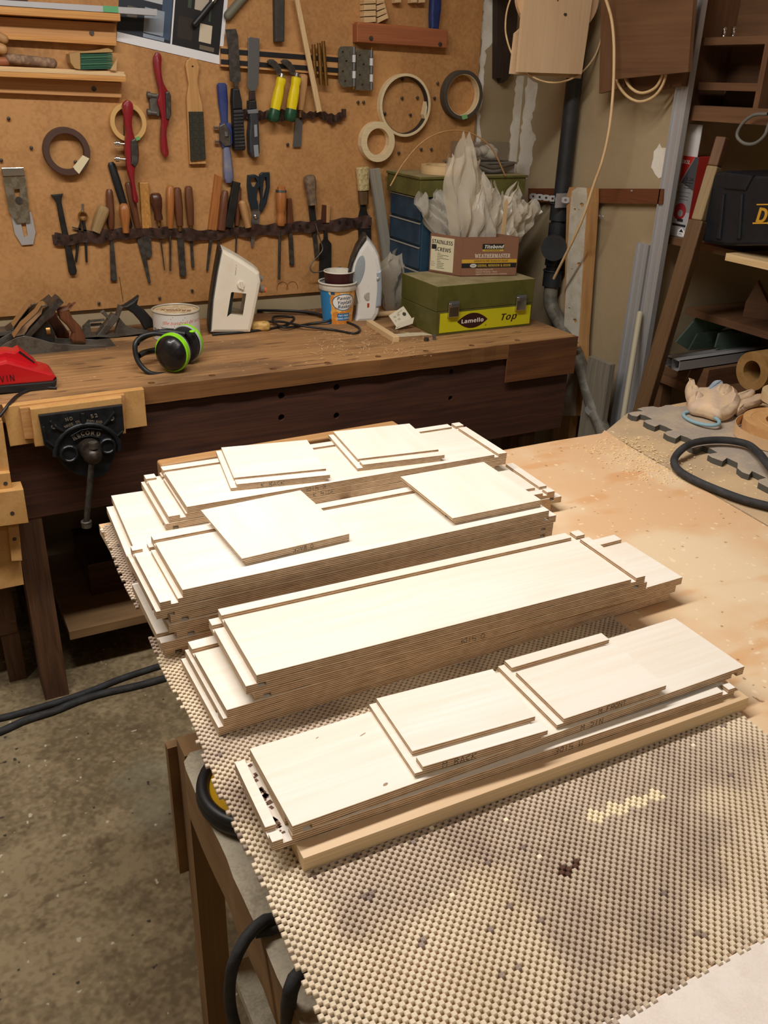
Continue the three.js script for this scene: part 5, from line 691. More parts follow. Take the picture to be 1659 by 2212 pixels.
strap('long wavy leather strap holding the row of hand tools', [[118, 504], [160, 506], [215, 497], [300, 492], [380, 492], [440, 497], [480, 497], [540, 487], [600, 483], [650, 479], [720, 474], [800, 466]], [[120, 532], [160, 527], [215, 524], [290, 514], [380, 515], [440, 521], [480, 515], [540, 510], [600, 508], [650, 502], [720, 499], [800, 491]], 5, [[128, 515], [154, 514], [208, 502], [230, 510], [254, 505], [330, 500], [352, 500], [375, 497], [397, 498], [443, 502], [465, 508], [500, 497], [520, 493], [580, 489], [634, 487], [648, 488], [664, 486], [733, 479], [749, 479], [765, 478]]);
strap('short leather strap sagging under the yellow knives', [[522, 236], [560, 240], [600, 238], [635, 236], [655, 243], [690, 240], [725, 247], [742, 238]], [[522, 258], [560, 258], [600, 262], [635, 256], [660, 258], [690, 255], [720, 268], [747, 252]], 9, [[640, 243], [720, 257]]);

// ---------- tools and rolls hung above the strap ----------
const onBoard = (name, label, cat, px, py, group) => thing(name, label, cat, onZ(px, py, ZP), 0, group);
const s1 = sub(0, 0, 2.963), s2 = sub(0, 340, 2.963), s3 = sub(420, 0, 3.95), s5 = sub(740, 0, 3.19);
const wall = (t, q) => (nm, pts, z, d, m, o = {}) => obj(nm, under(t, pz(q(pts), zb(z), d, { ...o, holes: (o.holes || []).map(q) })), m, t);
{
  // plane iron
  let t = onBoard('plane_iron', 'spare plane iron with slotted cap hanging at the board edge', 'plane iron', 40, 526), w = wall(t, s2);
  w('blade', [[70, 360], [200, 350], [228, 480], [212, 556], [140, 562], [95, 490]], 0.006, 0.004, MT.alu, { holes: [[[135, 425], [165, 420], [178, 500], [155, 512]]] });
  w('cap_iron', [[8, 70], [150, 66], [165, 140], [195, 415], [105, 420], [60, 350], [30, 180]], 0.012, 0.004, std({ map: spotTex(0x97907f, 0x6c6048, 118, { size: [0.06, 0.06], w: 128, h: 128 }), roughness: 0.4, metalness: 0.7 }), { holes: [[[92, 205], [125, 200], [130, 250], [95, 255]]] });
  w('cap_bend', [[10, 68], [150, 64], [160, 115], [20, 120]], 0.016, 0.005, MT.chrome, { bevel: 0.001 });
  const p = flatAt(t, 122 / 2.963, 340 + 275 / 2.963, zb(0.013)); obj('screw', cyl(0.009, 0.009, 0.006, 20).rotateX(Math.PI / 2).translate(p.x, p.y, p.z), MT.dsteel, t);
}
function roll(name, label, px, py, ro, ri, depth, m, group, tilt = 0) { const c = onZ(px, py, zb(0)), s = onZ(px, py + 1, ZP).distanceTo(c); const t = thing(name, label, 'roll', c, 0, group); obj('coil', ringGeo(ri * s, ro * s, depth, 72).translate(0, 0, 0.0005), m, t); return { t, s }; }
{
  const RG = 'rolls of edge banding on the board', spiral = std({ map: woodTex(0xe6d5ae, 0xc6a878, 119, { size: [0.3, 0.02], lines: 8 }), roughness: 0.6 });
  let r = roll('banding_coil', 'dark brown roll of edge banding with a cream tape tab', 141.5, 326, 51.5, 38.5, 0.024, col(0x4d352c, 0.55), RG);
  wall(r.t, s1)('tape_tab', [[468, 1068], [530, 993], [572, 1015], [506, 1114], [478, 1085]], 0.0262, 0.001, col(0xe2d5ae, 0.7));
  r = roll('masking_tape', 'cream roll of masking tape behind the red spokeshave', 274, 264, 42, 31.5, 0.02, col(0xd2a868, 0.6), RG); wall(r.t, s1)('green_tab', [[862, 885], [890, 870], [900, 892], [872, 902]], 0.0215, 0.001, col(0x6fae6c, 0.6));
  r = roll('banding_coil', 'largest pale coil of wood banding with a dark inside', 868.5, 227.5, 68, 62, 0.024, spiral, RG); obj('dark_lining', ringGeo(60.5 * r.s, 62 * r.s, 0.022, 72).translate(0, 0, 0.0006), col(0x2c2826, 0.6), r.t); wall(r.t, s5)('loose_end', [[560, 790], [578, 700], [584, 740], [572, 832]], 0.024, 0.02, spiral);
  roll('banding_coil', 'small thick pale coil of wood banding', 809, 305.5, 43.5, 29, 0.026, spiral, RG);
  r = roll('banding_coil', 'dark grey coil of edge banding with a green tape end', 991, 205, 53, 45, 0.03, col(0x4c453c, 0.6), RG); obj('pale_lining', ringGeo(43.5 * r.s, 45 * r.s, 0.028, 72).translate(0, 0, 0.0006), spiral, r.t); wall(r.t, s5)('green_tab', [[820, 795], [858, 788], [862, 815], [828, 825]], 0.0316, 0.001, col(0x7fb877, 0.6));
}
{
  // red spokeshaves
  const red = phy({ map: spotTex(0x8e1420, 0x6a2a2c, 120, { size: [0.12, 0.12], f: 3, w: 128, h: 128, coarse: 0.5 }), roughness: 0.35, clearcoat: 0.3 });
  let t = onBoard('red_spokeshave', 'red spokeshave hanging clear of the tape roll', 'spokeshave', 362, 340, 'spokeshaves on the board'), w = wall(t, s1);
  w('body', [[985, 375], [1010, 330], [1034, 352], [1036, 450], [1050, 530], [1080, 590], [1092, 680], [1086, 765], [1070, 840], [1076, 930], [1082, 990], [1062, 1010], [1036, 975], [1030, 850], [1036, 770], [1022, 700], [1008, 650], [1020, 600], [1000, 500]], 0.022, 0.016, red, { bevel: 0.005, smooth: true });
  w('blade_cap', [[1060, 590], [1082, 582], [1096, 610], [1098, 735], [1085, 770], [1066, 760]], 0.028, 0.018, MT.dsteel, { bevel: 0.003 }); w('bracket', [[955, 610], [1015, 600], [1030, 650], [1020, 745], [965, 735]], 0.014, 0.012, MT.iron, { bevel: 0.002 });
  for (const y of [612, 722]) { const p = flatAt(t, 975 / 2.963, y / 2.963, zb(0.012)); obj('thumbscrew', [cyl(0.006, 0.006, 0.022, 14).rotateZ(1.5).translate(p.x, p.y, p.z), cyl(0.009, 0.009, 0.008, 14).rotateZ(1.5).translate(p.x - 0.01, p.y + 0.001, p.z)], MT.iron, t); }
  t = onBoard('red_spokeshave', 'red spokeshave hanging across the cream tape roll', 'spokeshave', 293, 438, 'spokeshaves on the board'); w = wall(t, s1);
  w('body', [[788, 668], [822, 640], [853, 668], [848, 800], [868, 890], [890, 940], [888, 1040], [868, 1080], [868, 1180], [888, 1280], [884, 1300], [862, 1296], [842, 1180], [818, 1100], [805, 1010], [800, 940], [806, 860], [796, 760]], 0.04, 0.018, red, { bevel: 0.005, smooth: true });
  w('blade_cap', [[840, 900], [866, 885], [886, 920], [888, 1035], [868, 1072], [842, 1050]], 0.046, 0.018, MT.dsteel, { bevel: 0.003 });
  w('spacer', [[800, 690], [840, 690], [840, 1000], [805, 1000]], 0.024, 0.0238, MT.black);
  for (const y of [920, 1018]) { const p = flatAt(t, 770 / 2.963, y / 2.963, zb(0.03)); obj('thumbscrew', [cyl(0.004, 0.004, 0.034, 14).rotateZ(1.5).translate(p.x, p.y, p.z), cyl(0.008, 0.008, 0.01, 14).rotateZ(1.5).translate(p.x - 0.008, p.y + 0.001, p.z)], MT.chrome, t); }
  // blue spokeshave
  t = hung('blue_spokeshave', 'worn blue spokeshave with a grey lever cap', 'spokeshave', [476, 179], [492, 396], 'spokeshaves on the board');
  const blue = phy({ map: spotTex(0x2b3a78, 0x4b5580, 121, { size: [0.1, 0.1], f: 3, w: 128, h: 128, coarse: 0.6 }), roughness: 0.4 }), pale = std({ map: spotTex(0x6f7494, 0x9a8f8c, 122, { size: [0.08, 0.08], f: 3, w: 128, h: 128 }), roughness: 0.5 });
  t.lat('upper_handle', [[0, 7], [4, 10.5], [40, 10.5], [70, 8], [86, 7]], blue, { flat: 0.7 }); t.lat('lower_handle', [[136, 7], [150, 9], [185, 11], [205, 11], [215, 7]], pale, { flat: 0.7 }); t.plate('body', [[-9, 84], [12, 84], [14, 100], [13, 128], [8, 138], [-8, 138], [-12, 125]], 0.016, blue, { bevel: 0.002 }); t.plate('lever_cap', [[-15, 90], [-2, 84], [9, 104], [8, 132], [-5, 134], [-14, 122]], 0.008, MT.iron, { bevel: 0.002, z: 0.014 }); t.lat('cap_screw', [[102, 5], [112, 5]], MT.steel, { z: 0.018, flat: 0.6 }); t.plate('thumbscrew', [[-24, 90], [-15, 90], [-15, 98], [-24, 98]], 0.01, MT.chrome, { z: 0.004, bevel: 0.002 }); t.plate('thumbscrew', [[-24, 120], [-15, 120], [-15, 128], [-24, 128]], 0.01, MT.chrome, { z: 0.004, bevel: 0.002 });
  // file card
  t = onBoard('file_card', 'wooden paddle with a dark wire pad for cleaning files', 'file card', 428, 355); w = wall(t, s1);
  w('paddle', [[1188, 420], [1195, 390], [1225, 368], [1262, 380], [1276, 430], [1266, 520], [1278, 600], [1298, 680], [1322, 1050], [1216, 1052], [1198, 690], [1196, 630], [1208, 540]], 0.014, 0.013, std({ map: woodTex(0xcf9f64, 0x9a6c3c, 123, { size: [0.3, 0.06], lines: 8 }), roughness: 0.5 }), { bevel: 0.002, holes: [circ(1233, 425, 11, 12)] });
  w('wire_pad', [[1210, 715], [1302, 715], [1318, 1020], [1222, 1030]], 0.02, 0.0062, std({ map: spotTex(0x3c3a2c, 0x26261f, 124, { size: [0.02, 0.02], w: 128, h: 128 }), roughness: 0.95 }));
}
{
  // magnetic rack
  let t = onBoard('magnetic_rack', 'wooden tool rack with two dark magnetic rails', 'tool rack', 610, 150), w = wall(t, s3);
  w('rack_body', [[228, 393], [1225, 472], [1225, 645], [228, 568]], 0.016, 0.0158, WD.pine, { bevel: 0.001 }); w('rail', [[228, 412], [1225, 490], [1225, 530], [228, 455]], 0.0185, 0.005, PL.black); w('rail', [[228, 505], [1225, 580], [1225, 620], [228, 545]], 0.0185, 0.005, PL.black); w('pocket', [[948, 600], [1000, 604], [1000, 710], [960, 705]], 0.012, 0.011, WD.brown);
  const rk = 'held by the rack';
  // pull saw style chisels
  t = onBoard('wood_float', 'wide steel blade tool with a ribbed black grip', 'float', 517, 326); w = wall(t, s3);
  w('blade', [[268, 250], [355, 245], [372, 300], [396, 650], [395, 690], [372, 708], [375, 745], [345, 745], [338, 705], [305, 688], [290, 400]], 0.0245, 0.005, MT.dsteel, { bevel: 0.0008 });
  w('grip_neck', [[330, 755], [385, 752], [410, 870], [412, 930], [330, 935], [325, 860]], 0.03, 0.025, PL.black, { bevel: 0.004 }); w('grip', [[332, 935], [415, 930], [440, 1270], [430, 1285], [352, 1288], [345, 1270]], 0.028, 0.0275, PL.black, { bevel: 0.004 });
  for (let i = 0; i < 11; i++) { const y = 950 + i * 29, x = 334 + i * 1.4; w('rib', [[x, y], [x + 84, y - 6], [x + 85, y + 10], [x + 1, y + 16]], 0.0305, 0.006, PL.rubber, { bevel: 0.001 }); }
  t = onBoard('wood_float', 'steel blade tool with a grey and black moulded handle', 'float', 549, 340); w = wall(t, s3);
  w('blade', [[460, 322], [470, 315], [556, 328], [556, 520], [546, 720], [522, 775], [480, 778], [455, 742]], 0.0245, 0.005, MT.steel, { bevel: 0.0008 }); w('neck', [[475, 780], [518, 778], [526, 852], [472, 856]], 0.022, 0.012, col(0x3b2a2a, 0.4), { bevel: 0.002 }); w('clamp', [[468, 860], [530, 855], [536, 932], [466, 936]], 0.026, 0.024, PL.black, { bevel: 0.003 });
  w('grip', [[466, 935], [536, 930], [552, 1010], [556, 1120], [562, 1300], [548, 1342], [500, 1346], [476, 1300], [470, 1150], [478, 1040]], 0.03, 0.0295, col(0x34363a, 0.5), { bevel: 0.005 }); w('grip_inlay', [[510, 1065], [535, 1062], [540, 1165], [514, 1170]], 0.0312, 0.004, col(0x8e9297, 0.4), { bevel: 0.001 }); w('grip_collar', [[452, 940], [540, 930], [548, 965], [460, 972]], 0.0312, 0.006, col(0x777b80, 0.4), { bevel: 0.001 }); w('grip_tail', [[505, 1240], [545, 1235], [552, 1335], [515, 1342]], 0.0312, 0.004, col(0x8e9297, 0.4), { bevel: 0.001 });
  // yellow hooked knives
  for (const [dx, top, btm, lab] of [[0, [705, 660], [628, 1035], 'yellow-handled hooked knife with a green butt, beside the grey saw grip'], [118, [832, 655], [770, 1035], 'yellow-handled hooked knife with a green butt, beside the wooden putty knife']]) {
    const P = (q) => [420 + q[0] / 3.95, q[1] / 3.95]; const k = hung('hooked_knife', lab, 'knife', P(top), P(btm), 'yellow hooked knives');
    k.lat('handle', [[0, 6], [2, 9.5], [10, 10], [18, 9], [30, 10], [50, 11], [70, 10]], phy({ color: 0xe8cf16, roughness: 0.4 }), { z: 0.02 }); k.lat('butt', [[69, 10.5], [76, 12], [90, 12.5], [96, 9]], phy({ color: 0x1d4a30, roughness: 0.4 }), { z: 0.018 }); k.lat('ferrule', [[-8, 5.5], [1, 6]], MT.chrome, { z: 0.024 });
    k.updateMatrixWorld(true); const inv = k.matrixWorld.clone().invert(); obj('blade', pz(s3([[618, 522], [640, 505], [672, 506], [705, 530], [738, 578], [748, 622], [738, 640], [700, 636], [694, 598], [660, 562], [634, 545]].map(([x, y]) => [x + dx, y])), zb(0.034), 0.004, { bevel: 0.0006 }).applyMatrix4(inv), MT.dsteel, k);
  }
  t = hung('putty_knife', 'putty knife with a plain wooden handle in the upper strap', 'putty knife', [650, 160], [639, 318]); t.lat('handle', [[0, 6], [4, 9], [25, 9.5], [55, 8], [76, 6]], WD.tan, { z: 0.004 }); t.lat('ferrule', [[76, 4], [92, 4]], MT.brass, { z: 0.01 }); t.plate('blade', [[-7, 92], [8, 92], [9, 156], [-9, 158]], 0.003, MT.steel, { z: 0.006 });
  single('wood_strip', pz(s3([[846, -60], [884, -60], [1086, 945], [1047, 962]]), zb(0.036), 0.005), WD.pale, 'long thin pale wood strip slanting across the rack', 'strip');
  for (const [x0, y0, x1, y1, lab] of [[1016, 378, 1028, 660, 'brass rod nearest the slanting strip'], [1062, 366, 1082, 722, 'brass rod in the middle of the three'], [1098, 350, 1126, 732, 'brass rod nearest the door hinges']]) { const a = onZ(420 + x0 / 3.95, y0 / 3.95, zb(0.024)), b = onZ(420 + x1 / 3.95, y1 / 3.95, zb(0.024)), d = a.clone().sub(b), L = d.length(); const g = [cyl(0.0055, 0.0055, L, 14)]; for (let i = 1; i < 5; i++) g.push(cyl(0.0062, 0.0062, L * 0.14, 14).translate(0, -L / 2 + L * i / 5, 0)); const m = single('brass_rod', g, MT.brass, lab, 'rod', a.clone().add(b).multiplyScalar(0.5), 0, 'brass rods on the rack'); m.rotation.z = -Math.atan2(d.x, d.y); }
  // butt hinges
  const hinge = (lab, leaf, bx, y0, y1, wx) => { const h = onBoard('door_hinge', lab, 'hinge', 420 + leaf[0][0] / 3.95, y1 / 3.95, 'door hinges on the rack'), v = wall(h, s3); const xs = leaf.map((p) => p[0]), cx = (Math.min(...xs) + Math.max(...xs)) / 2 - 8, ht = y1 - y0; v('leaf', leaf, 0.024, 0.003, std({ map: spotTex(0x8b8878, 0x6f6c60, 125, { size: [0.05, 0.05], w: 128, h: 128 }), roughness: 0.4, metalness: 0.7 }), { holes: [[-14, 0.14], [18, 0.36], [-14, 0.62], [8, 0.86]].map(([dx, f]) => circ(cx + dx, y0 + ht * f, 9, 12)) });
    v('support', [[cx - 20, y0 + 20], [cx + 20, y0 + 20], [cx + 20, y0 + 60], [cx - 20, y0 + 60]], 0.0208, 0.0205, PL.black);
    for (let i = 0; i < 5; i++) { const a = onZ(420 + bx / 3.95, (y0 + ht * (i + 0.04) / 5) / 3.95, zb(0.026)), b = onZ(420 + bx / 3.95, (y0 + ht * (i + 0.96) / 5) / 3.95, zb(0.026)); const L = a.distanceTo(b), c = a.add(b).multiplyScalar(0.5).sub(h.position); obj('knuckle', cyl(0.0052, 0.0052, L, 16).translate(c.x, c.y, c.z), i % 2 ? col(0xd6d8da, 0.35) : MT.steel, h); }
    const p = onZ(420 + bx / 3.95, (y0 - 18) / 3.95, zb(0.026)), q = onZ(420 + bx / 3.95, (y1 + 22) / 3.95, zb(0.026)), c = p.clone().add(q).multiplyScalar(0.5).sub(h.position); obj('pin', cyl(0.003, 0.003, p.distanceTo(q), 12).translate(c.x, c.y, c.z), MT.brass, h); };
  hinge('grey door hinge with rounded corners', [[1230, 420], [1250, 396], [1346, 396], [1346, 740], [1262, 740], [1230, 700]], 1362, 396, 740); hinge('brassy door hinge with square corners', [[1386, 424], [1494, 424], [1492, 770], [1374, 766]], 1510, 424, 770);
  single('black_rubber_bar', pz(s3([[686, -80], [775, -80], [772, 352], [748, 360], [692, 358]]), zb(0.022), 0.0218, { bevel: 0.004 }), std({ map: spotTex(0x45423a, 0x33312c, 126, { size: [0.1, 0.1], w: 128, h: 128 }), roughness: 0.8 }), 'dark flat bar hanging from the top of the board', 'bar');
  const rod = (name, pts, z, r, m, label, cat) => single(name, capTube(pts.map(([x, y]) => onZ(x, y, zb(z))), r, { seg: 8, rs: 14 }).flat(), m, label, cat);
  rod('grey_dowel', [[492, 34], [511, 12], [535, -16]], 0.012, 0.0115, col(0x6e6a58, 0.6), 'grey-green round rod beside the pinned photo print', 'rod');
  t = onBoard('hex_driver', 'black rod tool with a chrome collar in front of the photo print', 'driver', 420, 50); const P0 = [[420, 52], [440, 28], [458, 6]].map(([x, y]) => flatAt(t, x, y, zb(0.014))); obj('grip', capTube(P0, 0.0075, { seg: 8, rs: 14 }), PL.black, t); const P1 = [[457, 7], [468, -8], [490, -34]].map(([x, y]) => flatAt(t, x, y, zb(0.014))); obj('collar', capTube(P1, 0.0068, { seg: 8, rs: 14 }), MT.chrome, t);
}
// ---------- ledges, print and things at the top ----------
{
  const ledge = (label, front, cleat, px, py) => { const t = onBoard('wall_ledge', label, 'shelf', px, py), w = wall(t, s1); w('plank', front, 0.062, 0.0618, WD.fir, { bevel: 0.001 }); w('cleat', cleat, 0.02, 0.0198, WD.pine, { bevel: 0.001 }); return [t, w]; };
  let [t, w] = ledge('upper wooden wall ledge carrying the metal straightedge', [[-200, 26], [770, 84], [772, 136], [-200, 78]], [[-200, 95], [745, 150], [745, 293], [-200, 235]], 125, 100); w('lip', [[-200, 205], [745, 262], [745, 292], [-200, 236]], 0.026, 0.006, WD.fir); obj('screw', [cyl(0.006, 0.006, 0.004, 14).rotateX(Math.PI / 2).translate(...flatAt(t, 198, 71, zb(0.021)).toArray())], MT.dsteel, t);
  [t, w] = ledge('lower wooden wall ledge carrying the green paper block', [[-200, 447], [806, 490], [808, 526], [-200, 482]], [[-200, 480], [780, 528], [778, 626], [-200, 585]], 125, 210); w('thin_strip', [[-200, 414], [795, 459], [795, 474], [-200, 430]], 0.05, 0.012, WD.pale); w('thin_strip', [[-200, 430], [520, 452], [800, 476], [806, 489], [-200, 446]], 0.062, 0.058, WD.pale); obj('screw', [cyl(0.006, 0.006, 0.004, 14).rotateX(Math.PI / 2).translate(...flatAt(t, 203, 192, zb(0.021)).toArray())], MT.dsteel, t);
  t = onBoard('straightedge', 'long grey metal straightedge with a strip of green tape', 'straightedge', 150, 30); w = wall(t, s1); w('bar', [[-150, -10], [1005, 58], [1006, 100], [-150, 24]], 0.064, 0.03, MT.alu); w('green_tape', [[660, 36], [757, 42], [757, 82], [660, 76]], 0.0648, 0.0315, col(0x5fa873, 0.6)); w('rest', [[700, 60], [760, 62], [760, 84], [700, 80]], 0.05, 0.049, WD.pine);
  single('brown_pad', pz(s1([[-60, -40], [170, -30], [180, 8], [-60, -6]]), zb(0.05), 0.04, { bevel: 0.003 }), WD.brown, 'dark brown pieces lying behind the straightedge', 'offcut');
  t = onBoard('paper_block', 'block of green sheets in a torn cardboard sleeve on the ledge', 'paper block', 200, 148); w = wall(t, s1); for (let i = 0; i < 8; i++) w('sheet', [[512 + i % 3 * 3, 334 + i * 14], [718 - i % 2 * 4, 326 + i * 14.6], [722, 338 + i * 14.6], [514, 347 + i * 14]], 0.055 + 0.0012 * (i % 3), 0.05, [col(0x2f5e48, 0.8), col(0x24503c, 0.8), col(0x3a6a4c, 0.8)][i % 3]); w('sleeve', [[445, 345], [512, 330], [515, 445], [480, 438], [452, 400]], 0.056, 0.05, col(0xb08c5a, 0.85)); w('sleeve', [[512, 330], [640, 318], [690, 308], [722, 322], [720, 334], [512, 340]], 0.058, 0.054, col(0xb08c5a, 0.85)); w('torn_flap', [[705, 448], [750, 372], [745, 452]], 0.058, 0.004, col(0xc2a070, 0.85));
  const stick = (lab, a, b, r, m) => single('scrap_stick', capTube([a, [(a[0] + b[0]) / 2, (a[1] + b[1]) / 2], b].map(([x, y]) => onZ(x / 2.963, y / 2.963, zb(0.03))), r, { seg: 8, rs: 12 }).flat(), m, lab, 'stick');
  stick('spattered round stick lying on the lower ledge', [62, 375], [335, 405], 0.012, std({ map: spotTex(0xa08468, 0x5e4436, 127, { size: [0.06, 0.06], w: 128, h: 128 }), roughness: 0.8 })); stick('pale rounded end of a stick resting above the spattered one', [-40, 215], [25, 250], 0.011, WD.tan); stick('stub of tan wood stacked at the ledge end', [-40, 295], [15, 315], 0.013, WD.tan); stick('reddish stub of wood lying on the lower ledge', [-40, 395], [35, 395], 0.0105, WD.redwood);
  // pinned print
  const BL = onZ(746 / 2.963, 262 / 2.963, zb(0.002)), BR = onZ(1406 / 2.963, 412 / 2.963, zb(0.002)), TR = onZ(1437 / 2.963, -60 / 2.963, zb(0.002)), W = BL.distanceTo(BR) * 1.02, hh = BR.distanceTo(TR) * 1.15;
  const pt = thing('photo_print', 'white-bordered sheet with two dark interior photographs pinned to the board', 'print', BL.clone()); pt.rotation.z = Math.atan2(BR.y - BL.y, BR.x - BL.x);
  const pm = printed('sheet', W, hh, canvasTex(768, 700, (x, w2, h2) => { x.fillStyle = '#e4e4e6'; x.fillRect(0, 0, w2, h2); x.fillStyle = '#1c2430'; x.fillRect(0, 0, 376, h2 - 74); x.fillStyle = '#0f0f12'; x.fillRect(388, 0, 352, h2 - 74); x.fillStyle = '#3a4e66'; x.fillRect(120, 60, 150, 150); x.fillRect(300, 200, 70, 400); x.fillStyle = '#b9bcc0'; x.fillRect(150, 90, 150, 240); x.fillStyle = '#8f99a6'; x.fillRect(180, 380, 140, 200); x.fillStyle = '#5c5148'; x.fillRect(60, 400, 70, 90); x.fillStyle = '#8c98a8'; x.fillRect(180, 590, 150, 30); x.fillStyle = '#b8ad9a'; x.fillRect(530, 130, 100, 170); x.fillStyle = '#cfc2aa'; x.fillRect(580, 400, 92, 150); x.fillStyle = '#3d4a3a'; x.fillRect(480, 60, 26, 240); x.fillRect(640, 110, 14, 260); x.fillStyle = '#6b5f50'; x.fillRect(590, 575, 110, 36); x.fillStyle = '#2a2018'; x.fillRect(420, 380, 110, 180); }), pt, { rough: 0.5 }); pm.position.set(W / 2, hh / 2, 0);
  // rail with kerfed blocks, blue brush, offcuts
  t = onBoard('wooden_rail', 'reddish wooden rail screwed to the board above the hinges', 'rail', 868, 104); w = wall(t, s5); w('bar', [[100, 165], [115, 150], [165, 152], [720, 205], [728, 225], [722, 332], [100, 290]], 0.032, 0.0318, WD.redwood, { bevel: 0.003 }); for (const [x, y] of [[196, 264], [672, 305]]) obj('screw', cyl(0.006, 0.006, 0.004, 12).rotateX(Math.PI / 2).translate(...flatAt(t, 740 + x / 3.19, y / 3.19, zb(0.033)).toArray()), MT.dsteel, t);
  const kerf = (lab, cells) => { const k = onBoard('kerfed_block', lab, 'block', 740 + cells[0][0][0] / 3.19, 48), v = wall(k, s5); for (const c of cells) v('segment', c, 0.03, 0.0295, WD.pale, { bevel: 0.001 }); const xs = cells.flat(); v('spine', [cells[0][0], cells[0][1], cells[cells.length - 1][2], cells[cells.length - 1][3]], 0.012, 0.0118, WD.pale); };
  kerf('straight block with saw kerfs standing on the rail', [0, 1, 2, 3].map((i) => [[150, -10 + i * 43], [230, -13 + i * 43], [231, 22 + i * 43], [150, 27 + i * 43]])); kerf('curved block with saw kerfs leaning beside the straight one', [0, 1, 2, 3].map((i) => [[236 + i * 2, -4 + i * 43], [282 + i * 9, -14 + i * 36], [290 + i * 9, 16 + i * 36], [238 + i * 2, 30 + i * 43]]));
  single('blue_tube', pz(s5([[618, -60], [690, -60], [686, 60], [668, 205], [612, 205], [610, 100]]), zb(0.03), 0.022, { bevel: 0.008 }), std({ map: spotTex(0x22346e, 0x182650, 128, { size: [0.05, 0.05], w: 128, h: 128 }), roughness: 0.5 }), 'blue ribbed tube standing on the reddish rail', 'tube');
  [[360, 'first small pale offcut at the top of the board'], [470, 'middle small pale offcut at the top of the board'], [525, 'last small pale offcut at the top of the board']].forEach(([x, l], i) => single('pale_offcut', pz(s5([[x, -60], [x + 48, -60], [x + 46, 18], [x + 4, 20]]), zb(0.025), 0.0248, { bevel: 0.002 }), WD.pale, l, 'offcut'));
}

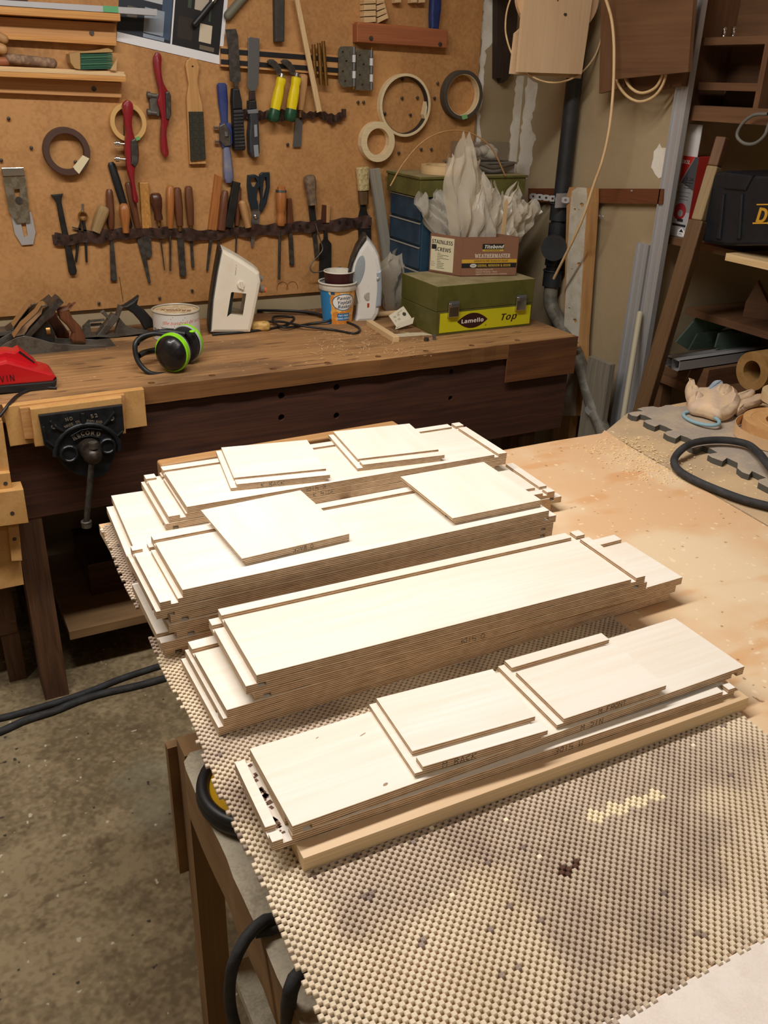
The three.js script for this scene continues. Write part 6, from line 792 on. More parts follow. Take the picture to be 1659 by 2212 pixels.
// ---------- the corner and side wall ----------
const r1 = sub(1060, 0, 2.77), r2 = sub(1060, 400, 2.77), r4 = sub(1400, 600, 6.405), r5 = sub(1430, 0, 6.507), r6 = sub(1430, 270, 6.32);
const sideX = (t, q) => (nm, pts, X, d, m, o = {}) => obj(nm, under(t, pxx(q(pts), X, d, { ...o, holes: (o.holes || []).map(q) })), m, t);
{
  // drain pipe
  const X = XR - 0.035, a = onX(1250, 120, X), b = onX(1190, 600, X), zc = (a.z + b.z) / 2;
  const t = thing('drain_pipe', 'black plastic drain pipe with a round cleanout cap in the corner', 'pipe', V(X, 0, zc)); const P = (x, y, XX = X) => onX(x, y, XX).sub(t.position);
  const yA = b.y - 0.02; obj('stack_pipe', [cyl(0.024, 0.024, 2.4 - yA, 28).translate(0, (2.4 + yA) / 2, 0)], PL.abs, t);
  const yc = onX(1216, 532, X).y; obj('tee', [cyl(0.029, 0.029, 0.13, 28).translate(0, yc, 0), cyl(0.028, 0.028, 0.05, 24).rotateX(Math.PI / 2).rotateY(-0.75).translate(-0.024, yc, 0.026)], PL.abs, t);
  obj('cleanout_cap', [cyl(0.04, 0.04, 0.018, 32).rotateX(Math.PI / 2).rotateY(-0.75).translate(-0.044, yc, 0.047)], PL.abs, t);
  for (const y of [yc + 0.1, yA + 0.02]) obj('collar', [cyl(0.03, 0.03, 0.05, 28).translate(0, y, 0), tor(0.03, 0.003, 32, 8).rotateX(Math.PI / 2).translate(0, y + 0.025, 0)], PL.abs, t);
  const dirty = std({ map: spotTex(0x7a7468, 0x4a463e, 131, { size: [0.15, 0.15], w: 256, h: 256 }), roughness: 0.6 });
  const h = thing('flexible_hose', 'dusty grey drain hose running down behind the bench end', 'hose', V(X, 0, zc + 0.2)); const Q = [V(X, yA + 0.02, zc), V(X - 0.004, yA - 0.06, zc + 0.012), onX(1215, 707, X - 0.01), onX(1248, 775, X - 0.045), onX(1284, 884, X - 0.055), onX(1310, 960, X - 0.055)]; Q.push(V(X - 0.055, 0.025, Q[5].z + 0.1));
  obj('hose_wall', under(h, tube(Q, 0.023, { seg: 60, rs: 20 })), dirty, h); const cp = onX(1283, 884, X - 0.055).sub(h.position); obj('clamp', cyl(0.026, 0.026, 0.02, 24, true).rotateX(0.5).translate(cp.x, cp.y, cp.z), MT.alu, h);
  const st = thing('pipe_strap', 'perforated metal strap holding the drain pipe', 'strap', onX(1185, 430, XR)); for (let i = 0; i < 6; i++) { const p = onX(1152 + i * 14, 424 + i * 1.6, X - 0.026).sub(st.position); obj('link', prism([[-0.012, -0.006], [-0.006, -0.009], [0.006, -0.009], [0.012, -0.006], [0.012, 0.006], [0.006, 0.009], [-0.006, 0.009], [-0.012, 0.006]], 0.002, { holes: [circ(0, 0, 0.004, 10)] }).rotateY(-0.9).translate(p.x, p.y, p.z), MT.alu, st); } obj('bracket', under(st, box(XR - 0.08, XR, onX(1208, 430, X).y - 0.02, onX(1208, 430, X).y + 0.022, zc + 0.03, zc + 0.034)), MT.alu, st);
  // boards on the side wall
  let s = thing('wall_batten', 'dark red-brown wooden batten nailed across the side wall', 'batten', onX(1290, 440, XR)); let w = sideX(s, (p) => p); w('bar', [[1141, 407], [1432, 408], [1430, 441], [1141, 436]], XR - 0.018, 0.0178, std({ map: woodTex(0x744326, 0x4a2716, 132, { size: [0.5, 0.1] }), roughness: 0.55 })); w('nail', circ(1364, 412, 2, 8), XR - 0.0195, 0.002, MT.alu);
  s = thing('drilled_plank', 'white-painted plank with drilled holes standing against the side wall', 'plank', V(XR - 0.05, 0, onX(1245, 560, XR - 0.05).z)); w = sideX(s, r2); const white = std({ map: spotTex(0xcfc8b8, 0xb5aa92, 133, { size: [0.2, 0.2], w: 256, h: 256 }), roughness: 0.7 });
  const hl = [[503, 145, 7], [545, 118, 13], [528, 474, 12], [503, 810, 12], [470, 737, 6], [527, 148, 4], [486, 502, 4]].map(([x, y, q]) => circ(x, y, q, 14)); w('painted_face', [[486, 36], [520, 12], [568, 16], [572, 60], [572, 110], [560, 300], [548, 500], [524, 900], [505, 1380], [415, 1380], [438, 860], [470, 200]], XR - 0.0565, 0.003, white, { holes: hl }); w('core', [[455, 60], [470, 12], [600, 18], [600, 100], [588, 300], [545, 920], [535, 1380], [415, 1380], [438, 860]], XR - 0.053, 0.03, WD.tan); const bz = onX(1240, 720, XR - 0.05); obj('lower_part', under(s, box(XR - 0.053, XR - 0.023, 0, 0.7, bz.z - 0.04, bz.z + 0.04)), WD.tan, s);
  const nl = onX(1302, 468, XR - 0.05), nr = onX(1290, 465, XR); single('nail', [...capTube([nr, nr.clone().lerp(nl, 0.5), nl], 0.0024, { seg: 4 }).flat(), ball(0.0042, 0.5, 1, 1, 10).translate(nl.x, nl.y, nl.z)], MT.alu, 'single bright nail sticking out of the side wall', 'nail');
  // things standing at the foot of the side wall
  const gb = onX(1320, 800, XR - 0.09); single('grey_board', box(-0.01, 0.01, 0, onX(1320, 786, XR - 0.09).y, -0.1, 0.0), std({ map: woodTex(0x8a8272, 0x5e574a, 134, { size: [0.4, 0.2] }), roughness: 0.8 }), 'grey weathered board standing on the floor behind the hose', 'board', V(XR - 0.09, 0, onX(1322, 800, XR - 0.09).z));
  const p0 = onX(1382, 678, XR - 0.03), p1 = onX(1350, 880, XR - 0.1), d = p1.clone().sub(p0), k = p0.y / -d.y; single('pale_pipe', capTube([p0, p0.clone().addScaledVector(d, k * 0.5), p0.clone().addScaledVector(d, k * 0.99)], 0.0085, { seg: 10, rs: 14 }).flat(), col(0xb9b196, 0.6), 'thin pale plastic pipe leaning against the side wall', 'pipe');
}
{
  // metal uprights at the edge of the bay
  const up = (lab, x0, x1, z0, z1, y1, name) => { const t = thing(name, lab, 'upright', V((x0 + x1) / 2, 0, (z0 + z1) / 2)); obj('web', under(t, box(x0, x1, 0, y1, z0, z1)), MT.alu, t); obj('flange', under(t, box(x0 - 0.006, x0, 0, y1, z0, z0 + 0.004)), MT.alu, t); obj('flange', under(t, box(x0 - 0.006, x0, 0, y1, z1 - 0.004, z1)), MT.alu, t); obj('groove_rib', under(t, box(x0 - 0.003, x0, 0, y1, (z0 + z1) / 2 - 0.003, (z0 + z1) / 2 + 0.003)), MT.alu, t); };
  up('tall bright aluminium upright at the corner of the shelving bay', XR - 0.012, XR - 0.0005, -1.932, -1.885, 2.4, 'metal_upright'); up('shorter grey metal channel beside the tall aluminium upright', XR - 0.012, XR - 0.0005, -1.99, -1.94, 1.08, 'metal_channel');
}
{
  // panels hanging in the corner
  const z = -2.24; let t = thing('template_sheet', 'pale plywood template panel hanging in the corner', 'panel', onZ(1190, 158, z)); const w = (nm, pts, dz, d, m, o = {}) => obj(nm, under(t, pz(r1(pts), z + dz, d, { ...o, holes: (o.holes || []).map(r1) })), m, t);
  w('front_sheet', [[212, -120], [625, -120], [545, 444], [163, 431]], 0, 0.012, WD.birch, { holes: [circ(448, 86, 6, 10), circ(403, 5, 6, 10)] }); w('rear_sheet', [[205, 150], [590, 150], [540, 470], [122, 442], [150, 200]], -0.024, 0.011, WD.birch);
  w('round_disc', circ(402, -20, 246, 48), -0.0125, 0.011, std({ color: 0xd9b48c, roughness: 0.5 })); w('hanger', [[380, -140], [420, -140], [420, -100], [380, -100]], -0.036, 0.35, WD.pine); w('screw', circ(448, 86, 9, 10), 0.002, 0.004, MT.dsteel);
  const ringPts = []; for (let i = 0; i < 28; i++) { const a = i / 28 * Math.PI * 2; ringPts.push(onZ(1060 + (378 + 290 * Math.cos(a)) / 2.77, (150 - 345 * Math.sin(a)) / 2.77, z + (a > Math.PI ? 0.008 : -0.03) - 0.05 * Math.abs(Math.cos(a)))); }
  single('banding_hoop', tube(ringPts, 0.0026, { seg: 120, rs: 6, closed: true }), WD.pale, 'thin hoop of banding hung around the pale panel', 'hoop');
  single('dark_batten', pz(r1([[42, -100], [165, -100], [160, 120], [130, 440], [112, 455], [100, 480], [72, 498], [62, 466], [38, 468]]), ZB + 0.03, 0.028), std({ map: woodTex(0x3c2c22, 0x231812, 135, { size: [0.4, 0.1] }), roughness: 0.7 }), 'dark brown boards hanging on the wall beside the pale panel', 'board');
  const X = XR - 0.09; t = thing('plywood_sheet', 'dark brown plywood sheet hanging askew on the side wall', 'panel', onX(1400, 160, X)); const v = (nm, pts, XX, d, m, o) => obj(nm, under(t, pxx(r1(pts), XX, d, o)), m, t);
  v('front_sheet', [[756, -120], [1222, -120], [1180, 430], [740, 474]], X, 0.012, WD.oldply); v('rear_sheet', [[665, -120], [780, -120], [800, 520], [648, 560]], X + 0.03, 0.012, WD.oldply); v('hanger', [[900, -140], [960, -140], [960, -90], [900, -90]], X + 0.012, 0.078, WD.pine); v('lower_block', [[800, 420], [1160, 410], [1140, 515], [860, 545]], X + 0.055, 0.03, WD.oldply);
  const loop = (lab, pts, r) => single('banding_loop', tube(pts.map(([x, y], i) => onX(1060 + x / 2.77, y / 2.77, X + 0.022)), r, { seg: 50, rs: 6 }), WD.pale, lab, 'loop');
  loop('wider banding loop drooping below the dark brown sheet', [[745, 300], [755, 475], [800, 560], [890, 608], [985, 570], [1040, 480], [1062, 300]], 0.004); loop('inner banding loop drooping below the dark brown sheet', [[790, 320], [810, 480], [850, 535], [910, 556], [990, 520], [1030, 440], [1040, 330]], 0.004);
  const sp = [[676, -40], [700, 30], [722, 110], [736, 240], [737, 420], [728, 600], [706, 790], [668, 960], [615, 1110], [545, 1320]].map(([x, y], i) => onX(1060 + x / 2.77, y / 2.77, XR - 0.11 - 0.004 * i)); sp.push(onX(1196, 602, XR - 0.13));
  single('hanging_strip', tube(sp, 0.0042, { seg: 60, rs: 6 }), WD.pale, 'long pale banding strip curling down across the drain pipe', 'strip');
}
// ---------- the shelving bay ----------
{
  const X = XR + 0.03, Yx = (x, y, XX = X) => onX(x, y, XX), zl = Yx(1506, 90).z, zr = -1.2;
  const t = thing('shelf_unit', 'brown plywood pigeonhole unit high in the shelving bay', 'shelf unit', V(X + 0.1, Yx(1500, 255).y, -1.6)); const y1 = Yx(1511, 87).y, y2 = Yx(1525, 186).y, y3 = Yx(1500, 242).y, zd = Yx(1640, 160).z, D = 0.13;
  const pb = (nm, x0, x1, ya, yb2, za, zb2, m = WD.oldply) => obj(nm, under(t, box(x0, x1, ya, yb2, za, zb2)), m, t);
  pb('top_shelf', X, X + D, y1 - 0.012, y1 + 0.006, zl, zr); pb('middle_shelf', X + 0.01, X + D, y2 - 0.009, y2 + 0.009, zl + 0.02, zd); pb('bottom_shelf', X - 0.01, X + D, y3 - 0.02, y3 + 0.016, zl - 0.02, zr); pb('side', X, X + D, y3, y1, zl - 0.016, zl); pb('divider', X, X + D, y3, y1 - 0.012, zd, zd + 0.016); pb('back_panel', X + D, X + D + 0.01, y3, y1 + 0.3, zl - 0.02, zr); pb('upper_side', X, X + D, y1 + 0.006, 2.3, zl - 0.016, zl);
  for (const [px, l] of [[1544, 'chrome spool nearest the aluminium upright'], [1564, 'chrome spool farther from the aluminium upright']]) single('chrome_spool', lathe([[0, 0], [0.009, 0], [0.009, 0.003], [0.005, 0.005], [0.005, 0.016], [0.007, 0.018], [0.004, 0.024], [0, 0.024]], 18), MT.chrome, l, 'spool', V(X + 0.03, y1 + 0.006, Yx(px, 80).z), 0, 'chrome spools on the top shelf');
  single('machine_parts', [box(-0.045, 0.045, 0, 0.07, -0.08, 0.1, 0.01), cyl(0.035, 0.035, 0.1, 20).rotateX(1.57).translate(-0.01, 0.075, 0), box(-0.045, 0.04, 0.02, 0.05, -0.11, -0.06, 0.006)], MT.black, 'dark machine part in the pigeonhole beside the divider', 'machine part', V(X + 0.06, y3 + 0.0165, zd + 0.16));
  single('cable_loop', tube([[1659, 246], [1625, 250], [1600, 272], [1592, 293], [1606, 309], [1630, 310], [1652, 292], [1664, 262], [1690, 240]].map(([x, y]) => onX(x, y, X - 0.035)), 0.0042, { seg: 60, rs: 8 }), col(0x6a6862, 0.6), 'grey cable looped below the pigeonhole unit', 'cable');
  // middle shelf with the boxes
  const yl0 = 0.722, ys = onX(1570, 540, X - 0.02).y, sh = thing('middle_shelf', 'plywood shelf carrying the black tool case', 'shelf', V(X + 0.2, ys, -1.5)); const e = [[1567, 533], [1659, 527], [1720, 530], [1720, 568], [1659, 558], [1567, 543]];
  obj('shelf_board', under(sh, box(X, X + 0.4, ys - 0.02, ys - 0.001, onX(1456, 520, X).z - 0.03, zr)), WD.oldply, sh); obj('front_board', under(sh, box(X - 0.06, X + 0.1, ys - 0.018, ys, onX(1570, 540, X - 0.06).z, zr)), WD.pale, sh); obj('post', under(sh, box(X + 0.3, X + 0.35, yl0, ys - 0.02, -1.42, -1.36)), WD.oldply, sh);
  // saw carton
  const XS = X + 0.02, c = thing('saw_carton', 'red and white saw carton standing behind the aluminium upright', 'carton', V(XS + 0.03, ys, onX(1495, 500, XS).z)); const cy = (x, y) => onX(1430 + x / 6.32, 270 + y / 6.32, XS);
  const zc0 = cy(270, 430).z, zc1 = cy(430, 900).z, yh = cy(410, 432).y - ys, wz = zc1 - zc0;
  obj('carton_body', under(c, box(XS, XS + 0.09, ys, ys + yh, zc0, zc1)), col(0xb02a22, 0.6), c); obj('flap', under(c, box(XS + 0.002, XS + 0.004, ys + yh, ys + yh + 0.08, zc0 + 0.004, zc1 - 0.01)), col(0xd9d4d2, 0.7), c);
  const fp = printed('printed_face', wz, yh, canvasTex(256, 1024, (x, w, h) => { x.fillStyle = '#8f8c8c'; x.fillRect(0, 0, w, h); x.fillStyle = '#b8b6b6'; x.fillRect(0, 700, w, 324); x.fillStyle = '#c22a20'; x.beginPath(); x.moveTo(0, 0); x.lineTo(200, 0); x.lineTo(0, 400); x.fill(); x.fillStyle = '#4c4b4e'; x.beginPath(); x.moveTo(205, 0); x.lineTo(256, 0); x.lineTo(256, 420); x.lineTo(60, 330); x.fill(); x.fillStyle = '#f2efec'; x.font = 'italic bold 64px sans-serif'; x.fillText('SKIL', 6, 95); x.fillStyle = '#201e20'; x.font = 'bold 56px sans-serif'; x.fillText('3.2A', 120, 300); x.fillRect(120, 320, 110, 10); x.fillRect(120, 360, 90, 7); x.fillRect(110, 390, 110, 7); x.fillRect(20, 450, 200, 4); x.fillRect(60, 500, 140, 6); x.fillRect(80, 540, 120, 6); x.fillStyle = '#a02528'; x.beginPath(); x.ellipse(110, 700, 90, 110, 0.2, 0, 7); x.fill(); x.fillStyle = '#8f8c8c'; x.beginPath(); x.ellipse(120, 720, 40, 46, 0, 0, 7); x.fill(); x.fillStyle = '#242226'; x.fillRect(90, 790, 90, 40); x.fillRect(20, 860, 210, 30); x.fillStyle = '#f4f2f0'; x.beginPath(); x.moveTo(180, 900); x.lineTo(236, 940); x.lineTo(236, 1010); x.lineTo(124, 1010); x.lineTo(124, 940); x.fill(); x.fillStyle = '#222'; x.beginPath(); x.moveTo(180, 915); x.lineTo(212, 960); x.lineTo(148, 960); x.fill(); x.font = 'bold 30px sans-serif'; x.fillText('ETL', 150, 998); }), c); fp.rotation.y = -Math.PI / 2; fp.position.set(XS - 0.0006 - c.position.x, yh / 2, (zc0 + zc1) / 2 - c.position.z);
  // tool case
  const XD = X - 0.05, k = thing('black_tool_case', 'black plastic tool case with yellow lettering on the shelf', 'tool case', V(XD + 0.08, ys, -1.5)); const kw = sideX(k, r6); const blk = std({ map: spotTex(0x1d2026, 0x14161a, 136, { size: [0.2, 0.2], w: 128, h: 128 }), roughness: 0.4 });
  kw('shell', [[490, 1530], [600, 1000], [612, 830], [655, 770], [720, 652], [860, 625], [1250, 682], [1700, 700], [1700, 1640], [870, 1652], [560, 1602]], XD, 0.2, blk, { bevel: 0.008 }); kw('rib', [[840, 640], [1240, 690], [1130, 900], [830, 870]], XD - 0.006, 0.02, blk, { bevel: 0.004 }); kw('rib', [[800, 940], [850, 940], [790, 1560], [730, 1560]], XD - 0.006, 0.02, blk, { bevel: 0.003 }); kw('rib', [[1060, 940], [1100, 940], [1060, 1560], [1010, 1560]], XD - 0.006, 0.02, blk, { bevel: 0.003 });
  const yl = col(0xc8952a, 0.5), bar = (x0, y0, x1, y1) => kw('yellow_bar', [[x0, y0], [x1, y0 - 5], [x1, y1 - 5], [x0, y1]], XD - 0.0015, 0.003, yl); bar(1290, 1078, 1760, 1096); bar(1236, 1330, 1760, 1352);
  const L0 = onX(1430 + 1262 / 6.32, 270 + 1320 / 6.32, XD), L1 = onX(1430 + 1290 / 6.32, 270 + 1115 / 6.32, XD), sz = L1.y - L0.y; const tg = new TextGeometry('DEWALT', { font: FONT, size: sz, depth: 0.002, curveSegments: 4, bevelEnabled: false }); const tx = ni(tg).scale(1.05, 1, 1).applyMatrix4(new THREE.Matrix4().set(1, 0.12, 0, 0, 0, 1, 0, 0, 0, 0, 1, 0, 0, 0, 0, 1)).applyMatrix4(basisX).translate(XD + 0.0004, L0.y, L0.z); obj('lettering', under(k, tx), yl, k);
  // leaning post
  const pa = onX(1562, 297, X - 0.02), pb2 = onX(1390, 878, XR - 0.14), dd = pb2.clone().sub(pa), kk = pa.y / -dd.y, ft = pa.clone().addScaledVector(dd, kk); const lp = thing('leaning_post', 'rough wooden post leaning from the floor against the bay', 'post', ft.clone().setY(0)); const seg = (nm, a, b, m, w = 0.036, d = 0.03) => obj(nm, under(lp, beam(pa.clone().lerp(ft, a), pa.clone().lerp(ft, b), w, d, 0.004, V(-1, 0, 0.3))), m, lp);
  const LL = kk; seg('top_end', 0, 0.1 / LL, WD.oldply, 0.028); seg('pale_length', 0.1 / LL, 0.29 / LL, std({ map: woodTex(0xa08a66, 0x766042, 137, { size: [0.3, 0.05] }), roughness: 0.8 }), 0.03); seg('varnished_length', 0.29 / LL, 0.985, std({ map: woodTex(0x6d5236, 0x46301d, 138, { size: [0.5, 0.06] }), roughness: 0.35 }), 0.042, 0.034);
  // lower shelf, tubes, roll, panes
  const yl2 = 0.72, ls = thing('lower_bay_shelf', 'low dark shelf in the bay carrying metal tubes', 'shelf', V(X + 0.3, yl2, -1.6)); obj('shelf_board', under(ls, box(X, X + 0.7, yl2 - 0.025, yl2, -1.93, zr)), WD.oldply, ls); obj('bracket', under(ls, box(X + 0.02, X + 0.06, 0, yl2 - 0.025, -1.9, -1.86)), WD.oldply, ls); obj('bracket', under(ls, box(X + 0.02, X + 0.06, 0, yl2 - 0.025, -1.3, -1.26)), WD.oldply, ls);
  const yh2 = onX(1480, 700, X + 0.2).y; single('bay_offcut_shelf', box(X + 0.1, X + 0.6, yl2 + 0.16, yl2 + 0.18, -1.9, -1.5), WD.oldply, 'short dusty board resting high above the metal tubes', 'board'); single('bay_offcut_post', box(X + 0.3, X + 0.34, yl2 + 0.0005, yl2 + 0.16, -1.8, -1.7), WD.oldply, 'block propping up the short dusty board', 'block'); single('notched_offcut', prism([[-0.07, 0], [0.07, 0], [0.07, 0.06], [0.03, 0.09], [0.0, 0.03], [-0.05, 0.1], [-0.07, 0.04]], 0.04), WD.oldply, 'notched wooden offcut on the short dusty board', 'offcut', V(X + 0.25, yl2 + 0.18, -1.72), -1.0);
  const zt = -1.735, sq = (lab, px, py, dz) => { const c0 = onZ(px, py, zt + dz); const g = thing('square_tube', lab, 'tube', c0.clone(), 0, 'aluminium square tubes'); const s = 0.0155, th = 0.0025, L = 0.9; obj('tube_wall', [box(0, L, s - th, s, -s, s), box(0, L, -s, -s + th, -s, s), box(0, L, -s, s, s - th, s), box(0, L, -s, s, -s, -s + th)], MT.alu, g); return c0; };
  const tb = sq('aluminium square tube nearer the cardboard roll', 1459, 788, 0); sq('aluminium square tube nearer the leaning post', 1446, 782, -0.045);
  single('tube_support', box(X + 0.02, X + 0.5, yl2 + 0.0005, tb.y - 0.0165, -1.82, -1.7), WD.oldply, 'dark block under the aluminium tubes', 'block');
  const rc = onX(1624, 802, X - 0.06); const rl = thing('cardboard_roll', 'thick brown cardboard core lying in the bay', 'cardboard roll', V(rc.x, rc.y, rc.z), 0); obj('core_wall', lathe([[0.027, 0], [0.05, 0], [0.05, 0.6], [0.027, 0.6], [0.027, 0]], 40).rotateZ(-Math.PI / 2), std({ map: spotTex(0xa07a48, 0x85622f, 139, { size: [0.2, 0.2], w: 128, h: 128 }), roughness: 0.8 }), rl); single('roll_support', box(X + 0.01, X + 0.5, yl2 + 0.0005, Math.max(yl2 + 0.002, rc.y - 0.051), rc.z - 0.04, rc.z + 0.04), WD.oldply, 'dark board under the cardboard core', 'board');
  const glass = phy({ color: 0x9fb8aa, roughness: 0.1, transmission: 0.75, thickness: 0 }); [[[390, 890], [715, 510], [1240, 455], [1190, 620], [560, 1000]], [[560, 1010], [690, 775], [1010, 735], [1330, 690], [1330, 720], [950, 960]], [[930, 965], [985, 775], [1110, 740], [1600, 830], [1659, 900], [1100, 1040]]].forEach((q, i) => { const g = pz(r4(q), zt - 0.14 + i * 0.05, 0.005); single('glass_pane', g, glass, ['largest dark glass pane leaning behind the metal tubes', 'middle glass pane leaning behind the metal tubes', 'green-edged glass pane lying nearest the metal tubes'][i], 'glass pane', undefined, 0, 'glass panes in the bay'); });
  single('dark_machine', [box(-0.2, 0.25, 0, 0.36, -0.2, 0.2, 0.03), cyl(0.12, 0.12, 0.4, 28).rotateX(1.57).translate(0.02, 0.4, 0)], MT.black, 'dark machine standing on the floor below the bay shelf', 'machine', V(X + 0.36, 0, -1.6));
}
// ---------- things on the far leaf of the table ----------
{
  const q = sub(1330, 820, 5.043), Y1 = YT + 0.0115, P = (x, y, h = Y1) => { const p = onY(1330 + x / 5.043, 820 + y / 5.043, h); return [p.x, p.z]; };
  const out = [[135, 365], [175, 392], [235, 402], [268, 378], [330, 395], [400, 432], [330, 440], [305, 452], [350, 482], [430, 512], [480, 490], [540, 510], [622, 550], [560, 562], [525, 580], [570, 612], [655, 642], [708, 606], [780, 630], [855, 668], [790, 680], [762, 700], [810, 738], [890, 760], [950, 722], [1030, 750], [1108, 795], [1040, 806], [1005, 820], [1050, 850], [1165, 890], [1212, 852], [1330, 908], [1326, 965], [1380, 1010], [1455, 1035], [1485, 996], [1640, 1070], [1560, 1090], [1555, 1120], [1650, 1170], [1900, 1280], [2150, 900], [1400, 330], [900, 300], [740, 290], [640, 292], [600, 276], [545, 278], [475, 305], [400, 290], [300, 300], [235, 318], [300, 342], [190, 350]];
  const g = prism(out.map(([x, y]) => { const [X2, Z2] = P(x, y); return [X2, -Z2]; }), 0.0125).rotateX(-Math.PI / 2).translate(0, YT - 0.001, 0);
  single('foam_floor_tile', g, [std({ map: spotTex(0xb9a892, 0x9c9088, 141, { size: [0.3, 0.3], w: 256, h: 256 }), roughness: 0.9 }), col(0x55534c, 0.85)], 'grey foam floor tile with jigsaw edges dusted with sawdust', 'floor tile');
  // glove: inflated outline
  const B = onY(1330 + 950 / 5.043, 820 + 470 / 5.043, Y1), gl = thing('work_glove', 'dusty cream work glove with a pale blue cuff lying on the foam tile', 'glove', B.clone());
  const cream = std({ map: spotTex(0xe2c4a0, 0xc9b2a0, 142, { size: [0.06, 0.06], f: 3, w: 128, h: 128, coarse: 0.6 }), roughness: 0.9 }), blue = std({ map: spotTex(0x9fb4cc, 0xb8b4b0, 143, { size: [0.05, 0.05], f: 3, w: 128, h: 128 }), roughness: 0.9 });
  const W = (x, y, h) => onY(1330 + x / 5.043, 820 + y / 5.043, Y1 + h).sub(B);
  const lump = (nm, pts, h0, h1, bv, m, hs = 0.6) => { const g = slab(pts.map(([x, y]) => { const p = onY(1330 + x / 5.043, 820 + y / 5.043, Y1 + h0); return [p.x - B.x, p.z - B.z]; }), 0, h1 - h0, { bevel: bv, smooth: true }).translate(0, h0, 0); const p = g.attributes.position; for (let i = 0; i < p.count; i++) { const x = p.getX(i), y = p.getY(i), z = p.getZ(i); p.setY(i, y * (1 + 0.12 * Math.sin(x * 70 + z * 40) + 0.1 * Math.sin(z * 90 - x * 50)) + 0.0005); } return obj(nm, toCreasedNormals(g, 1.2), m, gl); };
  lump('palm', [[770, 340], [800, 260], [880, 215], [960, 190], [1100, 165], [1240, 180], [1310, 240], [1340, 310], [1320, 400], [1200, 470], [1100, 480], [930, 430], [800, 400]], 0.0, 0.032, 0.014, cream);
  lump('thumb', [[742, 190], [760, 140], [800, 125], [850, 170], [920, 240], [940, 320], [860, 360], [790, 320]], 0.0, 0.03, 0.012, cream);
  lump('finger', [[930, 230], [980, 160], [1060, 130], [1150, 140], [1120, 190], [1000, 240]], 0.004, 0.032, 0.011, blue);
  lump('finger', [[1040, 250], [1110, 170], [1200, 165], [1250, 200], [1240, 260], [1150, 300]], 0.002, 0.034, 0.012, cream);
  lump('finger', [[1230, 280], [1330, 220], [1440, 195], [1500, 205], [1490, 245], [1380, 290], [1290, 340]], 0.0, 0.024, 0.01, cream);
  lump('finger', [[1250, 350], [1400, 280], [1540, 240], [1600, 250], [1590, 290], [1450, 340], [1320, 420]], 0.0, 0.02, 0.009, cream);
  const cu = []; for (let i = 0; i < 20; i++) { const a = i / 20 * Math.PI * 2; cu.push(W(935 + 195 * Math.cos(a) + 10 * Math.sin(a), 425 + 62 * Math.sin(a) + 40 * Math.cos(a), 0.008 + 0.004 * Math.cos(a))); } obj('cuff', tube(cu, 0.0042, { seg: 80, rs: 8, closed: true }), std({ color: 0x8fb0bc, roughness: 0.9 }), gl);
  // hose loop
  const hp = [[1900, 1440, 0.012], [1660, 1378, 0.01], [1400, 1310, 0.01], [1100, 1200, 0.01], [850, 1090, 0.01], [700, 1000, 0.011], [640, 920, 0.012], [650, 840, 0.015], [720, 760, 0.024], [850, 690, 0.026], [1050, 660, 0.026], [1250, 665, 0.026], [1420, 700, 0.026], [1540, 780, 0.03], [1640, 900, 0.036], [1800, 1100, 0.04]].map(([x, y, h]) => onY(1330 + x / 5.043, 820 + y / 5.043, YT + h));
  single('rubber_hose', tube(hp, 0.0078, { seg: 120, rs: 12 }), PL.rubber, 'dusty black rubber hose looping over the table seam', 'hose');
  // banding rolls
  const rollAt = (lab, px, py, h0, r0, r1q, ht, m, rough) => { const c = onY(px, py, Y1 + h0); return single('veneer_roll', lathe([[r0, 0], [r1q, 0], [r1q, ht], [mix(r0, r1q, 0.66), ht], [mix(r0, r1q, 0.64), ht - 0.001], [mix(r0, r1q, 0.34), ht - 0.001], [mix(r0, r1q, 0.32), ht], [r0, ht], [r0, 0]], 64), m, lab, 'roll', c); };
  rollAt('wide flat roll of peach edge banding on the foam tile', 1700, 935, 0.0005, 0.05, 0.098, 0.026, std({ map: spotTex(0xd9a872, 0xcc9860, 144, { size: [0.1, 0.1], w: 128, h: 128 }), roughness: 0.6 }));
  rollAt('smaller pale roll standing behind the wide peach roll', 1712, 868, 0.028, 0.03, 0.072, 0.022, std({ color: 0xd8bc92, roughness: 0.6 }));
  const ls = []; for (let i = 0; i <= 24; i++) { const a = Math.PI * (0.75 + i / 24 * 1.1), c = onY(1700, 935, Y1 + 0.014); ls.push(V(c.x + 0.112 * Math.cos(a), c.y, c.z + 0.108 * Math.sin(a))); }
  const lg = []; for (let i = 0; i < 24; i++) lg.push(beam(ls[i], ls[i + 1].clone().lerp(ls[i], -0.05), 0.0012, 0.024, 0, V(0, 1, 0)));
  single('loose_banding', lg, std({ color: 0xe0b98c, roughness: 0.6 }), 'loose outer turn of banding sprung away from the wide roll', 'banding');
}
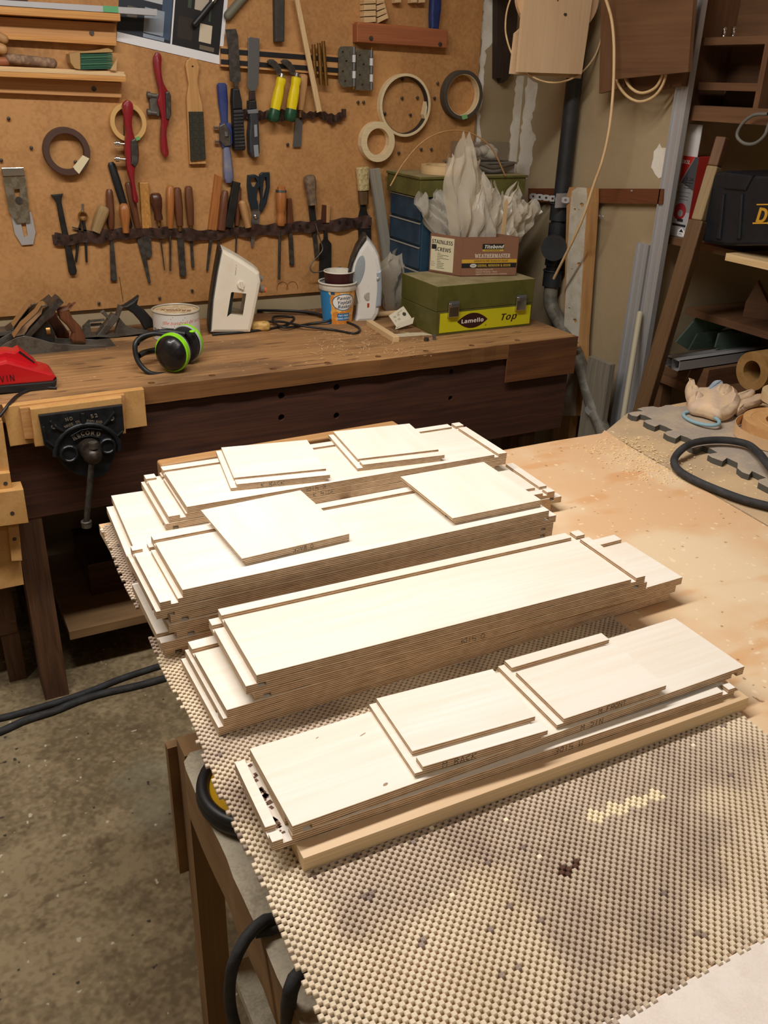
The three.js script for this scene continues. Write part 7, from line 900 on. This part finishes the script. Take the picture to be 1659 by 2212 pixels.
// ---------- things at the near edge and on the floor ----------
{
  const z1 = sub(360, 1600, 3.615), Yp = 0.66, Q = (x, y, h) => onY(360 + x / 3.615, 1600 + y / 3.615, h);
  const c = Q(760, 470, Yp), t = thing('tape_reel', 'yellow reel wound with black cable under the mat edge', 'reel', V(c.x + 0.001, Yp + 0.0008, c.z - 0.012)); obj('reel_disc', lathe([[0, 0], [0.062, 0], [0.066, 0.006], [0.066, 0.018], [0.058, 0.026], [0, 0.028]], 40), col(0xd9a514, 0.45), t); obj('cable_winding', [tor(0.07, 0.011, 48, 10).rotateX(Math.PI / 2).translate(0, 0.0115, 0), tor(0.072, 0.008, 48, 10).rotateX(Math.PI / 2).translate(0, 0.021, 0)], PL.black, t);
  const loop = (lab, pts, r, end = []) => single('power_cable', tube([...pts.map(([x, y, h]) => Q(x, y, h)), ...end], r, { seg: 60, rs: 10 }), PL.rubber, lab, 'cable');
  loop('thick black cable looping off the sawhorse beam', [[980, 1390, 0.672], [800, 1390, 0.675], [690, 1460, 0.68], [600, 1570, 0.675], [530, 1720, 0.66], [495, 1880, 0.62], [495, 2050, 0.57], [530, 2212, 0.52], [600, 2400, 0.46]], 0.0066, [V(0.22, 0.36, -0.38), V(0.28, 0.26, -0.34), V(0.36, 0.226, -0.32), V(0.45, 0.225, -0.3)]); loop('second thick black cable hanging at the beam end', [[1060, 1800, 0.70], [990, 1880, 0.7], [960, 2000, 0.68], [950, 2130, 0.64], [960, 2300, 0.58]], 0.008, [V(0.19, 0.42, -0.4), V(0.24, 0.29, -0.4), V(0.31, 0.228, -0.42), V(0.42, 0.227, -0.46)]); loop('short stub of black cable lying across the beam', [[900, 1440, 0.6675], [800, 1475, 0.667], [690, 1500, 0.6675]], 0.0062);
  const F = (x, y, h = 0.008) => onY(x / 3.77, 1180 + y / 3.77, h); single('floor_cable', tube([[-2600, 1560], [-1200, 1500], [-300, 1440], [0, 1400], [300, 1320], [560, 1240], [760, 1170], [980, 1080], [1300, 975], [1700, 850], [2600, 700]].map(([x, y]) => F(x, y)), 0.0085, { seg: 60, rs: 10 }), PL.rubber, 'black cable crossing the floor closest to the bench', 'cable'); single('floor_cable', tube([[-2600, 2000], [-1200, 1740], [-300, 1590], [0, 1510], [200, 1420], [450, 1340], [640, 1260], [850, 1195], [1080, 1145], [1340, 1075], [1700, 960], [2600, 800]].map(([x, y]) => F(x, y)), 0.0095, { seg: 60, rs: 10 }), PL.rubber, 'thicker black cable crossing the floor farther from the bench', 'cable');
}

renderer.render(scene, camera);
